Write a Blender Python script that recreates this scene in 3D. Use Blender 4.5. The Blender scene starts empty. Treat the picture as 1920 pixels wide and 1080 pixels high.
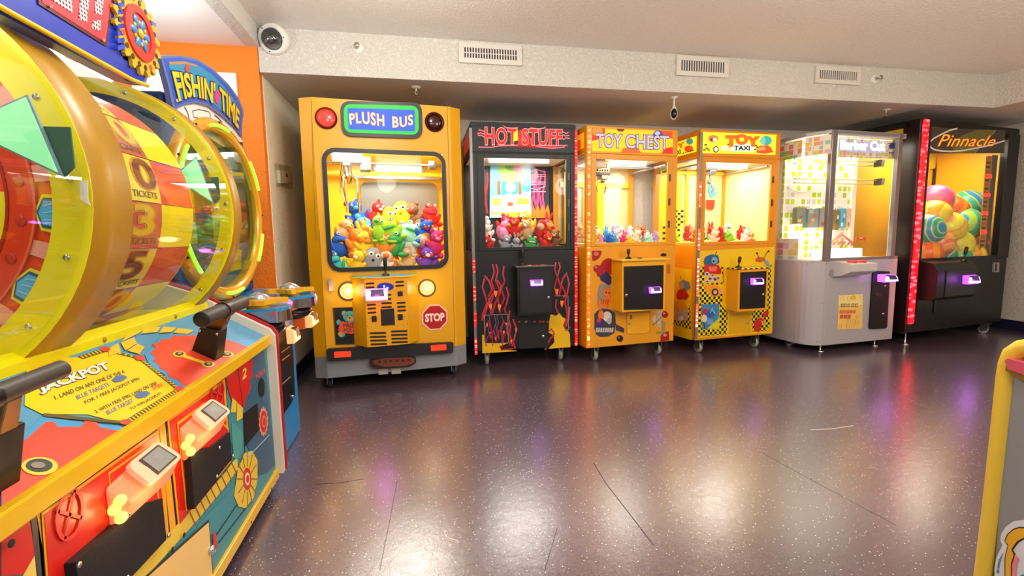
import bpy, math, random
from math import sin, cos, radians, pi, hypot, atan2, sqrt
from mathutils import Vector, Matrix
random.seed(7)
S = bpy.context.scene
COL = S.collection
V = Vector
# ---------------------------------------------------------------- camera
FPX, PITCH, ROLL, YAW, CH = 881.5, radians(6.31), radians(.89), radians(11.29), 1.1
FW = V((sin(YAW)*cos(PITCH), cos(YAW)*cos(PITCH), -sin(PITCH)))
RT0 = V((cos(YAW), -sin(YAW), 0)); DN0 = FW.cross(RT0)
RT = cos(ROLL)*RT0 + sin(ROLL)*DN0; DN = -sin(ROLL)*RT0 + cos(ROLL)*DN0
CAMP = V((0, 0, CH))
cam = bpy.data.cameras.new('camera'); cam.sensor_width = 36; cam.lens = FPX/1920*36; cam.clip_start = .02
co = bpy.data.objects.new('camera', cam); COL.objects.link(co); S.camera = co
m = Matrix.Identity(4)
for i in range(3):
    m[i][0] = RT[i]; m[i][1] = -DN[i]; m[i][2] = -FW[i]; m[i][3] = CAMP[i]
co.matrix_world = m
S.view_settings.view_transform = 'Standard'; S.view_settings.look = 'None'
S.view_settings.exposure = 0.0; S.view_settings.gamma = 1.0; S.view_settings.use_curve_mapping = False
# ---------------------------------------------------------------- world and room lights
w = bpy.data.worlds.new('world'); S.world = w; w.use_nodes = True
w.node_tree.nodes['Background'].inputs[0].default_value = (1.0, .93, .86, 1)
w.node_tree.nodes['Background'].inputs[1].default_value = .62
def light(name, kind, loc, energy, color=(1, 1, 1), size=.1, rot=None, sizey=None, parent=None, spec=1.0):
    l = bpy.data.lights.new(name, kind); l.energy = energy; l.color = color
    if kind == 'AREA':
        l.size = size
        if sizey: l.shape = 'RECTANGLE'; l.size_y = sizey
    else: l.shadow_soft_size = size
    l.specular_factor = spec
    o = bpy.data.objects.new(name, l); COL.objects.link(o); o.location = loc
    if rot: o.rotation_euler = rot
    if parent: o.parent = parent; o.matrix_parent_inverse = mw(parent).inverted()
    return o
MW = {}
def mw(o): return MW.get(o.name, Matrix.Identity(4)) if o else Matrix.Identity(4)
ROOM = [('a', (-.15, 1.3, 1.95), 17, (1, .97, .9)), ('b', (1.5, 1.1, 1.95), 36, (1, .91, .85)),
        ('c', (3.9, .5, 1.95), 80, (1, .8, .58)), ('d', (.6, -.9, 2.0), 30, (1, .93, .84)), ('e', (2.6, -.9, 2.0), 38, (1, .9, .8)),
        ('f', (-.05, 2.25, 2.3), 32, (1, .97, .88)), ('g', (2.6, 1.7, 2.33), 16, (1, .86, .7))]
for n_, p_, e_, c_ in ROOM: light('unseen_bulb', 'POINT', p_, e_, c_, .15 if p_[2] < 2.2 else .1)  # unseen bulbs, added above the view to brighten ceiling and alcove
light('unseen_bulb', 'POINT', (-1.35, 2.75, 2.12), 9, (1, .97, .92), .07)
# ---------------------------------------------------------------- materials
def lin(h):
    if isinstance(h, str):
        h = h.lstrip('#'); c = [int(h[i:i+2], 16)/255 for i in (0, 2, 4)]
    else: c = list(h)
    return tuple(x/12.92 if x <= .04045 else ((x+.055)/1.055)**2.4 for x in c) + (1,)
MC = {}
def mat(hexc, rough=.4, metal=0., emis=0., bump=0., bscale=60., coat=0., name=None, var=0.):
    k = (hexc, rough, metal, emis, bump, bscale, coat, var)
    if k in MC: return MC[k]
    M_ = bpy.data.materials.new(name or 'paint_'+str(hexc).strip('#')); M_.use_nodes = True
    nt = M_.node_tree; b = nt.nodes['Principled BSDF']; c = lin(hexc)
    b.inputs['Base Color'].default_value = c; b.inputs['Roughness'].default_value = rough
    b.inputs['Metallic'].default_value = metal
    if coat: b.inputs['Coat Weight'].default_value = coat; b.inputs['Coat Roughness'].default_value = .08
    if emis:
        b.inputs['Emission Color'].default_value = c; b.inputs['Emission Strength'].default_value = emis
    if bump or var:
        tc = nt.nodes.new('ShaderNodeTexCoord'); n = nt.nodes.new('ShaderNodeTexNoise')
        n.inputs['Scale'].default_value = bscale; n.inputs['Detail'].default_value = 4
        nt.links.new(tc.outputs['Object'], n.inputs['Vector'])
        if bump:
            bp = nt.nodes.new('ShaderNodeBump'); bp.inputs['Strength'].default_value = bump; bp.inputs['Distance'].default_value = .01
            nt.links.new(n.outputs['Fac'], bp.inputs['Height']); nt.links.new(bp.outputs['Normal'], b.inputs['Normal'])
        if var:
            mx = nt.nodes.new('ShaderNodeMix'); mx.data_type = 'RGBA'
            mx.inputs['A'].default_value = tuple(x*(1-var) for x in c[:3])+(1,); mx.inputs['B'].default_value = tuple(min(1, x*(1+var)) for x in c[:3])+(1,)
            nt.links.new(n.outputs['Fac'], mx.inputs['Factor']); nt.links.new(mx.outputs['Result'], b.inputs['Base Color'])
    MC[k] = M_
    return M_
def glow(hexc, s=1.): return mat(hexc, .5, 0, s)
def glass(tint=(1, 1, 1), refl=.006, rough=.02, name='clear_glass', fr=.07):
    k = ('glass', tint, refl, rough, fr)
    if k in MC: return MC[k]
    M_ = bpy.data.materials.new(name); M_.use_nodes = True; nt = M_.node_tree; nt.nodes.clear()
    o = nt.nodes.new('ShaderNodeOutputMaterial'); t = nt.nodes.new('ShaderNodeBsdfTransparent'); g = nt.nodes.new('ShaderNodeBsdfGlossy')
    mx = nt.nodes.new('ShaderNodeMixShader'); lw = nt.nodes.new('ShaderNodeLayerWeight'); mr = nt.nodes.new('ShaderNodeMath')
    t.inputs[0].default_value = tint+(1,); g.inputs['Roughness'].default_value = rough
    lw.inputs['Blend'].default_value = .3; mr.operation = 'MULTIPLY_ADD'; mr.inputs[1].default_value = fr; mr.inputs[2].default_value = refl*.5
    nt.links.new(lw.outputs['Fresnel'], mr.inputs[0]); nt.links.new(mr.outputs[0], mx.inputs[0])
    nt.links.new(t.outputs[0], mx.inputs[1]); nt.links.new(g.outputs[0], mx.inputs[2]); nt.links.new(mx.outputs[0], o.inputs[0])
    MC[k] = M_; return M_
def led_mat(hexc, hot, scale, base=.5):
    k = ('led', hexc, hot, scale)
    if k in MC: return MC[k]
    M_ = bpy.data.materials.new('led_strip'); M_.use_nodes = True; nt = M_.node_tree; b = nt.nodes['Principled BSDF']
    tc = nt.nodes.new('ShaderNodeTexCoord'); mp = nt.nodes.new('ShaderNodeMapping'); mp.inputs['Scale'].default_value = (12, 12, scale)
    v = nt.nodes.new('ShaderNodeTexVoronoi'); v.inputs['Scale'].default_value = 1; cr = nt.nodes.new('ShaderNodeValToRGB')
    cr.color_ramp.elements[0].color = lin(hot); cr.color_ramp.elements[1].color = lin(hexc)
    cr.color_ramp.elements[0].position = .12; cr.color_ramp.elements[1].position = .5
    nt.links.new(tc.outputs['Object'], mp.inputs[0]); nt.links.new(mp.outputs[0], v.inputs['Vector']); nt.links.new(v.outputs['Distance'], cr.inputs[0])
    nt.links.new(cr.outputs[0], b.inputs['Emission Color']); nt.links.new(cr.outputs[0], b.inputs['Base Color'])
    b.inputs['Emission Strength'].default_value = base*2; b.inputs['Roughness'].default_value = .3
    MC[k] = M_; return M_
def stucco(hexc, strength=.5, scale=55):
    M_ = bpy.data.materials.new('stucco'); M_.use_nodes = True; nt = M_.node_tree; b = nt.nodes['Principled BSDF']
    b.inputs['Base Color'].default_value = lin(hexc); b.inputs['Roughness'].default_value = .62
    tc = nt.nodes.new('ShaderNodeTexCoord'); n = nt.nodes.new('ShaderNodeTexNoise'); n.inputs['Scale'].default_value = scale
    n.inputs['Detail'].default_value = 6; n.inputs['Distortion'].default_value = .8
    cr = nt.nodes.new('ShaderNodeValToRGB'); cr.color_ramp.elements[0].position = .42; cr.color_ramp.elements[1].position = .62
    bp = nt.nodes.new('ShaderNodeBump'); bp.inputs['Strength'].default_value = strength; bp.inputs['Distance'].default_value = .009
    nt.links.new(tc.outputs['Object'], n.inputs['Vector']); nt.links.new(n.outputs['Fac'], cr.inputs[0])
    nt.links.new(cr.outputs[0], bp.inputs['Height']); nt.links.new(bp.outputs[0], b.inputs['Normal'])
    return M_
def floor_mat():
    M_ = bpy.data.materials.new('speckled_vinyl'); M_.use_nodes = True; nt = M_.node_tree; b = nt.nodes['Principled BSDF']; L = nt.links.new
    tc = nt.nodes.new('ShaderNodeTexCoord')
    v = nt.nodes.new('ShaderNodeTexVoronoi'); v.inputs['Scale'].default_value = 75; v.inputs['Randomness'].default_value = 1
    r = nt.nodes.new('ShaderNodeValToRGB'); r.color_ramp.elements[0].position = .1; r.color_ramp.elements[0].color = (1, 1, 1, 1)
    r.color_ramp.elements[1].position = .19; r.color_ramp.elements[1].color = (0, 0, 0, 1)
    sel = nt.nodes.new('ShaderNodeMath'); sel.operation = 'GREATER_THAN'; sel.inputs[1].default_value = .55
    sp = nt.nodes.new('ShaderNodeSeparateColor'); L(v.outputs['Color'], sp.inputs[0]); L(sp.outputs[0], sel.inputs[0])
    ml = nt.nodes.new('ShaderNodeMath'); ml.operation = 'MULTIPLY'
    L(tc.outputs['Object'], v.inputs['Vector']); L(v.outputs['Distance'], r.inputs[0]); L(r.outputs[0], ml.inputs[0]); L(sel.outputs[0], ml.inputs[1])
    n = nt.nodes.new('ShaderNodeTexNoise'); n.inputs['Scale'].default_value = 140; n.inputs['Detail'].default_value = 3
    n2 = nt.nodes.new('ShaderNodeTexNoise'); n2.inputs['Scale'].default_value = 2.2; n2.inputs['Detail'].default_value = 5
    L(tc.outputs['Object'], n.inputs['Vector']); L(tc.outputs['Object'], n2.inputs['Vector'])
    c1 = nt.nodes.new('ShaderNodeMix'); c1.data_type = 'RGBA'; c1.inputs['A'].default_value = lin('#1c1422'); c1.inputs['B'].default_value = lin('#78606c')
    L(n.outputs['Fac'], c1.inputs['Factor'])
    c2 = nt.nodes.new('ShaderNodeMix'); c2.data_type = 'RGBA'; c2.inputs['B'].default_value = lin('#e6dce0')
    L(ml.outputs[0], c2.inputs['Factor']); L(c1.outputs['Result'], c2.inputs['A']); L(c2.outputs['Result'], b.inputs['Base Color'])
    rr = nt.nodes.new('ShaderNodeMapRange'); rr.inputs['To Min'].default_value = .14; rr.inputs['To Max'].default_value = .34
    L(n2.outputs['Fac'], rr.inputs[0]); L(rr.outputs[0], b.inputs['Roughness'])
    n3 = nt.nodes.new('ShaderNodeTexNoise'); n3.inputs['Scale'].default_value = 22; n3.inputs['Detail'].default_value = 6; n3.inputs['Distortion'].default_value = 1.2
    L(tc.outputs['Object'], n3.inputs['Vector'])
    bp = nt.nodes.new('ShaderNodeBump'); bp.inputs['Strength'].default_value = .13; bp.inputs['Distance'].default_value = .012
    L(n3.outputs['Fac'], bp.inputs['Height']); L(bp.outputs[0], b.inputs['Normal'])
    b.inputs['Specular IOR Level'].default_value = 1.
    b.inputs['Coat Weight'].default_value = 1.; b.inputs['Coat Roughness'].default_value = .26; b.inputs['Coat IOR'].default_value = 1.75
    return M_
def grid_mat(cols, base, scale, fill=.8):
    """random coloured tiles on a pale ground, in object space"""
    k = ('grid', tuple(cols), base, scale)
    if k in MC: return MC[k]
    M_ = bpy.data.materials.new('tile_print'); M_.use_nodes = True; nt = M_.node_tree; b = nt.nodes['Principled BSDF']; L = nt.links.new
    tc = nt.nodes.new('ShaderNodeTexCoord'); mp = nt.nodes.new('ShaderNodeVectorMath'); mp.operation = 'SCALE'; mp.inputs['Scale'].default_value = scale
    L(tc.outputs['Object'], mp.inputs[0])
    fl = nt.nodes.new('ShaderNodeVectorMath'); fl.operation = 'FLOOR'; fr = nt.nodes.new('ShaderNodeVectorMath'); fr.operation = 'FRACTION'
    L(mp.outputs[0], fl.inputs[0]); L(mp.outputs[0], fr.inputs[0])
    wn = nt.nodes.new('ShaderNodeTexWhiteNoise'); L(fl.outputs[0], wn.inputs['Vector'])
    cr = nt.nodes.new('ShaderNodeValToRGB'); cr.color_ramp.interpolation = 'CONSTANT'; L(wn.outputs['Value'], cr.inputs[0])
    e = cr.color_ramp.elements; e[0].color = lin(cols[0]); e[1].position = 1/len(cols); e[1].color = lin(cols[1])
    for i, c in enumerate(cols[2:]): q = e.new((i+2)/len(cols)); q.color = lin(c)
    sp = nt.nodes.new('ShaderNodeSeparateXYZ'); L(fr.outputs[0], sp.inputs[0])
    def inside(s):
        a = nt.nodes.new('ShaderNodeMath'); a.operation = 'SUBTRACT'; a.inputs[1].default_value = .5; L(s, a.inputs[0])
        c = nt.nodes.new('ShaderNodeMath'); c.operation = 'ABSOLUTE'; L(a.outputs[0], c.inputs[0])
        d = nt.nodes.new('ShaderNodeMath'); d.operation = 'LESS_THAN'; d.inputs[1].default_value = fill/2; L(c.outputs[0], d.inputs[0]); return d
    a1, a2 = inside(sp.outputs[0]), inside(sp.outputs[2])
    ml = nt.nodes.new('ShaderNodeMath'); ml.operation = 'MULTIPLY'; L(a1.outputs[0], ml.inputs[0]); L(a2.outputs[0], ml.inputs[1])
    mx = nt.nodes.new('ShaderNodeMix'); mx.data_type = 'RGBA'; mx.inputs['A'].default_value = lin(base)
    L(ml.outputs[0], mx.inputs['Factor']); L(cr.outputs[0], mx.inputs['B']); L(mx.outputs['Result'], b.inputs['Base Color']); b.inputs['Roughness'].default_value = .45
    MC[k] = M_; return M_
def check_mat(a, bb, scale):
    k = ('check', a, bb, scale)
    if k in MC: return MC[k]
    M_ = bpy.data.materials.new('checker_print'); M_.use_nodes = True; nt = M_.node_tree; b = nt.nodes['Principled BSDF']; L = nt.links.new
    tc = nt.nodes.new('ShaderNodeTexCoord'); sp = nt.nodes.new('ShaderNodeSeparateXYZ'); L(tc.outputs['Object'], sp.inputs[0])
    cb = nt.nodes.new('ShaderNodeCombineXYZ'); ad = nt.nodes.new('ShaderNodeMath'); L(sp.outputs[0], ad.inputs[0]); L(sp.outputs[1], ad.inputs[1])
    L(ad.outputs[0], cb.inputs[0]); L(sp.outputs[2], cb.inputs[1]); cb.inputs[2].default_value = .01
    ck = nt.nodes.new('ShaderNodeTexChecker'); ck.inputs['Scale'].default_value = scale
    ck.inputs['Color1'].default_value = lin(a); ck.inputs['Color2'].default_value = lin(bb)
    L(cb.outputs[0], ck.inputs['Vector']); L(ck.outputs['Color'], b.inputs['Base Color']); b.inputs['Roughness'].default_value = .35
    MC[k] = M_; return M_
def holes_mat():
    k = 'holes'
    if k in MC: return MC[k]
    M_ = bpy.data.materials.new('perforated_red'); M_.use_nodes = True; nt = M_.node_tree; b = nt.nodes['Principled BSDF']; L = nt.links.new
    tc = nt.nodes.new('ShaderNodeTexCoord'); sp = nt.nodes.new('ShaderNodeSeparateXYZ'); L(tc.outputs['Object'], sp.inputs[0])
    cb = nt.nodes.new('ShaderNodeCombineXYZ'); L(sp.outputs[1], cb.inputs[0]); L(sp.outputs[2], cb.inputs[1])
    v = nt.nodes.new('ShaderNodeTexVoronoi'); v.inputs['Scale'].default_value = 95; v.inputs['Randomness'].default_value = 0; v.voronoi_dimensions = '2D'
    L(cb.outputs[0], v.inputs['Vector'])
    cr = nt.nodes.new('ShaderNodeValToRGB'); cr.color_ramp.interpolation = 'CONSTANT'
    cr.color_ramp.elements[0].color = lin('#3a0508'); cr.color_ramp.elements[1].position = .36; cr.color_ramp.elements[1].color = lin('#ffb9b0')
    L(v.outputs['Distance'], cr.inputs[0]); L(cr.outputs[0], b.inputs['Base Color']); L(cr.outputs[0], b.inputs['Emission Color']); b.inputs['Emission Strength'].default_value = .8
    MC[k] = M_; return M_
def ball_mat(a, b_, c_):
    M_ = bpy.data.materials.new('swirl_ball'); M_.use_nodes = True; nt = M_.node_tree; b = nt.nodes['Principled BSDF']; L = nt.links.new
    tc = nt.nodes.new('ShaderNodeTexCoord'); wv = nt.nodes.new('ShaderNodeTexWave'); wv.wave_type = 'RINGS'; wv.rings_direction = 'SPHERICAL'
    mp = nt.nodes.new('ShaderNodeMapping'); mp.inputs['Location'].default_value = (.12, .16, .03)
    wv.inputs['Scale'].default_value = 3.2; wv.inputs['Distortion'].default_value = 3; wv.inputs['Detail Scale'].default_value = .8
    L(tc.outputs['Object'], mp.inputs[0]); L(mp.outputs[0], wv.inputs['Vector'])
    cr = nt.nodes.new('ShaderNodeValToRGB'); e = cr.color_ramp.elements
    e[0].color = lin(a); e[0].position = .25; e[1].color = lin(c_); e[1].position = .75; q = e.new(.5); q.color = lin(b_)
    L(wv.outputs['Fac'], cr.inputs[0]); L(cr.outputs[0], b.inputs['Base Color']); b.inputs['Roughness'].default_value = .3
    return M_
# ---------------------------------------------------------------- geometry helpers
def ray(px, py): return FW + RT*((px-960)/FPX) + DN*((py-540)/FPX)
class Pl:
    def __init__(s, o, n): s.o = V(o); s.n = V(n).normalized()
    def hit(s, px, py):
        d = ray(px, py); return CAMP + d*((s.o-CAMP).dot(s.n)/d.dot(s.n))
    def off(s, t): return Pl(s.o+s.n*t, s.n)
def view(ox, oy, sc): return lambda p: (ox+p[0]/sc, oy+p[1]/sc)
class Fr:
    """machine frame: x along the front, y into the machine, z up; o = front left foot"""
    def __init__(s, o, yaw): s.o = V(o); s.yaw = yaw; s.U = V((cos(yaw), sin(yaw), 0)); s.D = V((-sin(yaw), cos(yaw), 0)); s.Z = V((0, 0, 1))
    def p(s, x, y, z): return s.o + s.U*x + s.D*y + s.Z*z
    def plane(s, y=0.): return Pl(s.p(0, y, 0), -s.D)
    def side(s, x=0.): return Pl(s.p(x, 0, 0), -s.U)
    def loc(s, w_): d = w_-s.o; return d.dot(s.U), d.dot(s.D), d.z
    def px(s, px, py, y=0.): a = s.loc(s.plane(y).hit(px, py)); return a[0], a[2]
TC = {}
def text_mesh(txt, off=0., shear=0., space=1.):
    k = (txt, off, shear, space)
    if k in TC: return TC[k]
    c = bpy.data.curves.new('t', 'FONT'); c.body = txt; c.offset = off; c.shear = shear; c.resolution_u = 3; c.space_character = space
    o = bpy.data.objects.new('t', c); COL.objects.link(o)
    dg = bpy.context.evaluated_depsgraph_get(); me = bpy.data.meshes.new_from_object(o.evaluated_get(dg))
    vs = [v.co.copy() for v in me.vertices]; fs = [tuple(p.vertices) for p in me.polygons]
    bpy.data.objects.remove(o); bpy.data.curves.remove(c); bpy.data.meshes.remove(me)
    base = text_mesh(txt, 0., shear, space)[2] if off else None
    if not base: base = (min(v.x for v in vs), max(v.x for v in vs), min(v.y for v in vs), max(v.y for v in vs))
    TC[k] = (vs, fs, base); return TC[k]
def plerp(pts, u):
    ls = [(pts[i+1]-pts[i]).length for i in range(len(pts)-1)]; T = sum(ls) or 1; d = u*T
    for i, l in enumerate(ls):
        if d <= l or i == len(ls)-1: return pts[i]+(pts[i+1]-pts[i])*(d/l if l else 0)
        d -= l
class MB:
    def __init__(s): s.v = []; s.f = []; s.m = []; s.sm = []; s.mats = []
    def mi(s, m_):
        if m_ not in s.mats: s.mats.append(m_)
        return s.mats.index(m_)
    def add(s, vs, fs, m_, smooth=False):
        b = len(s.v); s.v += [V(x) for x in vs]; k = s.mi(m_)
        for f in fs: s.f.append(tuple(b+i for i in f)); s.m.append(k); s.sm.append(smooth)
        return s
    def hexa(s, P, m_):
        return s.add(P, [(0, 3, 2, 1), (4, 5, 6, 7), (0, 1, 5, 4), (1, 2, 6, 5), (2, 3, 7, 6), (3, 0, 4, 7)], m_)
    def box(s, F, x0, x1, y0, y1, z0, z1, m_):
        return s.hexa([F.p(x0, y0, z0), F.p(x1, y0, z0), F.p(x1, y1, z0), F.p(x0, y1, z0), F.p(x0, y0, z1), F.p(x1, y0, z1), F.p(x1, y1, z1), F.p(x0, y1, z1)], m_)
    def prism(s, pts, n, t, m_, smooth=False):
        pts = [V(p) for p in pts]; n = V(n).normalized(); k = len(pts)
        ar = V((0, 0, 0))
        for i in range(k): ar += pts[i].cross(pts[(i+1) % k])
        if ar.dot(n) < 0: pts = pts[::-1]
        top = [p+n*t for p in pts]
        s.add(top, [tuple(range(k))], m_); s.add(pts, [tuple(range(k))[::-1]], m_)
        s.add(pts+top, [(i, (i+1) % k, k+(i+1) % k, k+i) for i in range(k)], m_, smooth); return s
    def dec(s, vw, pts, pl, m_, lift=.001, t=.0015):
        return s.prism([pl.hit(*vw(p)) + pl.n*lift for p in pts], pl.n, t, m_)
    def stroke(s, vw, pts, pl, wd, m_, lift=.002, t=.0015, closed=False):
        P = [pl.hit(*vw(p)) + pl.n*lift for p in pts] if vw else [V(p)+pl.n*lift for p in pts]
        return s.ribbon(P, pl.n, wd, m_, t, closed)
    def ribbon(s, P, n, wd, m_, t=.0015, closed=False):
        k = len(P); Lh, Rh = [], []
        for i in range(k):
            a = P[(i-1) % k] if (closed or i > 0) else P[i]; b = P[(i+1) % k] if (closed or i < k-1) else P[i]
            d = (b-a)
            if d.length < 1e-7: d = V((1, 0, 0))
            d.normalize(); sd = V(n).cross(d)*(wd/2); Lh.append(P[i]+sd); Rh.append(P[i]-sd)
        for i in range(k if closed else k-1):
            j = (i+1) % k; s.prism([Lh[i], Lh[j], Rh[j], Rh[i]], n, t, m_)
        return s
    def text(s, txt, bot, top, n, m_, off=0., lift=.003, shear=0., space=1., inset=0.):
        vs, fs, bb = text_mesh(txt, off, shear, space); W_ = bb[1]-bb[0]; H_ = bb[3]-bb[2]; out = []
        n = V(n).normalized()
        for v in vs:
            u = (v.x-bb[0])/W_; q = (v.y-bb[2])/H_
            a, b = plerp(bot, min(1, max(0, u))), plerp(top, min(1, max(0, u)))
            e = V((0, 0, 0))
            if u < 0: e = (plerp(bot, .02)-plerp(bot, 0))*(u/.02)
            if u > 1: e = (plerp(bot, 1)-plerp(bot, .98))*((u-1)/.02)
            out.append(a+(b-a)*q+e+n*lift)
        return s.add(out, fs, m_)
    def dtext(s, txt, vw, bot, top, pl, m_, **k):
        return s.text(txt, [pl.hit(*vw(p)) for p in bot], [pl.hit(*vw(p)) for p in top], pl.n, m_, **k)
    def ell(s, c, rx, ry, rz, m_, seg=16, rings=10, R=None):
        vs, fs = [], []
        for j in range(rings+1):
            a = pi*j/rings
            for i in range(seg):
                b = 2*pi*i/seg; p = V((rx*sin(a)*cos(b), ry*sin(a)*sin(b), rz*cos(a)))
                vs.append(V(c)+(R @ p if R else p))
        for j in range(rings):
            for i in range(seg): k = (i+1) % seg; fs.append((j*seg+i, (j+1)*seg+i, (j+1)*seg+k, j*seg+k))
        return s.add(vs, fs, m_, True)
    def tube(s, P, r, m_, seg=10, caps=True, closed=False):
        P = [V(p) for p in P]; k = len(P); rs = r if isinstance(r, (list, tuple)) else [r]*k; vs = []; up = None
        for i in range(k):
            d = (P[(i+1) % k]-P[(i-1) % k]) if closed else (P[min(i+1, k-1)]-P[max(i-1, 0)])
            d.normalize()
            if up is None: up = d.orthogonal().normalized()
            up = (up-d*up.dot(d)).normalized(); sd = d.cross(up)
            for j in range(seg): a = 2*pi*j/seg; vs.append(P[i]+(up*cos(a)+sd*sin(a))*rs[i])
        fs = [(i*seg+j, i*seg+(j+1) % seg, ((i+1) % k)*seg+(j+1) % seg, ((i+1) % k)*seg+j) for i in range(k if closed else k-1) for j in range(seg)]
        s.add(vs, fs, m_, True)
        if caps and not closed: s.add(vs[:seg], [tuple(range(seg))[::-1]], m_); s.add(vs[-seg:], [tuple(range(seg))], m_)
        return s
    def lathe(s, c, ax, prof, m_, seg=40, a0=0, a1=2*pi, ref=None):
        """prof: (radius, height along ax)"""
        ax = V(ax).normalized(); u = V(ref).normalized() if ref else ax.orthogonal().normalized(); w_ = ax.cross(u); full = abs(a1-a0-2*pi) < 1e-6
        n = seg if full else seg+1; vs = []
        for (r, h) in prof:
            for i in range(n): a = a0+(a1-a0)*i/seg; vs.append(V(c)+ax*h+(u*cos(a)+w_*sin(a))*r)
        fs = []
        for j in range(len(prof)-1):
            for i in range(seg): k = (i+1) % n; fs.append((j*n+i, j*n+k, (j+1)*n+k, (j+1)*n+i))
        return s.add(vs, fs, m_, True)
    def ring(s, c, ax, r0, r1, t, m_, seg=48, a0=0, a1=2*pi, ref=None):
        ax = V(ax).normalized(); u = V(ref).normalized() if ref else ax.orthogonal().normalized(); w_ = ax.cross(u); c = V(c)
        for (ra, rb, h, fl) in ((r0, r1, t, 0), (r0, r1, 0, 1)):
            for i in range(seg):
                a, b = a0+(a1-a0)*i/seg, a0+(a1-a0)*(i+1)/seg
                q = [c+ax*h+(u*cos(x)+w_*sin(x))*r for x, r in ((a, ra), (a, rb), (b, rb), (b, ra))]
                s.add(q, [(0, 1, 2, 3) if not fl else (3, 2, 1, 0)], m_)
        if t:
            s.lathe(c, ax, [(r1, 0), (r1, t)], m_, seg, a0, a1, u)
            if r0 > 0: s.lathe(c, ax, [(r0, t), (r0, 0)], m_, seg, a0, a1, u)
        return s
    def rrect(s, pts4, n, t, r, m_, seg=5):
        """rounded quad prism from bl, br, tr, tl"""
        P = [V(p) for p in pts4]; out = []
        for i in range(4):
            c = P[i]; a = (P[i-1]-c); b = (P[(i+1) % 4]-c); rr = min(r, a.length*.48, b.length*.48)
            a = c+a.normalized()*rr; b = c+b.normalized()*rr
            for k in range(seg+1): u = k/seg; out.append((1-u)**2*a+2*u*(1-u)*c+u*u*b)
        return s.prism(out, n, t, m_)
    def build(s, name, parent=None, bevel=0., label=None):
        inv = mw(parent).inverted() if parent else Matrix.Identity(4)
        me = bpy.data.meshes.new(name); me.from_pydata([inv @ v for v in s.v], [], s.f)
        for m_ in s.mats: me.materials.append(m_)
        me.polygons.foreach_set('material_index', s.m); me.polygons.foreach_set('use_smooth', s.sm); me.update()
        o = bpy.data.objects.new(name, me); COL.objects.link(o)
        if parent:
            o.parent = parent; MW[o.name] = mw(parent)
        if bevel:
            b = o.modifiers.new('bevel', 'BEVEL'); b.width = bevel; b.segments = 2; b.limit_method = 'ANGLE'; b.angle_limit = radians(40)
        if label: o['label'] = label
        return o
def origin(o):
    """move a top-level mesh's origin to the bottom centre of its own shape"""
    vs = o.data.vertices; c = V((sum(v.co.x for v in vs)/len(vs), sum(v.co.y for v in vs)/len(vs), min(v.co.z for v in vs)))
    o.data.transform(Matrix.Translation(-c)); o.location = c; MW[o.name] = Matrix.Translation(c); return o
def thing(name, label, cat, loc, yaw=0., group=None):
    o = bpy.data.objects.new(name, None); COL.objects.link(o); o.location = loc; o.rotation_euler = (0, 0, yaw); o.empty_display_size = .1
    MW[o.name] = Matrix.Translation(V(loc)) @ Matrix.Rotation(yaw, 4, 'Z'); o['label'] = label; o['category'] = cat
    if group: o['group'] = group
    return o
def tag(o, label, cat, group=None):
    o['label'] = label; o['category'] = cat
    if group: o['group'] = group
    return o
def struct(name, mb, bevel=0.): o = mb.build(name, None, bevel); o['kind'] = 'structure'; return o
W0 = Fr((0, 0, 0), 0)
I2 = lambda p: p
# ---------------------------------------------------------------- room shell
ST_WALL = stucco('#d8d3ca', .6); ST_CEIL = stucco('#fbf6ee', .7, 60); ST_OR = stucco('#ef7d12', .3); FLM = floor_mat(); NAVY = mat('#141634', .5)  # same paint: ceiling lightened, walls and soffit darkened to carry the light balance
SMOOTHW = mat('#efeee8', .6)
mb = MB().box(W0, -1.9, 6.5, -3, 4.75, -.05, 0, FLM); Z0P = Pl((0, 0, 0), (0, 0, 1)); SCR = mat('#2a2028', .6); SCL = mat('#cfc4c0', .4)
for pts, wd, m_ in (([(1113, 868), (1135, 905), (1170, 950), (1225, 1022)], .0035, SCR), ([(745, 900), (730, 980), (712, 1070)], .0015, SCR), ([(1045, 990), (1030, 1040), (1020, 1075)], .002, SCR), ([(590, 908), (640, 905), (682, 898)], .004, SCR),
                   ([(832, 995), (838, 1008), (858, 1014)], .004, SCL), ([(1520, 806), (1560, 804), (1600, 798)], .006, SCL), ([(1430, 850), (1540, 910), (1680, 985)], .002, SCR)):
    mb.stroke(None, [Z0P.hit(*p) for p in pts], Z0P, wd, m_, .0, .0004)
struct('floor', mb)
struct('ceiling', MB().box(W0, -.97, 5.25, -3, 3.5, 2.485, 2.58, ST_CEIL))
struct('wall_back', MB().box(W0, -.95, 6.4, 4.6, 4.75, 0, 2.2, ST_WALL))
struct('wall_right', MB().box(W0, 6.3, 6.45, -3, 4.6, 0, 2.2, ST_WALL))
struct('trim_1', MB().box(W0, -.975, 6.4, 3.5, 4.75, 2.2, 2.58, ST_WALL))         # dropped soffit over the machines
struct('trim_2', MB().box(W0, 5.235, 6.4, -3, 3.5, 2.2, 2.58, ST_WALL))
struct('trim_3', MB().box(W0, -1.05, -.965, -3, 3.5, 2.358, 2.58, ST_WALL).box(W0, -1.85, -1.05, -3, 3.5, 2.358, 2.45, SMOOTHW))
mb = MB(); mb.box(W0, -1.85, -.98, 3.5, 3.56, 0, 2.36, ST_OR); mb.box(W0, -1.2, -.975, 3.56, 4.75, 0, 2.2, stucco('#f0ecd2', .5)); struct('wall_left', mb)  # alcove side wall: the light falling there is put into its paler colour
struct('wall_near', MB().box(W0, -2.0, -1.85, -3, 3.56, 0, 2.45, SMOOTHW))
struct('baseboard_back', MB().box(W0, -.95, 6.3, 4.585, 4.6, 0, .11, NAVY))
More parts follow.
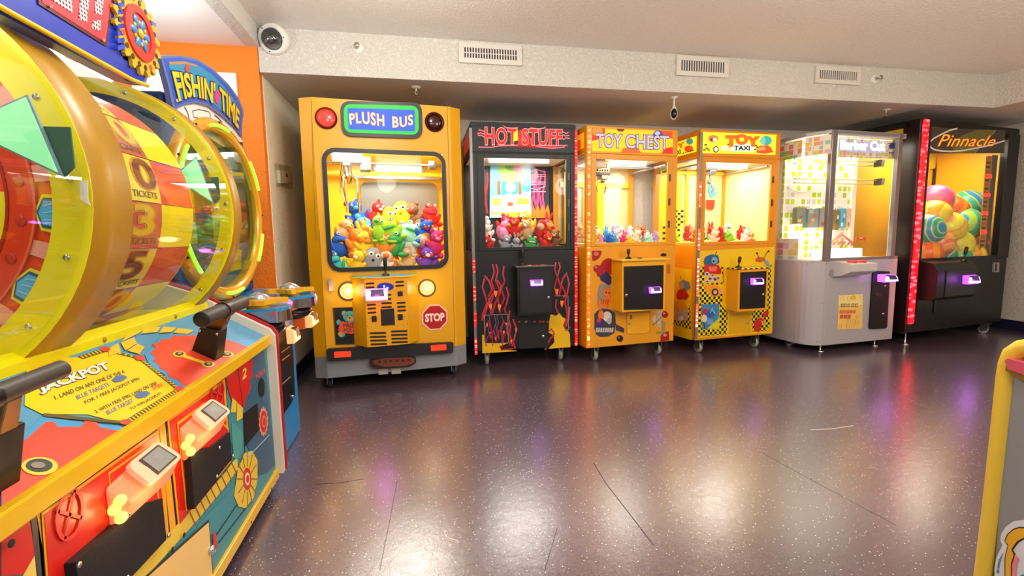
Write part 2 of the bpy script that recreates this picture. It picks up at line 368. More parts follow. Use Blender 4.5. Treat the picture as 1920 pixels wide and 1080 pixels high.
struct('baseboard_right', MB().box(W0, 6.285, 6.3, -3, 4.58, 0, .11, NAVY))
struct('baseboard_left', MB().box(W0, -.975, -.962, 3.56, 4.58, 0, .11, NAVY))
struct('baseboard_orange', MB().box(W0, -1.85, -.98, 3.485, 3.5, 0, .11, NAVY))
YF = Pl((0, 3.5, 0), (0, -1, 0))
# white board on the orange wall
mb = MB(); a = YF.hit(248, 134); b = YF.hit(444, 139)
mb.box(W0, a.x, b.x, 3.475, 3.499, 1.25, b.z, mat('#e8e8e4', .5)); mb.box(W0, a.x+.03, b.x-.03, 3.470, 3.475, 1.3, b.z-.04, mat('#f3f3ef', .4))
tag(origin(mb.build('wall_board', None, .004)), 'white rectangular board on the orange wall behind the fishing game', 'board')
# unseen lamps, added out of view to carry the room bulbs
for i, (n_, p_, e_, c_) in enumerate(ROOM):
    where = ['left of', 'middle of', 'right of', 'behind the camera on the left of', 'behind the camera on the right of', 'nearest the orange wall under', 'nearest the soffit under'][i]
    t = thing('unseen_lamp', 'unseen added lamp, %s the main ceiling' % where, 'lamp', (p_[0], p_[1], 2.485))
    mb = MB(); mb.lathe((p_[0], p_[1], 2.485), (0, 0, -1), [(0, .02), (.1, .018), (.11, 0)], SMOOTHW); mb.build('lamp_canopy', t)
    mb = MB(); mb.tube([(p_[0], p_[1], 2.475), (p_[0], p_[1], p_[2]+(.15 if p_[2] < 2.2 else .1))], .02, SMOOTHW); mb.build('bulb_socket', t)
t = thing('unseen_lamp', 'unseen white lamp under the low ceiling by the orange wall', 'lamp', (-1.35, 2.75, 2.358))
MB().lathe((-1.35, 2.75, 2.358), (0, 0, -1), [(0, .02), (.09, .018), (.1, 0)], SMOOTHW).build('lamp_canopy', t)
MB().tube([(-1.35, 2.75, 2.34), (-1.35, 2.75, 2.19)], .02, SMOOTHW).build('bulb_socket', t)
# vents on the soffit
DK = mat('#2a2420', .8); VW = mat('#d9d3cb', .45)
for i, (x0, x1, y0, y1, lb, nsl) in enumerate(((860, 978, 82, 123, 'white vent grille with rusty dark slots above the black flame machine', 20),
                                       (1267, 1364, 106, 146, 'white vent grille above the gap left of the taxi machine', 18), (1527, 1611, 125, 160, 'white vent grille with narrow slots, farthest right on the soffit', 18))):
    a = YF.hit(x0, (y0+y1)/2-2); b = YF.hit(x1, (y0+y1)/2+2); zc = (a.z+b.z)/2; hh = abs(YF.hit((x0+x1)/2, y0).z-YF.hit((x0+x1)/2, y1).z)/2*.93
    t = thing('air_vent', lb, 'vent', (a.x, 3.5, zc-hh))
    MB().box(W0, a.x+.02, b.x-.02, 3.492, 3.499, zc-hh+.02, zc+hh-.02, DK).build('duct_backing', t)
    mb = MB(); fw = .035
    mb.box(W0, a.x, b.x, 3.482, 3.499, zc+hh-fw, zc+hh, VW).box(W0, a.x, b.x, 3.482, 3.499, zc-hh, zc-hh+fw, VW)
    mb.box(W0, a.x, a.x+fw, 3.482, 3.499, zc-hh+fw, zc+hh-fw, VW).box(W0, b.x-fw, b.x, 3.482, 3.499, zc-hh+fw, zc+hh-fw, VW); mb.build('vent_frame', t, .002)
    mb = MB(); L_ = b.x-a.x-2*fw
    for k in range(nsl+1):
        x = a.x+fw+L_*k/nsl; mb.box(W0, x-.0045, x+.0045, 3.484, 3.493, zc-hh+fw, zc+hh-fw, VW)
    if i == 0: mb.box(W0, a.x+fw, b.x-fw, 3.485, 3.49, zc-.003, zc+.003, VW)
    mb.build('vent_slats', t)
# dome camera
c = YF.hit(515, 77); t = thing('dome_camera', 'white round security dome in the soffit corner beside the orange wall', 'camera', (c.x, 3.5, c.z-.08))
ax = V((-.15, -1, -.35)).normalized(); c = V((c.x, 3.47, c.z))
MB().lathe(c-ax*.03, ax, [(.085, -.03), (.092, 0), (.095, .03), (.088, .05), (.066, .056), (.064, .045)], mat('#e9e6de', .35), 40).build('dome_housing', t)
MB().ell(c+ax*.018, .064, .064, .064, glass((.55, .55, .58), .3, .03, 'smoked_dome'), 24, 16).build('smoked_dome', t)
MB().ell(c+ax*.022, .03, .03, .03, mat('#35353a', .2)).lathe(c+ax*.02, ax, [(.0, .045), (.016, .045), (.018, .02)], mat('#c8c8cc', .2, .8), 20).build('camera_lens', t)
mb = MB()
for k in range(3):
    u = ax.orthogonal().normalized(); w_ = ax.cross(u); an = k*2.09+.4; q = c+ax*.026+(u*cos(an)+w_*sin(an))*.078; mb.ell(q, .004, .004, .004, DK, 8, 6)
mb.build('screw', t)
# sprinklers
def sprinkler(c, ax, lb):
    t = thing('sprinkler_head', lb, 'sprinkler', c); ax = V(ax); c = V(c)
    MB().lathe(c, ax, [(.0, .012), (.02, .012), (.034, .006), (.038, 0)], mat('#e6e1d8', .4), 28).build('escutcheon', t)
    mb = MB(); ch = mat('#b9b0a4', .3, .7); mb.tube([c, c+ax*.03], .009, ch)
    u = ax.orthogonal().normalized(); mb.tube([c+ax*.025, c+ax*.038+u*.014, c+ax*.055], .0025, ch, 6); mb.tube([c+ax*.025, c+ax*.038-u*.014, c+ax*.055], .0025, ch, 6)
    mb.lathe(c+ax*.055, ax, [(.0, 0), (.018, 0), (.018, .002), (0, .002)], ch, 20); mb.build('nozzle', t)
c = YF.hit(671, 90); sprinkler((c.x, 3.499, c.z), (0, -1, 0), 'white sprinkler on the soffit face above the yellow bus machine')
c = YF.hit(1640, 149); sprinkler((c.x, 3.499, c.z), (0, -1, 0), 'small sprinkler on the soffit face right of the farthest vent')
ZS = Pl((0, 0, 2.2), (0, 0, -1))
c = ZS.hit(780, 163); sprinkler((c.x, c.y, 2.199), (0, 0, -1), 'sprinkler hanging under the soffit over the bus machine')
c = ZS.hit(1662, 205); sprinkler((c.x, c.y, 2.199), (0, 0, -1), 'sprinkler hanging under the soffit near the rightmost machine')
# small hanging camera
c = ZS.hit(1264, 182); t = thing('hanging_camera', 'small white camera with black face hanging from the soffit over the toy chest machine', 'camera', (c.x, c.y, 2.0))
wp = mat('#e4e0da', .3); c = V((c.x, c.y, 2.2))
MB().lathe(c, (0, 0, -1), [(.03, 0), (.028, .008), (.008, .012), (.008, .08)], wp, 20).ell(c+V((0, 0, -.085)), .016, .016, .016, wp).build('camera_mount', t)
MB().ell(c+V((0, 0, -.13)), .028, .032, .05, wp).build('camera_body', t)
MB().ell(c+V((-.004, -.01, -.132)), .024, .026, .042, mat('#101014', .15)).build('camera_face', t)
# socket box on the alcove wall
LW = Pl((-.975, 0, 0), (1, 0, 0)); vw = view(500, 290, 13.5)
t = thing('wall_box', 'small white wall box with clear cover on the pale alcove wall', 'wall box', LW.hit(525, 355))
MB().dec(vw, [(190, 225), (540, 310), (560, 870), (240, 800)], LW, glass((.93, .92, .85), .25, .1, 'clear_cover'), .001, .03).build('clear_cover', t, .003)
MB().dec(vw, [(245, 390), (500, 410), (500, 720), (270, 720)], LW, mat('#d9d9c8', .4), .001, .022).build('socket_body', t, .002)
MB().dec(vw, [(400, 485), (435, 490), (440, 570), (408, 565)], LW, DK, .023, .002).build('key_slot', t)
# ---------------------------------------------------------------- shared machine parts
CHR = mat('#c9c9cc', .18, 1.); BLK = mat('#0b0b0c', .38); BLKM = mat('#101012', .55, 0, 0, .25, 400); RUB = mat('#26262a', .6); GRW = mat('#8d9094', .4, .3)
def caster(F, x, y, h, par, wheelm=RUB, r=None):
    r = r or h*.36; steel = mat('#9c9ca0', .3, .9)
    mb = MB(); mb.box(F, x-.03, x+.03, y-.03, y+.03, h-.006, h+.001, steel)
    mb.box(F, x-.019, x-.015, y-.02, y+.045, r*.9, h-.005, steel).box(F, x+.015, x+.019, y-.02, y+.045, r*.9, h-.005, steel)
    b = mb.build('caster', par); c = F.p(x, y+.022, r)
    mb = MB(); mb.lathe(c-F.U*.014, F.U, [(0, 0), (r*.55, 0), (r*.92, 0), (r, .006), (r, .022), (r*.92, .028), (0, .028)], wheelm, 28)
    mb.lathe(c-F.U*.0165, F.U, [(0, 0), (r*.5, 0), (r*.5, .033), (0, .033)], GRW, 20); mb.build('caster_wheel', b)
def foot(F, x, y, h, par):
    mb = MB(); c = F.p(x, y, 0); mb.lathe(c, (0, 0, 1), [(0, 0), (.03, 0), (.032, .006), (.012, .014), (.007, .02), (.007, h)], CHR, 24); mb.build('leveling_foot', par)
def lock(pl_pt, n, par, r=.012):
    mb = MB(); mb.lathe(pl_pt, n, [(0, .008), (r*.75, .008), (r, .004), (r, 0)], CHR, 20); u = V(n).orthogonal().normalized()
    mb.prism([V(pl_pt)+V(n)*.008+V((0, 0, z_))+V(n).cross(V((0, 0, 1)))*x_ for x_, z_ in ((-.002, -.006), (.002, -.006), (.002, .006), (-.002, .006))], n, .001, DK); mb.build('lock', par)
def joystick(c, n, par, h=.11, lean=0.):
    n = V(n); c = V(c); tip = c+V((lean, 0, h)); mb = MB(); mb.lathe(c, (0, 0, 1), [(.03, 0), (.026, .008), (.009, .02)], BLK, 24)
    mb.tube([c, c+(tip-c)*.55], .006, BLK); mb.tube([c+(tip-c)*.45, c+(tip-c)*.6, c+(tip-c)*.9, tip], [.011, .014, .015, .008], BLK, 14); mb.build('joystick', par)
def reader(c, U, N, par, w_=.12, h=.055, d=.04, body='#b45cff', face='#f0d8ff', glowc=(.6, .15, 1), power=.35, em=1.6, name='card_reader', scr='#2a2238'):
    """swipe reader: lit wedge body with sloping screen"""
    c = V(c); U = V(U); N = V(N); Z = V((0, 0, 1))
    def P(u, v, n): return c+U*(u*w_/2)+Z*(v*h/2)+N*(n*d)
    bm_ = glow(body, em)
    prof = [(-1, -1, .1), (1, -1, .1), (1, 1, .05), (-1, 1, .05)]
    mb = MB(); mb.hexa([P(-.9, -1, 0), P(.9, -1, 0), P(.9, -1, .75), P(-.9, -1, .75), P(-1, 1, 0), P(1, 1, 0), P(.92, .55, .8), P(-.92, .55, .8)], bm_)
    o = mb.build(name, par, .004)
    mb = MB(); mb.hexa([P(-.86, -.75, .6), P(.86, -.75, .6), P(.86, -.75, 1.0), P(-.86, -.75, 1.0), P(-.86, .5, .6), P(.86, .5, .6), P(.8, .5, .86), P(-.8, .5, .86)], glow(face, em*.8)); mb.build('lit_face', o, .004)
    mb = MB(); mb.hexa([P(-.5, -.25, .7), P(.62, -.25, .7), P(.62, -.25, 1.04), P(-.5, -.25, 1.04), P(-.5, .85, .1), P(.62, .85, .1), P(.56, .75, .82), P(-.44, .75, .82)], mat(scr, .2, 0, .25)); mb.build('screen', o)
    if power:
        l = light('reader_light', 'POINT', c+N*(d+.03)-Z*.01, power, glowc, .03, parent=par, spec=.4)
    return o
def frame(mb, F, x0, x1, z0, z1, wd, y0, y1, m_):
    mb.box(F, x0, x1, y0, y1, z1-wd, z1, m_).box(F, x0, x1, y0, y1, z0, z0+wd, m_).box(F, x0, x0+wd, y0, y1, z0+wd, z1-wd, m_).box(F, x1-wd, x1, y0, y1, z0+wd, z1-wd, m_)
def claw(F, x, y, ztop, zc, par, m_=CHR, s=1.):
    mb = MB(); mb.box(F, x-.06*s, x+.06*s, y-.05*s, y+.05*s, ztop-.06*s, ztop, mat('#77797c', .35, .5)); mb.box(F, x-.035*s, x+.035*s, y-.055*s, y+.055*s, ztop-.1*s, ztop-.06*s, mat('#9b9b98', .3, .6)); mb.build('crane_carriage', par, .003)
    mb = MB()
    pts = [F.p(x+sin(k*.9)*.004, y, ztop-.1*s-(ztop-.1*s-zc-.06*s)*k/8) for k in range(9)]; mb.tube(pts, .004, mat('#4a4a4a', .5), 6); mb.build('lift_cord', par)
    mb = MB(); c = F.p(x, y, zc); mb.lathe(c, (0, 0, 1), [(0, 0), (.018*s, 0), (.024*s, .015*s), (.024*s, .05*s), (.012*s, .065*s), (0, .065*s)], m_, 20); o = mb.build('claw', par)
    for k in range(3):
        a = k*2.094+.5; u = F.U*cos(a)+F.D*sin(a)
        MB().tube([c+V((0, 0, .02*s)), c+u*.05*s+V((0, 0, .005*s)), c+u*.065*s-V((0, 0, .05*s)), c+u*.035*s-V((0, 0, .095*s))], [.005*s, .005*s, .005*s, .003*s], m_, 8).build('prong', o)
def gantry(F, x0, x1, y0, y1, z, yb, par, m_=None):
    m_ = m_ or mat('#a9abad', .3, .7); mb = MB()
    mb.tube([F.p(x0, y0, z), F.p(x0, y1, z)], .01, m_).tube([F.p(x1, y0, z), F.p(x1, y1, z)], .01, m_)
    mb.tube([F.p(x0, yb-.03, z), F.p(x1, yb-.03, z)], .008, m_).tube([F.p(x0, yb+.03, z), F.p(x1, yb+.03, z)], .008, m_); mb.build('gantry_rail', par)
# ---------------------------------------------------------------- plush and balls
def tint(o, m_, slot=0):
    if len(o.material_slots) > slot: o.material_slots[slot].link = 'OBJECT'; o.material_slots[slot].material = m_
FUR = mat('#c0c0c0', .9, 0, 0, .3, 300); FUR2 = mat('#c1c1c1', .9, 0, 0, .3, 300); EYW = mat('#f8f8f4', .25); EYB = mat('#0c0c0e', .15)
def proto_plush(kind):
    o = thing('plush_'+kind, 'x', 'plush toy', (0, 0, -50)); P_ = lambda *a: V(a)+V((0, 0, -50))
    mb = MB(); E_ = mb.ell
    if kind == 'bear':
        E_(P_(0, 0, .34), .27, .22, .33, FUR); E_(P_(0, -.02, .78), .25, .22, .23, FUR)
        for s in (-1, 1):
            E_(P_(s*.2, 0, .97), .09, .05, .09, FUR); E_(P_(s*.3, -.1, .45), .09, .1, .2, FUR, R=Matrix.Rotation(s*.6, 3, 'Y')); E_(P_(s*.2, -.2, .1), .11, .2, .11, FUR)
        ez, ey, ex, er = .83, -.21, .09, .035; mz = (0, -.22, .73, .1, .08, .075)
    elif kind == 'bunny':
        E_(P_(0, 0, .3), .24, .2, .29, FUR); E_(P_(0, -.02, .68), .23, .21, .2, FUR)
        for s in (-1, 1):
            E_(P_(s*.1, 0, 1.0), .06, .04, .22, FUR, R=Matrix.Rotation(s*.2, 3, 'Y')); E_(P_(s*.27, -.1, .4), .08, .08, .18, FUR, R=Matrix.Rotation(s*.7, 3, 'Y')); E_(P_(s*.18, -.2, .08), .09, .18, .09, FUR)
        ez, ey, ex, er = .73, -.2, .09, .032; mz = (0, -.21, .63, .07, .06, .05)
    elif kind == 'frog':
        E_(P_(0, 0, .32), .32, .27, .3, FUR); E_(P_(0, -.05, .6), .3, .26, .2, FUR)
        for s in (-1, 1):
            E_(P_(s*.15, -.1, .8), .1, .1, .1, FUR); E_(P_(s*.34, -.1, .12), .16, .22, .1, FUR); E_(P_(s*.33, -.15, .36), .07, .08, .2, FUR, R=Matrix.Rotation(s*.5, 3, 'Y'))
        ez, ey, ex, er = .82, -.18, .15, .06; mz = (0, -.24, .55, .2, .08, .06)
    elif kind == 'bird':
        E_(P_(0, 0, .38), .32, .28, .36, FUR); E_(P_(0, -.02, .82), .24, .22, .22, FUR); E_(P_(0, 0, 1.05), .04, .1, .1, FUR)
        for s in (-1, 1): E_(P_(s*.32, 0, .42), .06, .16, .26, FUR, R=Matrix.Rotation(s*.3, 3, 'Y')); E_(P_(s*.14, -.22, .06), .11, .15, .06, FUR)
        ez, ey, ex, er = .88, -.2, .1, .055; mz = (0, -.28, .78, .08, .12, .05)
    elif kind == 'doll':
        E_(P_(0, 0, .28), .2, .16, .28, FUR); E_(P_(0, -.02, .7), .21, .2, .24, FUR2)
        for s in (-1, 1): E_(P_(s*.22, -.05, .36), .07, .08, .2, FUR, R=Matrix.Rotation(s*.5, 3, 'Y')); E_(P_(s*.12, -.16, .06), .09, .2, .08, FUR)
        ez, ey, ex, er = .72, -.2, .08, .035; mz = (0, -.22, .64, .03, .03, .03)
    else:  # block creature
        for dz in (0,): E_(P_(0, 0, .5), .36, .2, .46, FUR, 20, 12)
        for s in (-1, 1): E_(P_(s*.38, -.03, .4), .07, .07, .2, FUR, R=Matrix.Rotation(s*.4, 3, 'Y')); E_(P_(s*.15, -.08, .04), .08, .15, .07, FUR)
        ez, ey, ex, er = .68, -.17, .12, .09; mz = (0, -.21, .5, .05, .06, .045)
    mb.build('body', o)
    for s in (-1, 1):
        e = MB().ell(P_(s*ex, ey, ez), er, er*.6, er, EYW, 12, 8).ell(P_(s*ex, ey-er*.42, ez), er*.5, er*.3, er*.5, EYB, 10, 6).build('eye', o)
    MB().ell(P_(*mz[:3]), *mz[3:], FUR2, 12, 8).build('muzzle', o)
    if kind == 'doll':
        mb = MB(); mb.ell(P_(0, .04, .78), .25, .21, .25, FUR2, 16, 10); mb.tube([P_(.2, -.05, .7), P_(.26, -.1, .5), P_(.24, -.14, .3)], [.06, .07, .03], FUR2); mb.tube([P_(-.2, -.05, .7), P_(-.26, -.1, .5), P_(-.24, -.14, .3)], [.06, .07, .03], FUR2); mb.build('hair', o)
    return o
PROTO = {}; CN = {}
COLN = {'red': '#d8261c', 'orange': '#f08a1d', 'yellow': '#f4d21e', 'lime': '#9fdc2a', 'green': '#3aa44a', 'teal': '#2fb3a8', 'sky blue': '#52b4ea', 'blue': '#1f62d0', 'purple': '#7b45b8', 'pink': '#f08fb8',
        'white': '#f0eee8', 'brown': '#8a5a34', 'tan': '#d9b27c', 'grey': '#9a9ea4', 'black': '#26262b', 'magenta': '#d8307a', 'lavender': '#b9a2e0', 'cream': '#f2e3bd', 'mint': '#a8e6c8'}
ORD = ['first', 'second', 'third', 'fourth', 'fifth', 'sixth', 'seventh', 'eighth', 'ninth', 'tenth', 'eleventh', 'twelfth', 'thirteenth']
def plush(kind, col, F, x, y, z, h, yawd, lb, group, col2=None, tilt=0., roll=0.):
    if kind not in PROTO:
        PROTO[kind] = proto_plush(kind); o = PROTO[kind]; kids = list(o.children)
    else:
        src = PROTO[kind]; o = src.copy(); COL.objects.link(o); kids = []
        for ch in src.children:
            c_ = ch.copy(); COL.objects.link(c_); c_.parent = o; kids.append(c_)
    o.location = F.p(x, y, z); o.scale = (h, h, h); o.rotation_euler = (radians(tilt), radians(roll), F.yaw+radians(yawd))
    o['label'] = lb; o['group'] = group
    m1 = mat(COLN[col], .85, 0, 0, .35, 220); m2 = mat(COLN[col2 or 'cream'], .8, 0, 0, .2, 220)
    for c_ in kids:
        n = c_.name.split('.')[0]
        if n == 'body':
            tint(c_, m1, 0)
            if kind == 'doll': tint(c_, mat('#f0bd95', .7), 1)
        elif n in ('muzzle', 'hair'): tint(c_, m2 if n == 'muzzle' else mat(COLN[col2 or 'orange'], .8, 0, 0, .4, 200), 0)
def pile(F, rows, group, machine):
    """rows: (row name, y, z, height, x0, x1, [(kind,colour,colour2)...])"""
    for (rn, y, z, h, x0, x1, items) in rows:
        n = len(items)
        for i, it in enumerate(items):
            k, c_, c2 = (it+(None,))[:3]
            x = x0+(x1-x0)*(i+.5)/n + random.uniform(-.01, .01)
            plush(k, c_, F, x, y+random.uniform(-.02, .02), z+random.uniform(-.01, .02), h*random.uniform(.92, 1.1), random.uniform(-35, 35),
                  '%s plush %s, %s from left in %s, %s' % (c_, {'block': 'creature'}.get(k, k), ORD[i], rn, machine), group, c2, random.uniform(-14, 10), random.uniform(-22, 22))
PROTO_Z = -50
# ================================================================ back row machines
def mk(name, label, cat, bl, br, h):
    bl, br = V(bl), V(br); yaw = atan2(br.y-bl.y, br.x-bl.x); F = Fr((bl.x, bl.y, 0), yaw)
    return F, hypot(br.x-bl.x, br.y-bl.y), thing(name, label, cat, (bl.x, bl.y, 0), yaw)
GL = glass(); PLX = glass((.97, .98, .98), .16)
def cabinet(F, w_, d, h, zb, win, col, par, inside, floorm, hz, postw=.045, sidewin=True, backm=None, lampc=(1, .97, .9), lampe=7., right=True):
    x0, x1, z0, z1 = win
    mb = MB(); mb.box(F, 0, w_, 0, d, zb, z0-.03, col); mb.build('cabinet_body', par, .006)
    mb = MB(); mb.box(F, 0, w_, 0, d, hz, h, col); mb.build('header_box', par, .006)
    for (x, y) in ((0, 0), (w_-postw, 0), (0, d-postw), (w_-postw, d-postw)):
        MB().box(F, x, x+postw, y, y+postw, z0-.03, hz, col).build('corner_post', par, .003)
    mb = MB(); a, b, c, e = postw, w_-postw, z0-.03, hz
    mb.box(F, a, x0, .0, .02, c, e, col).box(F, x1, b, .0, .02, c, e, col).box(F, x0, x1, .0, .02, c, z0, col).box(F, x0, x1, .0, .02, z1, e, col)
    f = mb.build('window_frame', par, .003)
    for dz in (.22, .5, .8): MB().box(F, x1+.012, x1+.028, -.006, .0, z0+(z1-z0)*dz-.03, z0+(z1-z0)*dz+.03, mat('#5a5048', .3, .6)).build('hinge', f)
    MB().box(F, x0-.005, x1+.005, .009, .013, z0-.005, z1+.005, GL).build('front_glass', par)
    if sidewin:
        MB().box(F, .006, .010, postw, d-postw, z0-.03, hz, GL).build('side_glass', par)
        if right: MB().box(F, w_-.010, w_-.006, postw, d-postw, z0-.03, hz, GL).build('side_glass', par)
        else: MB().box(F, w_-.02, w_-.006, postw, d-postw, z0-.03, hz, inside).build('side_panel', par)
    else:
        MB().box(F, 0, .02, 0, d, z0-.03, hz, col).build('side_panel', par); MB().box(F, w_-.02, w_, 0, d, z0-.03, hz, col).build('side_panel', par)
    MB().box(F, postw, w_-postw, d-.02, d-.01, z0-.03, hz, backm or inside).build('back_panel', par)
    MB().box(F, .02, w_-.02, .02, d-.02, z0-.028, z0-.01, floorm).build('prize_floor', par)
    MB().box(F, .02, w_-.02, .02, d-.02, hz-.012, hz-.002, mat('#e9e6dc', .4)).build('inner_ceiling', par)
    mb = MB(); mb.tube([F.p(w_*.2, d*.3, hz-.035), F.p(w_*.8, d*.3, hz-.035)], .016, glow('#fff6e6', 6.)); mb.build('lamp_tube', par)
    c = F.p(w_/2, d*.45, hz-.03); light('crane_light', 'AREA', c, lampe, lampc, w_*.7, (0, 0, F.yaw), d*.5, par)
# ---------------------------------------------------------------- yellow bus crane
BUSY = mat('#e3a404', .32, 0, 0, 0, 60, .2); BUSG = mat('#85888e', .4); BKR = mat('#1d1c1e', .4)
F, w_, R_ = mk('bus_crane_machine', 'big yellow bus-shaped prize crane packed with plush, with STOP sign', 'arcade machine', (-.75, 3.49), (.36, 3.62), 2.06)
h, d, zb = 2.055, .86, .1
pl = F.plane(); vB1 = view(550, 170, 3.856); vB2 = view(570, 430, 3.484); vB3 = view(660, 480, 5.4); vB4 = view(620, 560, 9.)
L0 = F.px(590, 690)[0]; cx = .085; cd = .05
zg = F.px(*vB2((560, 800)))[1]                                   # top of the grey skirt
wx0, wz1 = F.px(*vB1((235, 445))); wx1, _ = F.px(*vB1((1068, 470))); _, wz0 = F.px(*vB2((550, 240)))
gx0, gx1, gz0, gz1 = wx0-.028, wx1+.03, wz0-.03, wz1+.03
plan = lambda z, ins=0.: [F.p(cx, ins, z), F.p(w_-cx, ins, z), F.p(w_, cd+ins, z), F.p(w_, d, z), F.p(0, d, z), F.p(0, cd+ins, z)]
mb = MB(); mb.prism(plan(zg), (0, 0, 1), wz0-.07-zg, BUSY); body = mb.build('cabinet_body', R_, .004)
MB().prism(plan(zb), (0, 0, 1), zg-zb, BUSG).build('grey_skirt', R_, .004)
mb = MB(); mb.prism(plan(wz1+.07), (0, 0, 1), h-wz1-.07, BUSY); mb.build('header_box', R_, .004)
mb = MB(); za, zc = wz0-.07, wz1+.07
mb.box(F, cx, gx0+.02, 0, .03, za, zc, BUSY).box(F, gx1-.02, w_-cx, 0, .03, za, zc, BUSY).box(F, gx0+.02, gx1-.02, 0, .03, za, wz0-.02, BUSY).box(F, gx0+.02, gx1-.02, 0, .03, wz1+.02, zc, BUSY)
for s, (a, b) in enumerate(((0, cx), (w_-cx, w_))):
    q = [(a, cd if s == 0 else 0), (b, 0 if s == 0 else cd), (b, .03 if s == 0 else cd+.03), (a, cd+.03 if s == 0 else .03)]
    mb.prism([F.p(x, y, za) for x, y in q], (0, 0, 1), zc-za, BUSY)
mb.build('window_surround', R_)
mb = MB(); mb.box(F, 0, .02, cd, d, za, zc, BUSY); mb.build('side_panel', R_); MB().box(F, w_-.02, w_, cd, d, za, zc, BUSY).build('side_panel', R_)
YIN = mat('#ffdc08', .4); MB().box(F, .02, w_-.02, d-.02, d, za, zc, YIN).build('back_panel', R_)
def rring(F, x0, x1, z0, z1, r, wd, y, t, m_, mb):
    """rounded rectangular ring made of a closed ribbon"""
    P = []
    for (cx_, cz_, a0) in ((x1-r, z1-r, 0), (x0+r, z1-r, 90), (x0+r, z0+r, 180), (x1-r, z0+r, 270)):
        for k in range(7): a = radians(a0+k*15); P.append(F.p(cx_+r*cos(a), y, cz_+r*sin(a)))
    return mb.ribbon(P, -F.D, wd, m_, t, True)
rring(F, gx0+.014, gx1-.014, gz0+.014, gz1-.014, .075, .03, .0, .012, BKR, MB()).build('window_gasket', R_)
mb = MB()
for k, (a, b) in enumerate(((gx0+.02, gz0+.02), (gx1-.02, gz0+.02), (gx1-.02, gz1-.02), (gx0+.02, gz1-.02))):
    sx = 1 if a < w_/2 else -1; sz = 1 if b < (gz0+gz1)/2 else -1
    P = [(a, b), (a+sx*.07, b)]+[(a+sx*(.07-.07*sin(radians(t_))), b+sz*(.07-.07*cos(radians(t_)))) for t_ in range(0, 91, 15)]
    mb.prism([F.p(x, .028, z) for x, z in P], -F.D, .027, BUSY)
mb.build('window_corner', R_)
MB().box(F, gx0+.01, gx1-.01, .008, .012, gz0+.01, gz1-.01, GL).build('front_glass', R_)
MB().box(F, .02, w_-.02, .04, d-.02, wz0-.08, wz0-.05, YIN).build('prize_floor', R_)
MB().box(F, .02, w_-.02, .04, d-.02, wz1+.055, wz1+.068, YIN).build('inner_ceiling', R_)
# interior: rear lamp window, rear mirror, rail
def lx(px, py, y): return F.px(px, py, y)
yb = d-.05
a = lx(*vB1((570, 450)), yb); b = lx(*vB1((945, 600)), yb)
q = [F.p(a[0], yb, b[1]), F.p(b[0], yb, b[1]), F.p(b[0], yb, a[1]), F.p(a[0], yb, a[1])]
MB().rrect(q, -F.D, .012, .05, mat('#8f9aa0', .3, .6)).build('lamp_window_frame', R_)
q2 = [F.p(a[0]+.02, yb-.013, b[1]+.02), F.p(b[0]-.02, yb-.013, b[1]+.02), F.p(b[0]-.02, yb-.013, a[1]-.02), F.p(a[0]+.02, yb-.013, a[1]-.02)]
MB().rrect(q2, -F.D, .004, .04, mat('#dfe6ea', .2)).build('lamp_reflector', R_)
mb = MB(); zz = (a[1]+b[1])/2
for dz in (-.055, .045): mb.tube([F.p(a[0]+.03, yb-.03, zz+dz), F.p(b[0]-.03, yb-.03, zz+dz)], .017, glow('#f4fbff', 3.))
mb.build('lamp_tube', R_)
light('crane_light', 'AREA', F.p(w_*.5, .3, wz1+.05), 19, (1, .97, .88), .8, (0, 0, F.yaw), .4, R_)
a = lx(*vB1((485, 655)), yb); b = lx(*vB1((1045, 900)), yb)
q = [F.p(a[0], yb, b[1]-.1), F.p(b[0], yb, b[1]-.1), F.p(b[0], yb, a[1]), F.p(a[0], yb, a[1])]
MB().rrect(q, -F.D, .01, .07, mat('#8f928a', .4, .5)).build('rear_mirror', R_, .004)
a = lx(*vB1((440, 625)), yb-.1); b = lx(*vB1((1050, 625)), yb-.1)
MB().box(F, a[0]-.02, b[0], yb-.13, yb-.1, a[1]-.012, a[1]+.012, mat('#8e9290', .3, .7)).box(F, .03, w_-.03, yb-.1, yb-.08, a[1]+.02, a[1]+.05, YIN).build('gantry_rail', R_)
a = lx(*vB1((360, 520)), .35)
MB().box(F, .05, w_-.05, .34, .36, a[1]-.006, a[1]+.006, mat('#7d858a', .3, .8)).build('cross_rail', R_)
MB().lathe(F.p(lx(*vB1((1005, 525)), .35)[0], .35, a[1]), F.U, [(0, -.03), (.035, -.03), (.035, .03), (0, .03)], mat('#7d858a', .35, .6), 8).build('rail_motor', R_)
cxx = lx(*vB1((400, 520)), .3)
mb = MB(); gm = mat('#8b8f90', .35, .6); mb.box(F, cxx[0]-.12, cxx[0]+.1, .24, .4, cxx[1]-.01, cxx[1]+.07, gm).box(F, cxx[0]-.04, cxx[0]+.01, .22, .26, cxx[1]-.03, cxx[1]+.04, mat('#d5d5d0', .4)).box(F, cxx[0]+.08, cxx[0]+.16, .25, .38, cxx[1]-.06, cxx[1]+.04, gm)
mb.build('crane_carriage', R_, .004)
cc = F.p(cxx[0]-.02, .3, cxx[1]-.12); mb = MB()
mb.tube([cc+V((0, 0, .11)), cc+V((0, 0, .02))], .022, CHR)
for k in range(6): mb.tube([cc+V((.03*cos(k), .03*sin(k), .1)), cc+V((.05*cos(k+.7), .05*sin(k+.7), .03)), cc+V((.03*cos(k+1.2), .03*sin(k+1.2), -.04))], .003, mat('#2c2c2c', .5), 6)
o = mb.build('claw', R_)
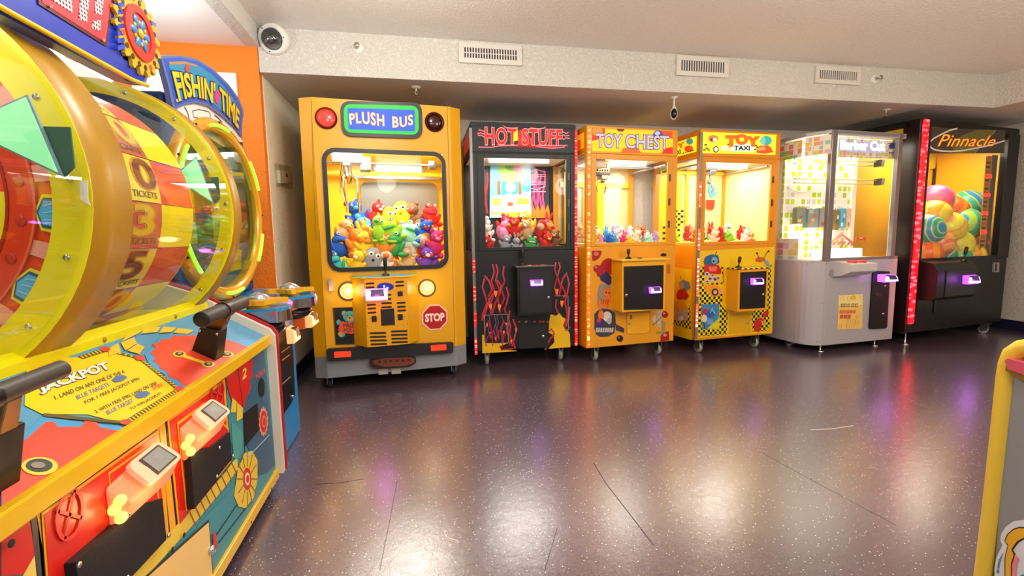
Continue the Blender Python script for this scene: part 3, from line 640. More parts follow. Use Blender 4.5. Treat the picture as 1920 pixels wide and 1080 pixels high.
for k in range(3):
    u = V((cos(k*2.09+.3), sin(k*2.09+.3), 0)); MB().tube([cc+V((0, 0, .05)), cc+u*.07+V((0, 0, 0)), cc+u*.075-V((0, 0, .09)), cc+u*.02-V((0, 0, .2))], [.007, .007, .007, .004], CHR, 8).build('prong', o)
mb = MB(); a = lx(*vB1((375, 640)), .3); b = lx(*vB1((385, 880)), .3); mb.tube([F.p(a[0], .3, a[1]), F.p(a[0]+.004, .3, b[1])], .011, mat('#c9b26a', .3, .7)); a = lx(*vB1((463, 640)), .4)
mb.tube([F.p(a[0], .4, a[1]), F.p(a[0]+.004, .4, b[1])], .009, mat('#b09a50', .3, .7)); mb.build('guide_rod', R_)
# header sign and lamps
mb = MB(); P1 = [(350, 120), (400, 80), (870, 95), (925, 140), (930, 300), (880, 345), (400, 328), (350, 285)]
def rq(mb, vw, tl, br, tr, bl, m_, r, lift, t, pl_=None):
    p_ = pl_ or pl; mb.rrect([p_.hit(*vw(x))+p_.n*lift for x in (bl, br, tr, tl)], p_.n, t, r, m_)
rq(mb, vB1, (338, 78), (932, 350), (928, 92), (352, 332), BKR, .07, .0, .02); o = mb.build('sign_bezel', R_, .003)
mb = MB(); rq(mb, vB1, (362, 102), (905, 325), (902, 116), (370, 308), glow('#12a52c', .75), .055, .02, .003); rq(mb, vB1, (392, 132), (878, 300), (874, 146), (400, 284), glow('#1246c8', .75), .012, .023, .002)
mb.dtext('PLUSH', vB1, [(412, 250), (480, 238), (590, 256), (655, 262)], [(405, 175), (520, 160), (590, 170), (652, 185)], pl, glow('#6b2a1a', .4), off=.055, lift=.0262, space=1.12)
mb.dtext('BUS', vB1, [(718, 272), (785, 268), (862, 250)], [(715, 195), (785, 198), (858, 180)], pl, glow('#6b2a1a', .4), off=.055, lift=.0262, space=1.12)
mb.dtext('PLUSH', vB1, [(412, 250), (480, 238), (590, 256), (655, 262)], [(405, 175), (520, 160), (590, 170), (652, 185)], pl, glow('#ffb48c', .9), off=.028, lift=.0272, space=1.12)
mb.dtext('BUS', vB1, [(718, 272), (785, 268), (862, 250)], [(715, 195), (785, 198), (858, 180)], pl, glow('#ffb48c', .9), off=.028, lift=.0272, space=1.12)
mb.build('backlit_sign', R_)
for (zx, zy, r, rim, lens, em, lb) in ((238, 200, .072, '#6b1008', '#ff3b30', .9, 'lit red lamp'), (1020, 228, .07, '#3a0a08', '#3c0e0c', 0, 'unlit dark red lamp')):
    c = pl.hit(*vB1((zx, zy))); mb = MB(); mb.lathe(c, -F.D, [(r, 0), (r, .012), (r*.82, .02)], mat(rim, .3), 32); o = mb.build('roof_lamp', R_, label=lb)
    MB().ell(c, r*.84, r*.84, .02, mat(lens, .15, 0, em), 24, 10, R=(-F.D).to_track_quat('Z', 'Y').to_matrix()).build('lens', o)
# panel seams
mb = MB(); sm = mat('#8a5a00', .6)
mb.stroke(vB1, [(130, 60), (145, 600), (165, 1080)], pl, .003, sm, .0005, .001); mb.stroke(vB1, [(1112, 95), (1125, 600), (1135, 1080)], pl, .003, sm, .0005, .001)
mb.stroke(vB2, [(100, 0), (145, 780)], pl, .003, sm, .0005, .001); mb.stroke(vB2, [(965, 0), (985, 780)], pl, .003, sm, .0005, .001)
mb.build('panel_seam', R_)
# headlights, handle, prize hole
for (zx, zy, r) in ((289, 403, .057), (803, 382, .055)):
    c = pl.hit(*vB2((zx, zy))); mb = MB(); mb.lathe(c, -F.D, [(r*1.2, 0), (r*1.2, .008), (r, .016), (r*.98, .01)], mat('#6e4a22', .3), 36); o = mb.build('headlamp', R_)
    MB().lathe(c, -F.D, [(0, .012), (r*.35, .016), (r*.4, .012), (r*.62, .016), (r*.66, .012), (r*.99, .01)], mat('#e8c07c', .2, 0, .45), 36).build('lens', o)
    MB().ell(c-F.D*.016, r*.3, .01, r*.3, glow('#fff4d0', 1.3), 16, 8).build('bulb', o)
light('headlamp_light', 'POINT', pl.hit(*vB2((289, 403)))-F.D*.07, .5, (1, .8, .5), .05, parent=R_, spec=.3); light('headlamp_light', 'POINT', pl.hit(*vB2((803, 382)))-F.D*.07, .5, (1, .8, .5), .05, parent=R_, spec=.3)
MB().dec(vB2, [(158, 328), (188, 325), (194, 400), (166, 403)], pl, CHR, 0, .018).build('door_handle', R_, .004)
mb = MB(); mb.dec(vB2, [(185, 512), (368, 505), (380, 750), (205, 757)], pl, mat('#6a4c04', .5), 0, .002); mb.dec(vB2, [(196, 514), (368, 507), (378, 745), (210, 750)], pl, mat('#0d0b0c', .4), .002, .002); o = mb.build('prize_hole', R_)
tl = mat('#4aa39c', .6); rd = mat('#e8412c', .5); gd = mat('#c49a3a', .5); mb = MB()
def disc(mb, vw, c, rx, ry, p_, m_, lift, t=.0015, n=24, rot=0.):
    mb.dec(vw, [(c[0]+rx*cos(2*pi*i/n)*cos(rot)-ry*sin(2*pi*i/n)*sin(rot), c[1]+rx*cos(2*pi*i/n)*sin(rot)+ry*sin(2*pi*i/n)*cos(rot)) for i in range(n)], p_, m_, lift, t)
for s in (-1, 1): disc(mb, vB4, (320+s*95, 245), 42, 45, pl, tl, .004); disc(mb, vB4, (320+s*92, 248), 26, 28, pl, gd, .006)
disc(mb, vB4, (322, 300), 112, 95, pl, tl, .006); disc(mb, vB4, (325, 335), 50, 45, pl, gd, .008); disc(mb, vB4, (322, 318), 15, 11, pl, BLK, .010); disc(mb, vB4, (285, 275), 14, 8, pl, BLK, .009); disc(mb, vB4, (352, 272), 14, 8, pl, BLK, .009)
disc(mb, vB4, (135, 395), 38, 45, pl, tl, .005); disc(mb, vB4, (185, 595), 62, 55, pl, tl, .005); disc(mb, vB4, (470, 590), 55, 50, pl, tl, .005); disc(mb, vB4, (170, 590), 40, 42, pl, gd, .007); disc(mb, vB4, (478, 590), 38, 40, pl, gd, .007)
mb.dec(vB4, [(190, 375), (260, 395), (400, 395), (485, 355), (510, 400), (515, 530), (430, 560), (360, 590), (230, 575), (130, 540), (135, 490), (160, 420)], pl, rd, .0085)
mb.dtext('PRIZE', vB4, [(215, 485), (450, 475)], [(215, 420), (450, 405)], pl, mat('#1e4a20', .5), off=.03, lift=.011); mb.dtext('PICK UP', vB4, [(225, 555), (455, 545)], [(222, 500), (452, 492)], pl, mat('#1e4a20', .5), off=.03, lift=.011)
mb.build('bear_sign', R_)
# STOP sign
c = pl.hit(*vB3((838, 620))); Ua, Za = F.U, V((0, 0, 1))
def octa(r, lift, t, m_, mb): mb.prism([c - F.D*lift + (Ua*cos(radians(22.5+45*i))+Za*sin(radians(22.5+45*i)))*r for i in range(8)], -F.D, t, m_)
mb = MB(); rr_ = (pl.hit(*vB3((965, 620)))-pl.hit(*vB3((708, 620)))).length/2/cos(radians(22.5))
octa(rr_, 0, .004, mat('#f2c8b8', .4), mb); octa(rr_*.9, .004, .001, mat('#b3101a', .35), mb)
mb.text('STOP', [c+Ua*x*rr_*.68-Za*rr_*.27 for x in (-1, 1)], [c+Ua*x*rr_*.68+Za*rr_*.27 for x in (-1, 1)], -F.D, mat('#f6ded2', .4), off=.05, lift=.0062); mb.build('stop_sign', R_)
# control box
cdep = .13; pc = F.plane(-cdep); A = F.px(*vB3((115, 225)), -cdep); B = F.px(*vB3((562, 212)), -cdep); Cc = F.px(*vB3((162, 925)), -cdep); D_ = F.px(*vB3((575, 890)), -cdep)
xa, xb = (A[0]+Cc[0])/2, (B[0]+D_[0])/2; z1_, z0_ = (A[1]+B[1])/2, (Cc[1]+D_[1])/2
mb = MB(); CTP = mat('#e58f0a', .35)
mb.prism([F.p(x, y, z0_) for x, y in ((xa, -cdep), (xb, -cdep), (xb+.09, 0), (xa-.09, 0))], (0, 0, 1), z1_-z0_, BUSY); o = mb.build('control_box', R_, .004)
mb = MB(); mb.prism([F.p(x, y, z1_) for x, y in ((xa-.012, -cdep-.01), (xb+.012, -cdep-.01), (xb+.1, -.001), (xa-.1, -.001))], (0, 0, 1), .006, mat('#e6d21c', .35)); mb.prism([F.p(x, y, z1_+.006) for x, y in ((xa, -cdep), (xb, -cdep), (xb+.085, -.001), (xa-.085, -.001))], (0, 0, 1), .004, mat('#1b9fd8', .3))
mb.prism([F.p(x, y, z1_+.01) for x, y in ((xa-.03, -.04), (xa+.05, -.04), (xa+.05, -.01), (xa-.03, -.01))], (0, 0, 1), .001, mat('#b4412c', .4)); mb.prism([F.p(x, y, z1_+.01) for x, y in ((xb-.05, -.04), (xb+.03, -.04), (xb+.03, -.01), (xb-.05, -.01))], (0, 0, 1), .001, mat('#b4412c', .4)); mb.build('control_panel', R_)
q = pc.hit(*vB3((345, 190))); joystick(F.p(F.loc(q)[0], -cdep*.55, z1_+.01), -F.D, R_, .13)
mb = MB()
for (x, y, l_) in ((183, 278, 90), (183, 318, 90), (483, 262, 88), (483, 300, 88), (197, 493, 90), (200, 532, 88), (202, 573, 88), (350, 478, 108), (350, 518, 108), (345, 395, 105), (345, 436, 105), (498, 474, 88), (500, 514, 88), (503, 552, 88),
                 (262, 780, 168), (264, 818, 168), (268, 855, 168), (271, 892, 168), (477, 762, 168), (479, 798, 168), (481, 836, 168), (483, 872, 168)):
    k = l_/2; mb.dec(vB3, [(x-k, y+4-6), (x-k+8, y-7), (x+k-8, y-12), (x+k, y-4), (x+k, y+4), (x+k-8, y+7), (x-k+8, y+12), (x-k, y+7)], pc, mat('#241004', .6), .0004, .001)
mb.build('vent_slots', R_); mb = MB()
for q in ([(288, 540), (425, 530), (435, 695), (298, 705)], [(197, 608), (248, 605), (252, 663), (202, 667)], [(460, 590), (512, 588), (515, 645), (465, 650)], [(460, 360), (512, 358), (515, 405), (463, 408)]): MB().dec(vB3, q, pc, mat('#1a1614', .5), .001, .003).build('coin_plate', R_)
for (x, y) in ((188, 630), (262, 627), (445, 615), (527, 612), (443, 350), (443, 385), (492, 350), (158, 710), (563, 688), (296, 533), (428, 700)): disc(mb, vB3, (x, y), 4, 4, pc, DK, .001, n=8)
mb.build('screw_heads', R_)
mb = MB(); disc(mb, vB3, (338, 312), 85, 42, pc, mat('#1c2c9a', .3), .001); disc(mb, vB3, (325, 308), 14, 18, pc, mat('#d8dcf0', .3), .003, n=5); disc(mb, vB3, (358, 322), 16, 12, pc, mat('#d8dcf0', .3), .003, n=5); mb.build('oval_emblem', R_)
reader(pc.hit(*vB3((248, 388))), F.U, -F.D, R_, .165, .085, .045, body='#c9a8ff', face='#f2e6ff', glowc=(.9, .1, .8), power=.7, em=1.)
# bumper, tail reflectors, brown badge, plates
mb = MB(); pb_ = pl
mb.dec(vB2, [(146, 788), (160, 775), (955, 733), (972, 735), (968, 795), (950, 803), (170, 856), (155, 850)], pl, BKR, 0, .035); o = mb.build('bumper', R_, .004)
pb_ = pl.off(.035); mb = MB(); mb.dec(vB2, [(197, 800), (306, 795), (308, 832), (200, 838)], pb_, glow('#ff3a12', .5), 0, .004); mb.build('reflector', o); mb = MB(); mb.dec(vB2, [(828, 757), (928, 750), (930, 787), (830, 794)], pb_, glow('#ff3a12', .5), 0, .004); mb.build('reflector', o)
mb = MB(); mb.dec(vB2, [(428, 870), (440, 842), (500, 832), (680, 825), (728, 835), (730, 865), (690, 890), (600, 900), (480, 905), (430, 890)], pl, mat('#2a1410', .5), 0, .03); mb.dec(vB2, [(445, 850), (520, 835), (690, 828), (722, 840), (715, 865), (650, 885), (520, 890), (460, 875)], pl, mat('#7c3a22', .5), .03, .003)
for k in range(6): mb.dec(vB2, [(480+k*38, 852-k*2), (500+k*38, 850-k*2), (502+k*38, 862-k*2), (484+k*38, 864-k*2)], pl, mat('#3a160c', .5), .033, .002)
mb.build('brown_badge', R_, .002)
mb = MB(); mb.dec(vB2, [(486, 912), (548, 908), (550, 945), (488, 949)], pl, mat('#b6b1a8', .5), 0, .003); mb.dec(vB2, [(570, 908), (632, 904), (634, 941), (572, 945)], pl, mat('#b6b1a8', .5), 0, .003); mb.build('skirt_plate', R_)
for (x, y) in ((.09, .1), (w_-.1, .1), (.09, d-.12), (w_-.1, d-.12)): caster(F, x, y, zb, R_)
DZ = wz0-.05
pile(F, [('front bottom layer', .13, DZ-.02, .2, wx0-.01, wx1+.01, [('frog', 'teal', 'blue'), ('bear', 'yellow'), ('block', 'grey', 'black'), ('bear', 'white'), ('doll', 'orange', 'red'), ('bear', 'tan', 'brown'), ('bear', 'purple'), ('bunny', 'purple', 'lavender')]),
          ('front middle layer', .17, DZ+.1, .21, wx0, wx1, [('frog', 'blue', 'black'), ('bear', 'orange', 'yellow'), ('bunny', 'yellow', 'orange'), ('bear', 'orange', 'tan'), ('frog', 'green', 'lime'), ('block', 'white', 'green'), ('doll', 'red', 'orange'), ('bear', 'magenta', 'pink')]),
          ('front upper layer', .2, DZ+.2, .2, wx0+.01, wx1-.1, [('bird', 'tan', 'yellow'), ('bear', 'orange', 'tan'), ('bunny', 'orange', 'yellow'), ('bird', 'lime', 'green'), ('frog', 'lime', 'green'), ('frog', 'mint', 'green'), ('bear', 'blue', 'red')]),
          ('back lower layer', .42, DZ+.13, .26, wx0, wx1, [('frog', 'yellow'), ('bear', 'sky blue'), ('bear', 'teal'), ('frog', 'green'), ('bear', 'grey'), ('bear', 'brown', 'tan'), ('bear', 'red')]),
          ('back top layer', .45, DZ+.32, .22, wx0+.16, wx1+.02, [('bear', 'blue', 'sky blue'), ('bird', 'red', 'white'), ('block', 'yellow', 'red'), ('block', 'yellow', 'orange'), ('bear', 'brown', 'red'), ('frog', 'red', 'magenta')])],
     'plush toys heaped in the yellow bus machine', 'yellow bus machine')
# ---------------------------------------------------------------- black flame crane
F, w_, R_ = mk('flame_crane_machine', 'black prize crane with red flame decals and HOT STUFF sign', 'arcade machine', (.45, 3.85), (1.325, 3.84), 2.01)
h, d, zb = 2.01, .7, .14; pl = F.plane(); vH1 = view(860, 210, 4.3217); vH2 = view(860, 450, 4.3217)
a = F.px(*vH1((205, 375))); b = F.px(*vH1((872, 1055+55)))
win = (a[0], b[0], F.px(*vH2((540, 55)))[1], F.px(*vH1((540, 375)))[1]); hz = win[3]+.045
cabinet(F, w_, d, h, zb, win, BLK, R_, mat('#b8aa78', .4), mat('#1a1a1c', .4), hz, lampe=9)
p2 = F.plane(d-.03)
# artwork on the back panel: flames and a colourful poster
FL = mat('#e8508c', .5); FLR = mat('#e0281c', .5); FLO = mat('#ff8a1e', .5)
MB().box(F, .05, w_-.05, d-.028, d-.022, win[2], hz-.01, mat('#3c3a3e', .4)).build('back_artwork', R_)
mb = MB()
for (x, s) in ((205, 1), (225, -1), (600, 1), (630, -1), (660, 1), (690, -1), (620, -1), (645, 1)):
    P = [(x+s*10*sin(k*.9+x), 850-k*42-(x % 50)) for k in range(9)]; mb.stroke(vH1, P, p2, .018, FL if x > 400 else FLR, .002, .002)
for k in range(7): mb.stroke(vH1, [(590, 480+k*28), (630, 465+k*30+(k % 2)*14), (705, 490+k*26-(k % 3)*10)], p2, .008, mat('#f7a9c8', .5), .003, .002)
for x in (600, 640, 680, 720): mb.dec(vH1, [(x-25, 860), (x-20, 800), (x, 750), (x+18, 800), (x+25, 860)], p2, FLO, .005, .002)
mb.build('flame_print', R_)
p3 = F.plane(d-.06); mb = MB(); mb.dec(vH1, [(255, 400), (582, 380), (588, 850), (250, 860)], p3, mat('#7fd0e8', .4), 0, .004); o = mb.build('hanging_poster', R_)
mb = MB()
mb.dec(vH1, [(262, 690), (585, 640), (588, 848), (256, 850)], p3, mat('#f2dcd8', .4), .004, .001); mb.dec(vH1, [(352, 402), (526, 400), (520, 420), (356, 424)], p3, mat('#e8f4f4', .4), .004, .001)
disc(mb, vH1, (425, 470), 110, 55, p3, mat('#9fce5a', .4), .004); disc(mb, vH1, (425, 440), 50, 35, p3, mat('#5fae3c', .4), .006); disc(mb, vH1, (430, 530), 85, 40, p3, mat('#f2dc78', .4), .008); disc(mb, vH1, (480, 460), 40, 30, p3, mat('#e79ac0', .4), .0075)
disc(mb, vH1, (550, 590), 35, 60, p3, mat('#4fb3e8', .4), .005); mb.dec(vH1, [(355, 570), (475, 568), (478, 665), (350, 670)], p3, mat('#3aa0dc', .4), .006); disc(mb, vH1, (418, 610), 42, 45, p3, mat('#f4c8c8', .4), .009)
for x in (325, 495): mb.dec(vH1, [(x-12, 560), (x+12, 560), (x+14, 665), (x-12, 668)], p3, mat('#8a6a3c', .4), .007)
mb.dec(vH1, [(470, 700), (570, 702), (568, 745), (472, 745)], p3, mat('#e3d23a', .4), .006); mb.dec(vH1, [(270, 695), (345, 700), (340, 760), (272, 750)], p3, mat('#a9d06a', .4), .006); disc(mb, vH1, (418, 745), 24, 16, p3, mat('#b0623c', .4), .007); disc(mb, vH1, (405, 690), 40, 30, p3, mat('#efe0ae', .4), .0065)
for k in range(16): mb.dec(vH1, [(265+k*20, 808), (279+k*20, 808), (279+k*20, 826), (265+k*20, 826)], p3, mat('#e7cf4a', .4), .0055)
mb.build('poster_print', o)
# header
mb = MB(); fl2 = glow('#e46a76', .55)
for P in ([(160, 145), (185, 150), (215, 160)], [(150, 175), (180, 170), (215, 182)], [(155, 190), (185, 190), (210, 205)], [(355, 105), (375, 125), (420, 135), (480, 128)], [(705, 118), (690, 132), (640, 138), (580, 130)], [(160, 285), (260, 288), (330, 275), (480, 270)],
          [(620, 275), (700, 290), (760, 295), (860, 285)], [(890, 165), (870, 175), (840, 160)], [(895, 190), (865, 195), (840, 185)], [(900, 215), (870, 210), (845, 225)], [(640, 268), (760, 272), (880, 272)]):
    mb.stroke(vH1, P, pl, .009, fl2, .002, .002)
mb.dec(vH1, [(330, 272), (480, 268), (470, 150), (560, 140), (560, 175), (620, 265), (700, 285), (760, 298), (820, 270), (300, 262)], pl, glow('#c81c14', .45), .0015, .001)
bt, tp = [(218, 262), (480, 262), (832, 268)], [(215, 128), (480, 140), (835, 148)]
mb.dtext("HOT STUFF", vH1, bt, tp, pl, glow('#e8b8b4', .7), off=.055, lift=.0052, space=1.1); mb.dtext("HOT STUFF", vH1, bt, tp, pl, glow('#c8140e', .8), off=.032, lift=.0062, space=1.1)
mb.dtext("HOT STUFF", vH1, [(x+1, y-3) for x, y in bt], [(x, (y+b_[1])/2+22) for (x, y), b_ in zip(tp, bt)], pl, glow('#f08a1c', .8), off=.0, lift=.0072, space=1.1) if False else None
mb.dec(vH1, [(445, 180), (475, 140), (480, 230), (440, 240)], pl, glow('#e8d820', .8), .007, .001)
mb.build('backlit_sign', R_)
mb = MB(); mb.box(F, 0.0, w_, -.004, 0, h-.03, h+.0, BLK).box(F, .02, w_-.02, -.004, 0, hz-.012, hz+.004, BLKM); mb.build('header_trim', R_)
# side header art
ps = F.side(); mb = MB(); z_ = lambda y, z: F.p(0, y, z)-F.U*.002
mb.prism([z_(.05, hz+.05), z_(.6, hz+.05), z_(.6, h-.05), z_(.05, h-.05)], -F.U, .002, glow('#b83a20', .4)); mb.build('side_sign', R_)
# flames on the front
mb = MB(); R1 = mat('#c2182a', .35); R2 = mat('#ff7a28', .35, 0, .15); YF_ = mat('#e9b90c', .35); PK = mat('#b86a80', .35)
mb.dec(vH2, [(190, 765), (205, 770), (210, 835), (400, 835), (330, 860), (345, 890), (470, 895), (470, 900), (192, 918)], pl, YF_, .001)
mb.dec(vH2, [(735, 650), (745, 600), (790, 615), (815, 590), (840, 625), (870, 640), (850, 700), (885, 735), (900, 760), (905, 868), (728, 880), (745, 860), (775, 830), (770, 770), (728, 750)], pl, YF_, .001)
for P in ([(275, 195), (290, 260), (265, 330), (290, 420), (262, 500), (265, 590)], [(303, 195), (318, 250), (300, 330), (330, 400), (318, 480), (335, 590)], [(368, 210), (358, 270), (372, 330), (345, 400), (370, 470), (352, 520)],
          [(210, 288), (245, 330), (270, 400), (240, 460)], [(210, 310), (192, 380), (215, 450), (228, 510), (195, 600), (190, 655)], [(312, 325), (345, 370), (335, 430), (300, 500), (270, 600)], [(385, 380), (405, 440), (388, 520), (370, 560), (385, 600)], [(240, 470), (262, 530), (262, 600)], [(290, 420), (250, 480), (225, 560), (200, 640)],
          [(415, 570), (405, 640), (420, 700), (410, 760), (440, 830), (460, 880)], [(440, 640), (470, 720), (450, 800), (430, 860)],
          [(788, 180), (778, 240), (800, 300), (775, 380), (790, 440)], [(812, 180), (822, 220), (800, 290), (825, 380), (815, 450)], [(878, 265), (845, 310), (830, 360), (865, 430), (850, 470)], [(878, 285), (895, 350), (880, 430), (860, 500), (880, 600), (865, 690)], [(790, 480), (785, 540), (805, 590)], [(900, 540), (890, 640), (870, 700)]):
    mb.stroke(vH2, P, pl, .0145, R1, .002, .001); mb.stroke(vH2, [(x-3, y) for x, y in P[:3]], pl, .004, PK, .0035, .001)
for (x, y) in ((300, 430), (258, 535), (330, 540), (795, 415), (835, 510), (230, 685), (250, 755), (383, 680), (300, 795), (365, 745), (425, 820), (465, 725)):
    s = 1 if y < 600 else .6; mb.dec(vH2, [(x-14*s, y-18*s), (x+14*s, y-18*s), (x+10*s, y+10*s), (x, y+38*s), (x-10*s, y+10*s)], pl, R2, .0035, .001)
PU = mat('#7c4a78', .35)
for x in (245, 290, 310, 350, 395): mb.stroke(vH2, [(x, 615), (x+12, 670), (x-6, 730), (x+14, 800)], pl, .007, PU, .0045, .001)
for (x, y) in ((240, 700), (300, 740), (365, 700), (330, 780), (250, 800), (385, 790)): mb.stroke(vH2, [(x-30, y+60), (x-22, y), (x, y-50), (x+20, y), (x+26, y+60)], pl, .008, R1, .004, .001)
mb.stroke(vH2, [(700, 890), (740, 800), (775, 760), (750, 720), (730, 740)], pl, .014, R1, .003, .001); mb.stroke(vH2, [(905, 700), (870, 735), (850, 690), (870, 640)], pl, .012, R1, .003, .001); mb.stroke(vH2, [(330, 870), (360, 850), (340, 890), (440, 880)], pl, .012, R1, .003, .001)
mb.build('flame_decal', R_)
mb = MB(); sl = mat('#c8c0bc', .4, .3)
mb.stroke(vH2, [(205, 608), (395, 600), (402, 832), (215, 838), (205, 608)], pl, .0035, sl, .006, .001); mb.stroke(vH2, [(775, 452), (884, 452), (888, 730)], pl, .0035, sl, .006, .001); mb.build('flap_outline', R_)
# control box
dep = .12; pc = F.plane(-dep); A = F.px(*vH2((470, 235)), -dep); B = F.px(*vH2((770, 205)), -dep); Cc = F.px(*vH2((480, 615)), -dep); D_ = F.px(*vH2((772, 605)), -dep)
x0, x1, z1_, z0_ = (A[0]+Cc[0])/2, (B[0]+D_[0])/2, (A[1]+B[1])/2, (Cc[1]+D_[1])/2
MB().box(F, x0, x1, -dep, 0, z0_, z1_, BLK).build('control_box', R_, .005); MB().box(F, x0-.01, x1+.01, -dep-.01, -.002, z1_, z1_+.012, mat('#6f6a70', .25, .5)).build('control_panel', R_, .003)
mb = MB()
for k, c_ in enumerate(('#c83a2c', '#e0c040', '#d82010', '#d82010', '#e0a030', '#b83020')): mb.box(F, x0+.07+k*.035, x0+.098+k*.035, -dep+.02+.01*(k % 2), -.02, z1_+.012, z1_+.0135, mat(c_, .3))
mb.build('panel_sticker', R_)
joystick(F.p(x0+.06, -dep*.5, z1_+.012), -F.D, R_, .14)
mb = MB(); mb.box(F, x0+.02, x1-.02, -dep-.006, -dep, z0_+.02, z1_-.03, BLKM); mb.build('control_door', R_, .002); lock(pc.hit(*vH2((727, 465)))-F.D*.006, -F.D, R_)
reader(pc.hit(*vH2((628, 345)))-F.D*.006, F.U, -F.D, R_, .115, .052, .03, power=.22)
mb = MB(); mb.dec(vH2, [(480, 690), (720, 682), (725, 870), (485, 880)], pl, BLKM, .001, .006); mb.build('coin_door', R_, .002); lock(pl.hit(*vH2((682, 778)))-F.D*.007, -F.D, R_, .014)
mb = MB()
for x in (490, 545, 615, 660, 685, 720): mb.dec(vH2, [(x-9, 655), (x+9, 653), (x+9, 668), (x-9, 670)], pl, glow('#7a2018', .5) if x != 545 else mat('#8a8580', .3), .001, .003)
mb.build('button_row', R_)
LEDR = led_mat('#c80c10', '#ff8a78', 70, .8)
mb = MB(); al = mat('#8e8e8c', .3, .8); mb.box(F, -.012, .012, -.014, 0, zb, h-.05, al); mb.build('corner_strip', R_, .002)
mb = MB()
for (za_, zb_) in ((150, 262), (372, 490), (580, 695), (790, 925)):
    mb.box(F, -.009, .011, -.019, -.013, F.px(*vH2((140, zb_)))[1], F.px(*vH2((135, za_)))[1], LEDR)
mb.build('led_strip', R_)
MB().box(F, w_-.008, w_+.012, -.014, 0, zb, h-.05, LEDR).build('led_strip', R_)
for (x, y) in ((.1, .06), (w_-.12, .06), (.1, d-.12), (w_-.12, d-.12)): caster(F, x, y, zb, R_, mat('#8c8a88', .5))
DZ = win[2]-.02
pile(F, [('front layer', .13, DZ-.03, .15, win[0], win[1], [('bear', 'red', 'white'), ('bear', 'grey', 'white'), ('bunny', 'grey', 'pink'), ('frog', 'green'), ('bear', 'red', 'yellow'), ('bear', 'brown', 'tan')]),
          ('middle layer', .22, DZ+.07, .17, win[0], win[1], [('bunny', 'white', 'yellow'), ('bird', 'pink', 'yellow'), ('bear', 'red', 'orange'), ('bear', 'tan'), ('doll', 'red', 'red'), ('bear', 'orange', 'red')]),
          ('back layer', .42, DZ+.11, .2, win[0]-.02, win[1], [('frog', 'white', 'pink'), ('bear', 'red', 'pink'), ('bear', 'yellow'), ('bird', 'yellow', 'orange'), ('bunny', 'red', 'pink')])],
     'plush toys heaped in the black flame machine', 'black flame machine')
# ---------------------------------------------------------------- toy chest crane
CHY = mat('#e59a08', .35, 0, 0, 0, 60, .2); CHY2 = mat('#f2ad0a', .35)
F, w_, R_ = mk('toy_chest_machine', 'orange-yellow prize crane with chrome TOY CHEST lettering on its header', 'arcade machine', (1.39, 3.75), (2.255, 3.83), 1.99)
h, d, zb = 1.99, .76, .13; pl = F.plane(); vC1 = view(1070, 220, 4.5); vC2 = view(1070, 450, 4.32)
a = F.px(*vC1((215, 700))); b = F.px(*vC1((815, 700)))
win = (a[0], b[0], F.px(*vC2((500, 18)))[1], F.px(*vC1((510, 362)))[1]); hz = win[3]+.045
cabinet(F, w_, d, h, zb, win, CHY, R_, mat('#e8d9a0', .4), mat('#d8c890', .5), hz, lampe=11, backm=mat('#dcc990', .35))
mb = MB()      # interior posts and mirror
mb.box(F, .1, .2, d-.06, d-.02, win[2], hz, mat('#f0d40e', .4)).box(F, .46, .52, d-.06, d-.02, win[2], hz, mat('#e8c80c', .4)).box(F, .3, .36, d-.045, d-.03, win[2], hz-.15, mat('#d8920c', .4)).box(F, .06, w_-.06, d-.05, d-.03, hz-.2, hz-.15, mat('#f0d40e', .4)); mb.build('inner_post', R_)
MB().box(F, .21, .45, d-.032, d-.026, win[2], hz-.2, mat('#a8a498', .35, .5)).box(F, .53, .72, d-.032, d-.026, win[2], hz-.2, mat('#d8cfb8', .35, .2)).build('rear_mirror', R_)
MB().box(F, .045, .2, .05, .3, hz-.1, hz-.02, mat('#ead9c0', .4)).build('crane_housing', R_)
x, z = F.px(*vC1((270, 470)), .25); claw(F, x, .25, hz-.09, z-.09, R_, mat('#c8b88a', .25, .9), .9)
cpl = F.plane(.2); mb = MB(); mb.dec(vC1, [(215, 362), (325, 362), (325, 465), (218, 465)], cpl, mat('#f2dcae', .4), 0, .004)
for k in range(3): disc(mb, vC1, (238+k*33, 385), 15, 17, cpl, mat('#f06a1e', .4), .005)
for k in range(5): mb.dec(vC1, [(222+k*21, 440), (232+k*21, 440), (228+k*21, 455), (218+k*21, 455)], cpl, BLK, .005)
mb.dtext('TAXI', vC1, [(236, 428), (302, 426)], [(236, 404), (302, 402)], cpl, BLK, off=.04, lift=.006); mb.build('crane_sign', R_)
gantry(F, .06, w_-.06, .08, d-.08, hz-.06, .3, R_)
# header
mb = MB(); mb.dec(vC1, [(182, 92), (862, 118), (862, 305), (182, 285)], pl, glow('#f5b70c', .75), .0, .003)
hp = pl.off(.003)
mb.dec(vC1, [(182, 92), (290, 94), (290, 130), (260, 170), (222, 190), (182, 198)], hp, glow('#e8340e', .7), .0, .001); disc(mb, vC1, (225, 120), 45, 40, hp, glow('#f08030', .6), .0012)
mb.dec(vC1, [(384, 98), (458, 100), (440, 120), (405, 120)], hp, glow('#5a1a1e', .3), 0, .001); mb.dec(vC1, [(425, 300), (440, 262), (500, 250), (560, 262), (600, 300)], hp, glow('#e85a10', .7), 0, .001)
mb.dec(vC1, [(770, 305), (790, 262), (862, 250), (862, 305)], hp, glow('#d81c10', .7), 0, .001); mb.dec(vC1, [(745, 112), (862, 118), (862, 180), (790, 165)], hp, glow('#d8480e', .6), 0, .001); disc(mb, vC1, (735, 148), 42, 38, hp, glow('#4a4aa0', .4), .001); disc(mb, vC1, (730, 135), 22, 16, hp, glow('#b8bce0', .5), .0025)
None
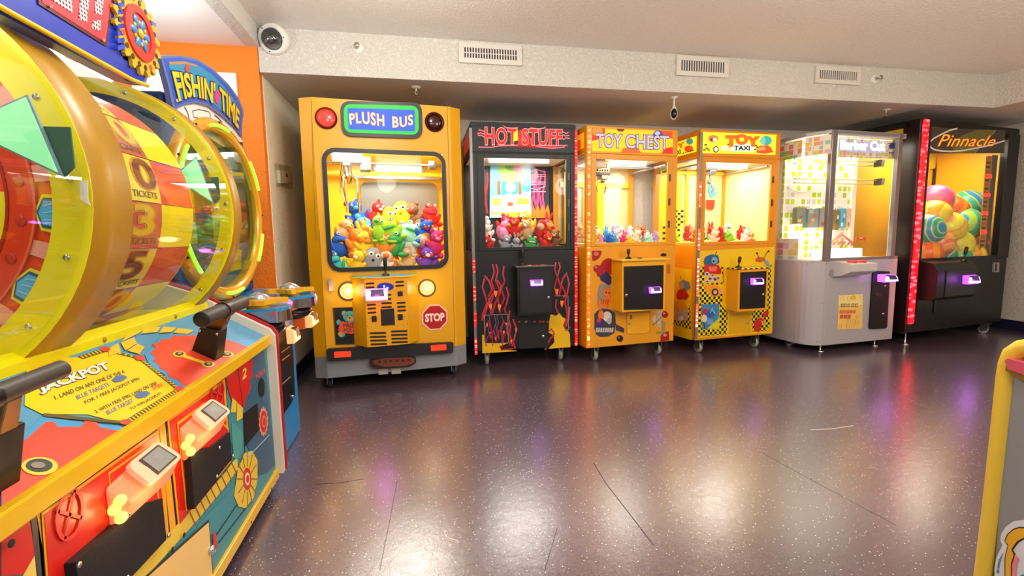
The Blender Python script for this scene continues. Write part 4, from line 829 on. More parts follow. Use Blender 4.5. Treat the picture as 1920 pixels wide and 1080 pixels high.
for (t_, u0, u1) in (('TOY', (218, 425), (215, 428)), ('CHEST', (465, 820), (462, 825))):
    f = lambda x: (x-200)*.035
    bt = [(u0[0], 250+f(u0[0])), (u0[1], 250+f(u0[1]))]; tp = [(u1[0], 138+f(u1[0])), (u1[1], 138+f(u1[1]))]
    mb.dtext(t_, vC1, bt, tp, hp, glow('#2a2458', .3), off=.055, lift=.0036); mb.dtext(t_, vC1, bt, tp, hp, glow('#b4b0cc', .6), off=.02, lift=.0046)
mb.build('backlit_sign', R_)
ps = F.side(); S_ = lambda y, z: F.p(0, y, z)-F.U*.002
mb = MB(); mb.prism([S_(.05, hz+.05), S_(.7, hz+.05), S_(.7, h-.05), S_(.05, h-.05)], -F.U, .002, glow('#f0a018', .6)); mb.prism([S_(.1, hz+.05)-F.U*.003, S_(.25, hz+.05)-F.U*.003, S_(.25, h-.08)-F.U*.003, S_(.1, h-.1)-F.U*.003], -F.U, .001, glow('#e04a18', .6)); mb.build('side_sign', R_)
# front decals
def ball(mb, vw, c, rx, ry, p_, base, hi, lift=.001):
    disc(mb, vw, c, rx, ry, p_, mat(base, .3), lift); disc(mb, vw, (c[0]-rx*.3, c[1]-ry*.35), rx*.3, ry*.28, p_, mat(hi, .3), lift+.002)
mb = MB(); rdd = mat('#a81418', .3)
mb.dec(vC2, [(172, 86), (250, 86), (248, 115), (232, 145), (205, 165), (175, 170)], pl, rdd, .001); disc(mb, vC2, (205, 112), 20, 18, pl, mat('#d86858', .3), .003)
ball(mb, vC2, (212, 232), 29, 30, pl, '#a01418', '#e07868'); mb.dec(vC2, [(205, 250), (240, 200), (265, 165), (300, 145), (330, 150), (330, 280), (250, 300), (215, 295)], pl, rdd, .0015); mb.dec(vC2, [(235, 290), (265, 275), (285, 250), (328, 300), (328, 355), (305, 365), (240, 325)], pl, mat('#1e2a5c', .3), .003)
mb.dec(vC2, [(245, 350), (290, 362), (320, 355), (328, 470), (300, 550), (230, 560), (215, 520), (215, 440), (228, 375)], pl, mat('#8f8274', .4), .001)
OC = mat('#e8741a', .4); disc(mb, vC2, (297, 425), 34, 32, pl, OC, .003); mb.dec(vC2, [(228, 500), (260, 470), (325, 460), (330, 500), (300, 530), (290, 550), (225, 552)], pl, OC, .0028); mb.dec(vC2, [(262, 405), (275, 395), (290, 402)], pl, OC, .003); mb.dec(vC2, [(305, 402), (322, 393), (326, 410)], pl, OC, .003)
for k in range(4): mb.dec(vC2, [(245+k*18, 478), (250+k*18, 478), (246+k*18, 520), (241+k*18, 520)], pl, mat('#7a3208', .4), .0045)
disc(mb, vC2, (310, 428), 7, 6, pl, BLK, .0048); disc(mb, vC2, (285, 424), 7, 6, pl, BLK, .0048)
GRD = mat('#3a3a40', .35); mb.dec(vC2, [(192, 600), (215, 572), (270, 556), (320, 562), (358, 590), (366, 680), (350, 755), (300, 782), (240, 785), (205, 765), (192, 720)], pl, GRD, .001); mb.dec(vC2, [(366, 680), (432, 715), (432, 752), (364, 730)], pl, GRD, .001)
disc(mb, vC2, (295, 620), 36, 42, pl, mat('#dcd8d4', .4), .003); disc(mb, vC2, (245, 610), 24, 40, pl, OC, .0032); disc(mb, vC2, (238, 668), 40, 34, pl, mat('#3c2c70', .3), .0034); disc(mb, vC2, (310, 655), 20, 26, pl, mat('#b8b0a8', .4), .0042); disc(mb, vC2, (225, 650), 18, 16, pl, mat('#c83a3a', .3), .0052)
for k in range(8): mb.dec(vC2, [(205+k*18, 712), (218+k*18, 708), (214+k*18, 745), (200+k*18, 748)], pl, mat('#c8c4c0', .4), .0045)
ball(mb, vC2, (398, 798), 27, 27, pl, '#1c1416', '#8a7470'); mb.dec(vC2, [(728, 822), (728, 780), (750, 750), (795, 738), (796, 812)], pl, rdd, .001); disc(mb, vC2, (762, 770), 14, 12, pl, mat('#e09080', .3), .003)
ball(mb, vC2, (762, 603), 27, 28, pl, '#981420', '#e09080'); disc(mb, vC2, (752, 120), 24, 13, pl, mat('#2a1618', .4), .001); mb.dec(vC2, [(778, 198), (805, 196), (806, 270), (778, 275)], pl, mat('#b86a10', .4), .001)
mb.dec(vC2, [(690, 575), (745, 572), (735, 640), (725, 715), (700, 705), (695, 640)], pl, mat('#bfae92', .4), .001); mb.dec(vC2, [(655, 640), (685, 600), (690, 680), (665, 660)], pl, mat('#c8b898', .4), .001); mb.dec(vC2, [(735, 650), (765, 660), (762, 760), (690, 762), (690, 742), (745, 740)], pl, mat('#9a8a4a', .4), .001); mb.stroke(vC2, [(660, 692), (735, 625)], pl, .004, DK, .003)
mb.build('cartoon_decal', R_)
# small prize door
mb = MB(); mb.stroke(vC2, [(452, 590), (640, 582), (642, 738), (610, 758), (455, 762), (452, 590)], pl, .003, mat('#7a5a10', .4), .0005, .001); mb.dec(vC2, [(455, 592), (638, 585), (640, 736), (608, 755), (457, 760)], pl, CHY2, .0, .002); o = mb.build('prize_door', R_); lock(pl.hit(*vC2((472, 673)))-F.D*.002, -F.D, R_); MB().dec(vC2, [(480, 608), (494, 606), (496, 640), (482, 643)], pl, mat('#8a6410', .4), .002, .003).build('key_plate', o)
# control box
dep = .15; pc = F.plane(-dep); A = F.px(*vC2((412, 178)), -dep); B = F.px(*vC2((770, 160)), -dep); Cc = F.px(*vC2((420, 580)), -dep); D_ = F.px(*vC2((765, 570)), -dep)
x0, x1, z1_, z0_ = (A[0]+Cc[0])/2, (B[0]+D_[0])/2, (A[1]+B[1])/2, (Cc[1]+D_[1])/2
MB().box(F, x0, x1, -dep, 0, z0_, z1_, CHY2).build('control_box', R_, .004); MB().box(F, x0-.015, x1+.03, -dep-.02, -.002, z1_, z1_+.016, mat('#e8b838', .25)).build('control_panel', R_, .003)
MB().dec(vC2, [(430, 215), (750, 203), (745, 558), (430, 566)], pc, mat('#0c0a0c', .35), .0, .006).build('control_door', R_, .002)
q = F.px(*vC2((468, 135)), -.07); joystick(F.p(q[0], -.07, z1_+.016), -F.D, R_, .085); q = F.px(*vC2((560, 133)), -.07); MB().lathe(F.p(q[0], -.07, z1_+.016), (0, 0, 1), [(0, .008), (.02, .008), (.022, 0)], BLK, 20).build('push_button', R_)
lock(pc.hit(*vC2((447, 445)))-F.D*.006, -F.D, R_); reader(pc.hit(*vC2((674, 403)))-F.D*.006, F.U, -F.D, R_, .115, .055, .04, power=.22)
LEDO = led_mat('#f05a08', '#ffd890', 60, .8)
MB().box(F, .01, .03, -.006, 0, zb+.01, h-.03, LEDO).build('led_strip', R_)
for (x, y) in ((.11, .05), (w_-.12, .05), (.1, d-.12), (w_-.12, d-.12)): caster(F, x, y, zb, R_, mat('#9a9894', .4))
DZ = win[2]-.01
pile(F, [('front layer', .12, DZ-.01, .1, win[0]+.01, win[1]-.01, [('bunny', 'lavender', 'purple'), ('bear', 'pink'), ('frog', 'blue', 'sky blue'), ('bear', 'sky blue'), ('bunny', 'magenta', 'pink'), ('frog', 'yellow', 'lime'), ('bear', 'cream'), ('bear', 'grey'), ('frog', 'mint', 'sky blue'), ('bear', 'lavender')]),
          ('middle layer', .22, DZ+.01, .11, win[0], win[1], [('bear', 'blue', 'sky blue'), ('frog', 'yellow'), ('bunny', 'sky blue', 'white'), ('frog', 'teal'), ('bear', 'white', 'pink'), ('bunny', 'pink'), ('bear', 'tan'), ('bear', 'red', 'orange'), ('frog', 'white', 'mint')]),
          ('back layer', .38, DZ+.04, .12, win[0]-.01, win[1], [('bear', 'tan'), ('bear', 'sky blue', 'blue'), ('bunny', 'white'), ('bear', 'cream'), ('frog', 'lavender'), ('bunny', 'cream', 'white'), ('bird', 'white', 'orange'), ('bear', 'orange')])],
     'small plush toys in the toy chest machine', 'toy chest machine')
# ---------------------------------------------------------------- toy taxi crane
F, w_, R_ = mk('toy_taxi_machine', 'yellow prize crane with TOY TAXI header and black checkered decals', 'arcade machine', (2.44, 3.78), (3.30, 3.85), 2.0)
h, d, zb = 1.995, .72, .13; pl = F.plane(); vT1 = view(1255, 230, 4.695); vT2 = view(1255, 450, 4.695)
a = F.px(*vT1((318, 700))); b = F.px(*vT1((888, 700)))
win = (a[0], b[0], F.px(*vT2((600, 12)))[1], F.px(*vT1((610, 355)))[1]); hz = win[3]+.045
TXY = mat('#e58f06', .35, 0, 0, 0, 60, .2); TXB = mat('#f2c30c', .35)
cabinet(F, w_, d, h, zb, win, TXY, R_, mat('#ecdc9a', .4), mat('#e0c040', .5), hz, lampe=13, backm=mat('#ecdc9a', .35), right=False)
pbk = F.plane(d-.03)
mb = MB(); mb.box(F, .05, .32, d-.032, d-.024, win[2], hz-.01, mat('#f0e018', .4)).box(F, .36, .39, d-.05, d-.024, win[2], hz-.01, mat('#e8d010', .4)).box(F, .05, w_-.05, d-.05, d-.03, hz-.06, hz-.03, mat('#f0e018', .4)); mb.build('inner_post', R_)
mb = MB(); q3 = F.plane(d-.034)
for r in range(11):
    for c_ in range(3 if r < 6 else 6):
        if (r+c_) % 2 == 0:
            x = (.24 if r < 6 else .1)+c_*.035; z = win[2]+.3-r*.028; mb.box(F, x, x+.03, d-.037, d-.033, z, z+.022, BLK)
mb.dec(vT1, [(340, 590), (345, 540), (400, 560), (410, 640), (370, 660)], q3, mat('#4aa0c8', .4), 0, .002); mb.dec(vT1, [(322, 680), (400, 680), (395, 740), (380, 770), (325, 760)], q3, mat('#d8301c', .4), 0, .003); mb.dec(vT1, [(320, 890), (390, 880), (385, 960), (320, 970)], q3, mat('#e8dcc0', .4), .003, .002)
mb.build('back_artwork', R_)
x, z = F.px(*vT1((355, 450)), .25); claw(F, x, .25, hz-.03, z-.1, R_, CHR, .9); gantry(F, .06, w_-.06, .08, d-.08, hz-.05, .3, R_)
mb = MB(); mb.dec(vT1, [(295, 82), (940, 108), (930, 282), (292, 268)], pl, glow('#f4e22a', .85), 0, .003); hp = pl.off(.003)
mb.dec(vT1, [(530, 250), (545, 205), (580, 190), (660, 175), (720, 195), (750, 215), (748, 255)], hp, glow('#f4f0e0', .8), 0, .001)
for ch, x0_, x1_, y0_, y1_, r_ in (('T', 505, 580, 205, 120, 0), ('O', 592, 680, 190, 108, 0), ('Y', 694, 775, 205, 128, 0)):
    mb.dtext(ch, vT1, [(x0_, y0_), (x1_, y0_-3)], [(x0_-3, y1_), (x1_+3, y1_+2)], hp, glow('#e8601a', .8), off=.09, lift=.0025)
mb.dtext('TAXI', vT1, [(568, 242), (708, 242)], [(572, 204), (704, 206)], hp, glow('#1c3a38', .5), off=.05, lift=.0025)
for (x, y) in ((310, 240), (330, 225), (400, 225), (425, 240), (345, 240), (320, 195), (760, 200), (775, 215), (755, 235), (890, 235), (905, 255), (520, 190), (512, 215), (785, 250)): mb.dec(vT1, [(x-14, y-4), (x+8, y-6), (x+14, y+5), (x-8, y+7)], hp, BLK, 0, .0012)
disc(mb, vT1, (385, 140), 45, 32, hp, glow('#d8783a', .6), 0); disc(mb, vT1, (398, 150), 18, 14, hp, glow('#f4e8d0', .8), .002); disc(mb, vT1, (370, 150), 12, 14, hp, glow('#7a2a1a', .5), .002); disc(mb, vT1, (408, 235), 24, 30, hp, glow('#40382c', .5), .0015); disc(mb, vT1, (408, 235), 15, 20, hp, glow('#e8e4dc', .6), .003); disc(mb, vT1, (487, 225), 34, 24, hp, glow('#e8d8c0', .7), .001)
disc(mb, vT1, (852, 158), 50, 42, hp, glow('#3aa8a0', .6), 0); disc(mb, vT1, (820, 160), 24, 34, hp, glow('#7ac0b0', .6), .002); mb.dec(vT1, [(765, 265), (775, 225), (800, 200), (870, 200), (900, 225), (905, 262), (840, 275)], hp, glow('#e04a20', .7), .0005, .001); mb.dec(vT1, [(775, 225), (830, 205), (850, 240), (780, 248)], hp, glow('#e8944a', .7), .002, .001)
mb.build('backlit_sign', R_)
S_ = lambda y, z: F.p(0, y, z)-F.U*.002
ps = F.side(); mb = MB(); mb.prism([S_(.05, hz+.05), S_(.66, hz+.05), S_(.66, h-.05), S_(.05, h-.05)], -F.U, .002, glow('#f4e22a', .75)); pss = ps.off(.004)
disc(mb, vT1, (180, 165), 30, 28, pss, glow('#4a9a98', .5), 0); disc(mb, vT1, (172, 230), 38, 30, pss, glow('#e04a20', .6), .001); mb.dtext('XI', vT1, [(70, 280), (100, 274)], [(70, 245), (100, 238)], pss, BLK, off=.04, lift=.002); mb.dtext('Y', vT1, [(80, 228), (125, 215)], [(78, 188), (128, 172)], pss, glow('#e8601a', .8), off=.08, lift=.002)
for k in range(5): mb.dec(vT1, [(115+k*22, 275-k*6), (128+k*22, 272-k*6), (132+k*22, 262-k*6), (119+k*22, 265-k*6)], pss, BLK, .003)
mb.build('side_sign', R_)
# base artwork panels
mb = MB(); mb.dec(vT2, [(262, 98), (925, 60), (905, 815), (250, 860)], pl, TXB, 0, .001); mb.build('front_panel', R_)
q = pl.off(.001); CB = check_mat('#0e0d0a', '#f0d818', 40); mb = MB()
mb.dec(vT2, [(265, 232), (300, 235), (310, 300), (300, 395), (262, 380)], q, CB); mb.dec(vT2, [(262, 385), (300, 400), (380, 500), (470, 455), (465, 560), (440, 570), (270, 560)], q, CB); mb.dec(vT2, [(255, 560), (280, 565), (285, 780), (440, 790), (445, 560), (510, 640), (505, 830), (255, 848)], q, CB)
mb.dec(vT2, [(300, 385), (470, 380), (478, 340), (455, 240), (478, 235), (475, 372), (440, 395)], q, CB); mb.dec(vT2, [(725, 630), (870, 612), (885, 755), (850, 800), (728, 805)], q, CB); mb.dec(vT2, [(870, 250), (898, 215), (890, 400), (885, 610), (862, 612)], q, CB); mb.build('checker_decal', R_)
mb = MB(); q = pl.off(.003); BL_ = mat('#2a5f90', .35); RD = mat('#c8201c', .35)
mb.dec(vT2, [(300, 190), (320, 145), (370, 125), (430, 135), (440, 200), (400, 220), (310, 222)], q, BL_); disc(mb, vT2, (395, 180), 26, 30, q, mat('#7ab0c8', .4), .002); disc(mb, vT2, (388, 186), 8, 10, q, BLK, .004); mb.stroke(vT2, [(405, 130), (415, 100)], q, .005, BLK, .001)
mb.dec(vT2, [(300, 235), (330, 215), (430, 220), (458, 262), (450, 300), (400, 300), (305, 290)], q, RD, .001); mb.dec(vT2, [(340, 235), (420, 232), (410, 275), (350, 275)], q, mat('#e86a50', .35), .003)
for (x, y, r) in ((330, 300, 22), (355, 340, 26), (400, 345, 28), (430, 335, 18), (330, 365, 16), (378, 310, 16)): disc(mb, vT2, (x, y), r, r*.9, q, mat('#d8c8bc', .4), .0018); disc(mb, vT2, (x, y), r*.5, r*.45, q, mat('#6a2c24', .4), .004)
mb.dec(vT2, [(300, 400), (380, 390), (440, 410), (465, 460), (440, 490), (380, 500), (320, 440)], q, mat('#f09818', .35), .0005); disc(mb, vT2, (400, 458), 30, 32, q, mat('#2a2624', .4), .003); disc(mb, vT2, (400, 458), 17, 18, q, mat('#c8b8ac', .4), .005); disc(mb, vT2, (455, 455), 16, 20, q, mat('#e0a088', .4), .003)
mb.dec(vT2, [(282, 568), (436, 560), (438, 640), (420, 780), (290, 785)], q, mat('#3a86b8', .35), .0005); mb.dec(vT2, [(330, 780), (380, 735), (435, 690), (436, 780)], q, mat('#e0d020', .35), .003); disc(mb, vT2, (315, 630), 26, 26, q, RD, .002); disc(mb, vT2, (355, 650), 38, 34, q, mat('#2a5cb0', .4), .0025); disc(mb, vT2, (305, 690), 26, 34, q, mat('#dcc8b8', .4), .0035); disc(mb, vT2, (355, 720), 30, 26, q, mat('#6a9ad0', .4), .0045); mb.stroke(vT2, [(355, 640), (380, 590), (370, 610), (400, 650)], q, .008, mat('#9acdf0', .4), .005); mb.stroke(vT2, [(300, 720), (312, 780)], q, .008, mat('#7a2a20', .4), .006)
mb.dec(vT2, [(770, 700), (800, 680), (835, 700), (805, 760), (790, 810), (745, 800), (742, 730)], q, RD, .001); mb.dec(vT2, [(815, 650), (860, 615), (872, 640), (845, 690), (825, 680)], q, RD, .001); mb.dec(vT2, [(800, 700), (830, 730), (860, 735), (820, 750)], q, mat('#e8b820', .4), .002)
mb.dec(vT2, [(755, 170), (780, 150), (830, 155), (845, 180), (800, 195), (760, 190)], q, mat('#c85a1c', .4), .001); mb.stroke(vT2, [(790, 155), (770, 118)], q, .004, BLK, .001); mb.stroke(vT2, [(835, 160), (850, 125), (870, 100)], q, .004, BLK, .001); disc(mb, vT2, (770, 116), 8, 8, q, BLK, .002); disc(mb, vT2, (872, 98), 8, 8, q, BLK, .002); mb.dec(vT2, [(840, 170), (865, 180), (885, 220), (880, 265), (860, 230), (835, 195)], q, mat('#8a9cac', .4), .001)
mb.build('cartoon_decal', R_)
mb = MB(); q = ps.off(.001); mb.dec(vT2, [(48, 240), (195, 262), (195, 880), (40, 840)], q, TXB, 0, .001); mb.build('side_panel_print', R_)
q = ps.off(.003); mb = MB(); mb.dec(vT2, [(40, 700), (100, 715), (160, 640), (185, 560), (190, 790), (40, 740)], q, CB); mb.dec(vT2, [(85, 380), (120, 350), (175, 370), (188, 420), (160, 445), (95, 430)], q, mat('#6f8088', .4), .001); disc(mb, vT2, (112, 402), 22, 28, q, mat('#b89878', .4), .003); mb.dec(vT2, [(65, 480), (80, 440), (140, 435), (175, 490), (150, 525), (70, 520)], q, RD, .002); mb.dec(vT2, [(45, 550), (80, 530), (140, 550), (165, 600), (120, 610), (45, 620)], q, mat('#e89a14', .4), .002); mb.dec(vT2, [(70, 620), (160, 615), (165, 700), (80, 710), (50, 680)], q, mat('#b8a890', .4), .003); disc(mb, vT2, (105, 690), 24, 22, q, mat('#d8c8b8', .4), .005)
mb.stroke(vT2, [(100, 345), (100, 318)], q, .004, BLK, .001); mb.build('side_decal', R_)
dep = .15; pc = F.plane(-dep); A = F.px(*vT2((600, 262)), -dep); B = F.px(*vT2((865, 250)), -dep); Cc = F.px(*vT2((610, 638)), -dep); D_ = F.px(*vT2((855, 610)), -dep)
x0, x1, z1_, z0_ = (A[0]+Cc[0])/2, (B[0]+D_[0])/2, (A[1]+B[1])/2, (Cc[1]+D_[1])/2
MB().box(F, x0, x1, -dep, 0, z0_, z1_, mat('#eda30a', .35)).build('control_box', R_, .004); MB().box(F, x0-.01, x1+.01, -dep-.01, -.002, z1_, z1_+.012, check_mat('#2a2410', '#f0dc30', 34)).build('control_panel', R_, .003)
MB().dec(vT2, [(625, 285), (852, 272), (838, 596), (618, 608)], pc, mat('#0c0a0c', .35), .0, .006).build('control_door', R_, .002)
q = F.px(*vT2((610, 215)), -.08); joystick(F.p(q[0], -.08, z1_+.012), -F.D, R_, .1, .012)
lock(pc.hit(*vT2((820, 478)))-F.D*.006, -F.D, R_); reader(pc.hit(*vT2((758, 362)))-F.D*.006, F.U, -F.D, R_, .13, .06, .04, power=.22)
mb = MB(); mb.dec(vT2, [(525, 645), (712, 638), (712, 815), (520, 828)], pl, mat('#e0a80c', .35), .001, .003); mb.build('prize_door', R_, .001); lock(pl.hit(*vT2((683, 725)))-F.D*.004, -F.D, R_)
al = mat('#9a8f84', .3, .7); MB().box(F, -.012, .016, -.012, .004, zb+.02, h-.03, al).build('corner_strip', R_, .002)
mb = MB(); LD = led_mat('#f0503c', '#fff0e0', 60, .9)
for (a_, b_) in ((.46, .56), (.24, .36), (.6, .78), (.82, .93)): mb.box(F, -.007, .011, -.017, -.012, zb+(h-zb)*(1-b_), zb+(h-zb)*(1-a_), LD)
mb.build('led_strip', R_)
for (x, y) in ((.09, .05), (w_-.14, .05), (.1, d-.12), (w_-.12, d-.12)): caster(F, x, y, zb, R_, mat('#9a9894', .4))
DZ = win[2]-.01
pile(F, [('front layer', .13, DZ-.01, .13, win[0]-.02, win[1]-.02, [('bear', 'orange', 'red'), ('bear', 'cream'), ('bear', 'red', 'cream'), ('frog', 'lime', 'green'), ('bear', 'white'), ('bear', 'orange', 'tan')]),
          ('middle layer', .26, DZ+.02, .14, win[0]-.06, win[1]-.05, [('bear', 'red'), ('frog', 'green', 'lime'), ('bunny', 'red', 'orange'), ('bird', 'white', 'green'), ('bear', 'red', 'pink')]),
          ('back layer', .45, DZ+.02, .15, win[0]-.1, win[1]-.18, [('frog', 'lime', 'yellow'), ('bear', 'tan'), ('bird', 'white', 'yellow'), ('bear', 'orange', 'red')])],
     'plush toys in the taxi machine', 'toy taxi machine')
# ---------------------------------------------------------------- white string cutting machine
F, w_, R_ = mk('white_prize_machine', 'white and silver glass-topped prize machine with lime tile print and white sign', 'arcade machine', (3.43, 3.53), (4.41, 3.61), 1.97)
h, d, zb = 1.968, .86, .07; pl = F.plane(); vW1 = view(1440, 230, 4.696); vW2 = view(1440, 450, 4.696); SIL = mat('#b4b0b4', .35, .15); SILD = mat('#8e8884', .35, .5)
zt = F.px(*vW2((560, 185)))[1]; r = .17
def rplan(x0, x1, y0, y1, r, z): return [F.p(x0, y1, z)]+[F.p(x0+r-r*cos(radians(k*15)), y0+r-r*sin(radians(k*15)), z) for k in range(7)]+[F.p(x1, y0, z), F.p(x1, y1, z)]
mb = MB(); P = rplan(0, w_, 0, d, r, zb); mb.prism(P, (0, 0, 1), zt-zb, SIL); mb.build('cabinet_body', R_)
mb = MB()
for (x, y) in ((80, 198), (218, 198), (350, 210), (515, 210), (1090, 190), (95, 512), (475, 555), (1035, 852), (1065, 846), (425, 900), (455, 895)): disc(mb, vW2, (x, y), 4, 4, pl if x > 400 else F.side(), mat('#6a6664', .4), .001, n=8)
mb.build('screw', R_)
cxp = F.px(*vW2((530, 100)))[0]
xl = .12; sy = .13     # upper glass house: chamfered left front corner
WG = mat('#f6f2e6', .3); PST = mat('#8a8486', .3, .6)
x0, z1_ = F.px(*vW1((610, 105))); x1, _ = F.px(*vW1((1130, 400))); z0_ = F.px(*vW2((560, 160)))[1]
MB().box(F, xl, w_, 0, .03, zt, z0_, SILD).build('window_rail', R_, .003); MB().box(F, xl, w_, 0, .03, z1_, h, SIL).build('window_rail', R_, .003)
MB().box(F, x1, x1+.05, -.008, .03, zt, h, PST).build('front_post', R_, .004); MB().box(F, x0-.06, x0, -.008, .03, zt, h, PST).build('front_post', R_, .004)
MB().box(F, w_-.05, w_-.01, .03, .07, zt, h, WG).build('corner_post', R_, .003); MB().box(F, 0.02, .07, d-.06, d, zt, h-.02, WG).build('corner_post', R_, .003); MB().box(F, w_-.06, w_, d-.06, d, zt, h, WG).build('corner_post', R_, .003)
A_, B_ = F.p(x0-.06, .0, 0), F.p(.02, sy+.05, 0)
Zz = lambda p, z: V((p.x, p.y, z))
mb = MB(); n_ = (A_-B_).cross(V((0, 0, 1))).normalized()
MB().box(F, x0, x1, .01, .015, zt, z1_, GL).build('front_glass', R_)
MB().prism([Zz(A_, zt), Zz(B_, zt), Zz(B_, h-.03), Zz(A_, h-.03)], n_, .005, GL).build('corner_glass', R_)
MB().box(F, .02, .025, sy+.05, d-.06, zt, h-.04, GL).build('side_glass', R_); MB().box(F, w_-.03, w_-.025, .07, d-.06, zt, h-.03, GL).build('side_glass', R_)
mb = MB(); mb.prism([F.p(x, y, h-.03) for x, y in ((.02, d), (.02, sy+.05), (x0-.06, -.0), (w_, 0), (w_, d))], (0, 0, 1), .03, SIL); mb.build('roof', R_, .003)
GM = grid_mat(['#c6d820', '#f4f2e6', '#f6f4ea', '#d2e048', '#f4f2e6', '#dcd2d4', '#f6f4ea', '#bcd010'], '#f8f6ec', 15.5, .72)
D2 = .42; xm = w_-.1
MB().box(F, .05, xm, D2, D2+.02, zt, h-.03, GM).build('back_panel', R_); MB().box(F, xm, xm+.05, D2-.02, D2+.02, zt, h-.03, WG).build('inner_post', R_); MB().box(F, .05, w_-.05, D2+.03, d, zt, h-.03, WG).build('rear_housing', R_)
MB().box(F, .03, w_-.04, .04, d-.05, zt-.001, zt+.012, mat('#f4eee4', .4)).build('prize_floor', R_)
mb = MB(); a = F.px(*vW2((400, 100)), .1); mb.box(F, .22, w_-.28, .12, .24, zt+.01, zt+.1, glow('#fffdf4', 1.3)); mb.build('lamp_box', R_, .01)
light('crane_light', 'AREA', F.p(w_/2, .3, h-.05), 10, (1, .97, .88), .8, (0, 0, F.yaw), .5, R_)
light('crane_light', 'AREA', F.p(w_/2-.1, .3, zt+.16), 2, (1, .95, .8), .5, (pi, 0, F.yaw), .3, R_)
# sign behind the glass
sp_ = F.plane(.06); mb = MB()
SG = grid_mat(['#f2c85a', '#f4efe0', '#9fd0b8', '#f0a87a', '#f4efe0', '#d8e060', '#e8b4bc'], '#f6efdc', 26, .86)
mb.dec(vW1, [(620, 125), (1140, 150), (1135, 320), (612, 305)], sp_, SG, 0, .006); o = mb.build('sign_panel', R_)
mb = MB(); q = sp_.off(.006)
mb.dec(vW1, [(665, 165), (1000, 175), (1000, 268), (740, 262), (700, 250), (650, 240)], q, glow('#aab0cc', .5), 0, .001); 
mb.dtext('Barber Cut', vW1, [(635, 235), (1030, 250)], [(635, 150), (1030, 165)], q, glow('#b9bcd6', .5), off=.1, lift=.0025); mb.dtext('Barber Cut', vW1, [(640, 232), (1025, 247)], [(640, 155), (1025, 170)], q, glow('#ffffff', 1.5), off=.05, lift=.0035)
disc(mb, vW1, (1085, 218), 38, 44, q, mat('#eceadc', .4), .001); disc(mb, vW1, (1095, 205), 30, 27, q, mat('#2c3f9c', .3), .003); mb.stroke(vW1, [(1050, 180), (1115, 182)], q, .006, mat('#c83a3a', .4), .003); mb.stroke(vW1, [(1060, 240), (1060, 200), (1075, 235)], q, .006, mat('#20283c', .4), .005); mb.stroke(vW1, [(1062, 262), (1085, 268), (1105, 260)], q, .007, mat('#20283c', .4), .003)
mb.build('sign_lettering', o)
# side header print (seen through the side)
sg2 = Pl(A_, n_).off(.007); mb = MB(); mb.prism([Zz(A_, h-.2), Zz(B_, h-.2), Zz(B_, h-.04), Zz(A_, h-.04)], n_, .006, SG); mb.box(F, .012, .018, sy+.08, d-.08, h-.2, h-.05, grid_mat(['#f2c85a', '#f4efe0', '#a4c850', '#f4efe0', '#e88a7a', '#f4efe0', '#8fccd0'], '#f8f2e0', 20, .86)); mb.build('side_sign', R_)
mb = MB(); mb.box(F, .026, .03, sy+.08, d-.08, zt+.01, zt+.2, grid_mat(['#f0d0b0', '#e890a0', '#a8d8d0', '#f4dc70', '#f4efe0', '#e8b8d0', '#f4efe0'], '#f8f0e0', 16, .86)); mb.build('side_tile_print', R_)
# rails, blade, hanging prize boxes, red tag
mb = MB(); IV = mat('#d8cc96', .3, .2); IV2 = mat('#f4ecd4', .3)
for (zy, y) in ((322, .34), (495, .34)):
    q0 = F.px(*vW1((240, zy)), y); q1 = F.px(*vW1((985, zy)), y)
    mb.box(F, q0[0], q1[0], y, y+.02, q0[1]-.002, q0[1]+.01, IV).box(F, q0[0], q1[0]-.08, y, y+.02, q0[1]-.04, q0[1]-.028, IV); mb.box(F, q1[0]-.04, q1[0], y-.05, y+.03, q0[1]-.045, q0[1]+.02, IV2)
mb.build('gantry_rail', R_, .002)
mb = MB(); pts = [F.px(*vW1(p), .35) for p in ((170, 570), (230, 605), (300, 615), (370, 600), (440, 565))]; mb.tube([F.p(x, .35, z) for x, z in pts], .005, IV, 6); pts = [F.px(*vW1(p), .35) for p in ((440, 300), (450, 360), (480, 380), (505, 360), (510, 300))]; mb.tube([F.p(x, .35, z) for x, z in pts], .006, IV, 6); mb.build('cable', R_)
pp = F.plane(.3); PR = mat('#c87a6a', .45); mb = MB(); mb.dec(vW2, [(555, 10), (640, -60), (740, 15), (745, 50), (730, 50), (725, 25), (650, -35), (560, 25)], pp, PR, 0, .01)
for k in range(4): mb.dec(vW2, [(565+k*42, 40), (590+k*42, 10), (600+k*42, 14), (578+k*42, 45)], pp, PR, 0, .006)
mb.dec(vW2, [(640, -20), (656, -20), (656, 50), (640, 50)], pp, PR, 0, .01); mb.build('prize_rack', R_)
pp = F.plane(.2); mb = MB(); mb.dec(vW1, [(775, 1005), (855, 1008), (855, 1032), (848, 1050), (842, 1032), (785, 1030), (780, 1050), (774, 1048)], pp, mat('#e0481a', .4), 0, .006); mb.dec(vW1, [(800, 1010), (828, 1011), (828, 1022), (800, 1021)], pp, mat('#f4d8b0', .4), .006, .001); mb.build('orange_tag', R_)
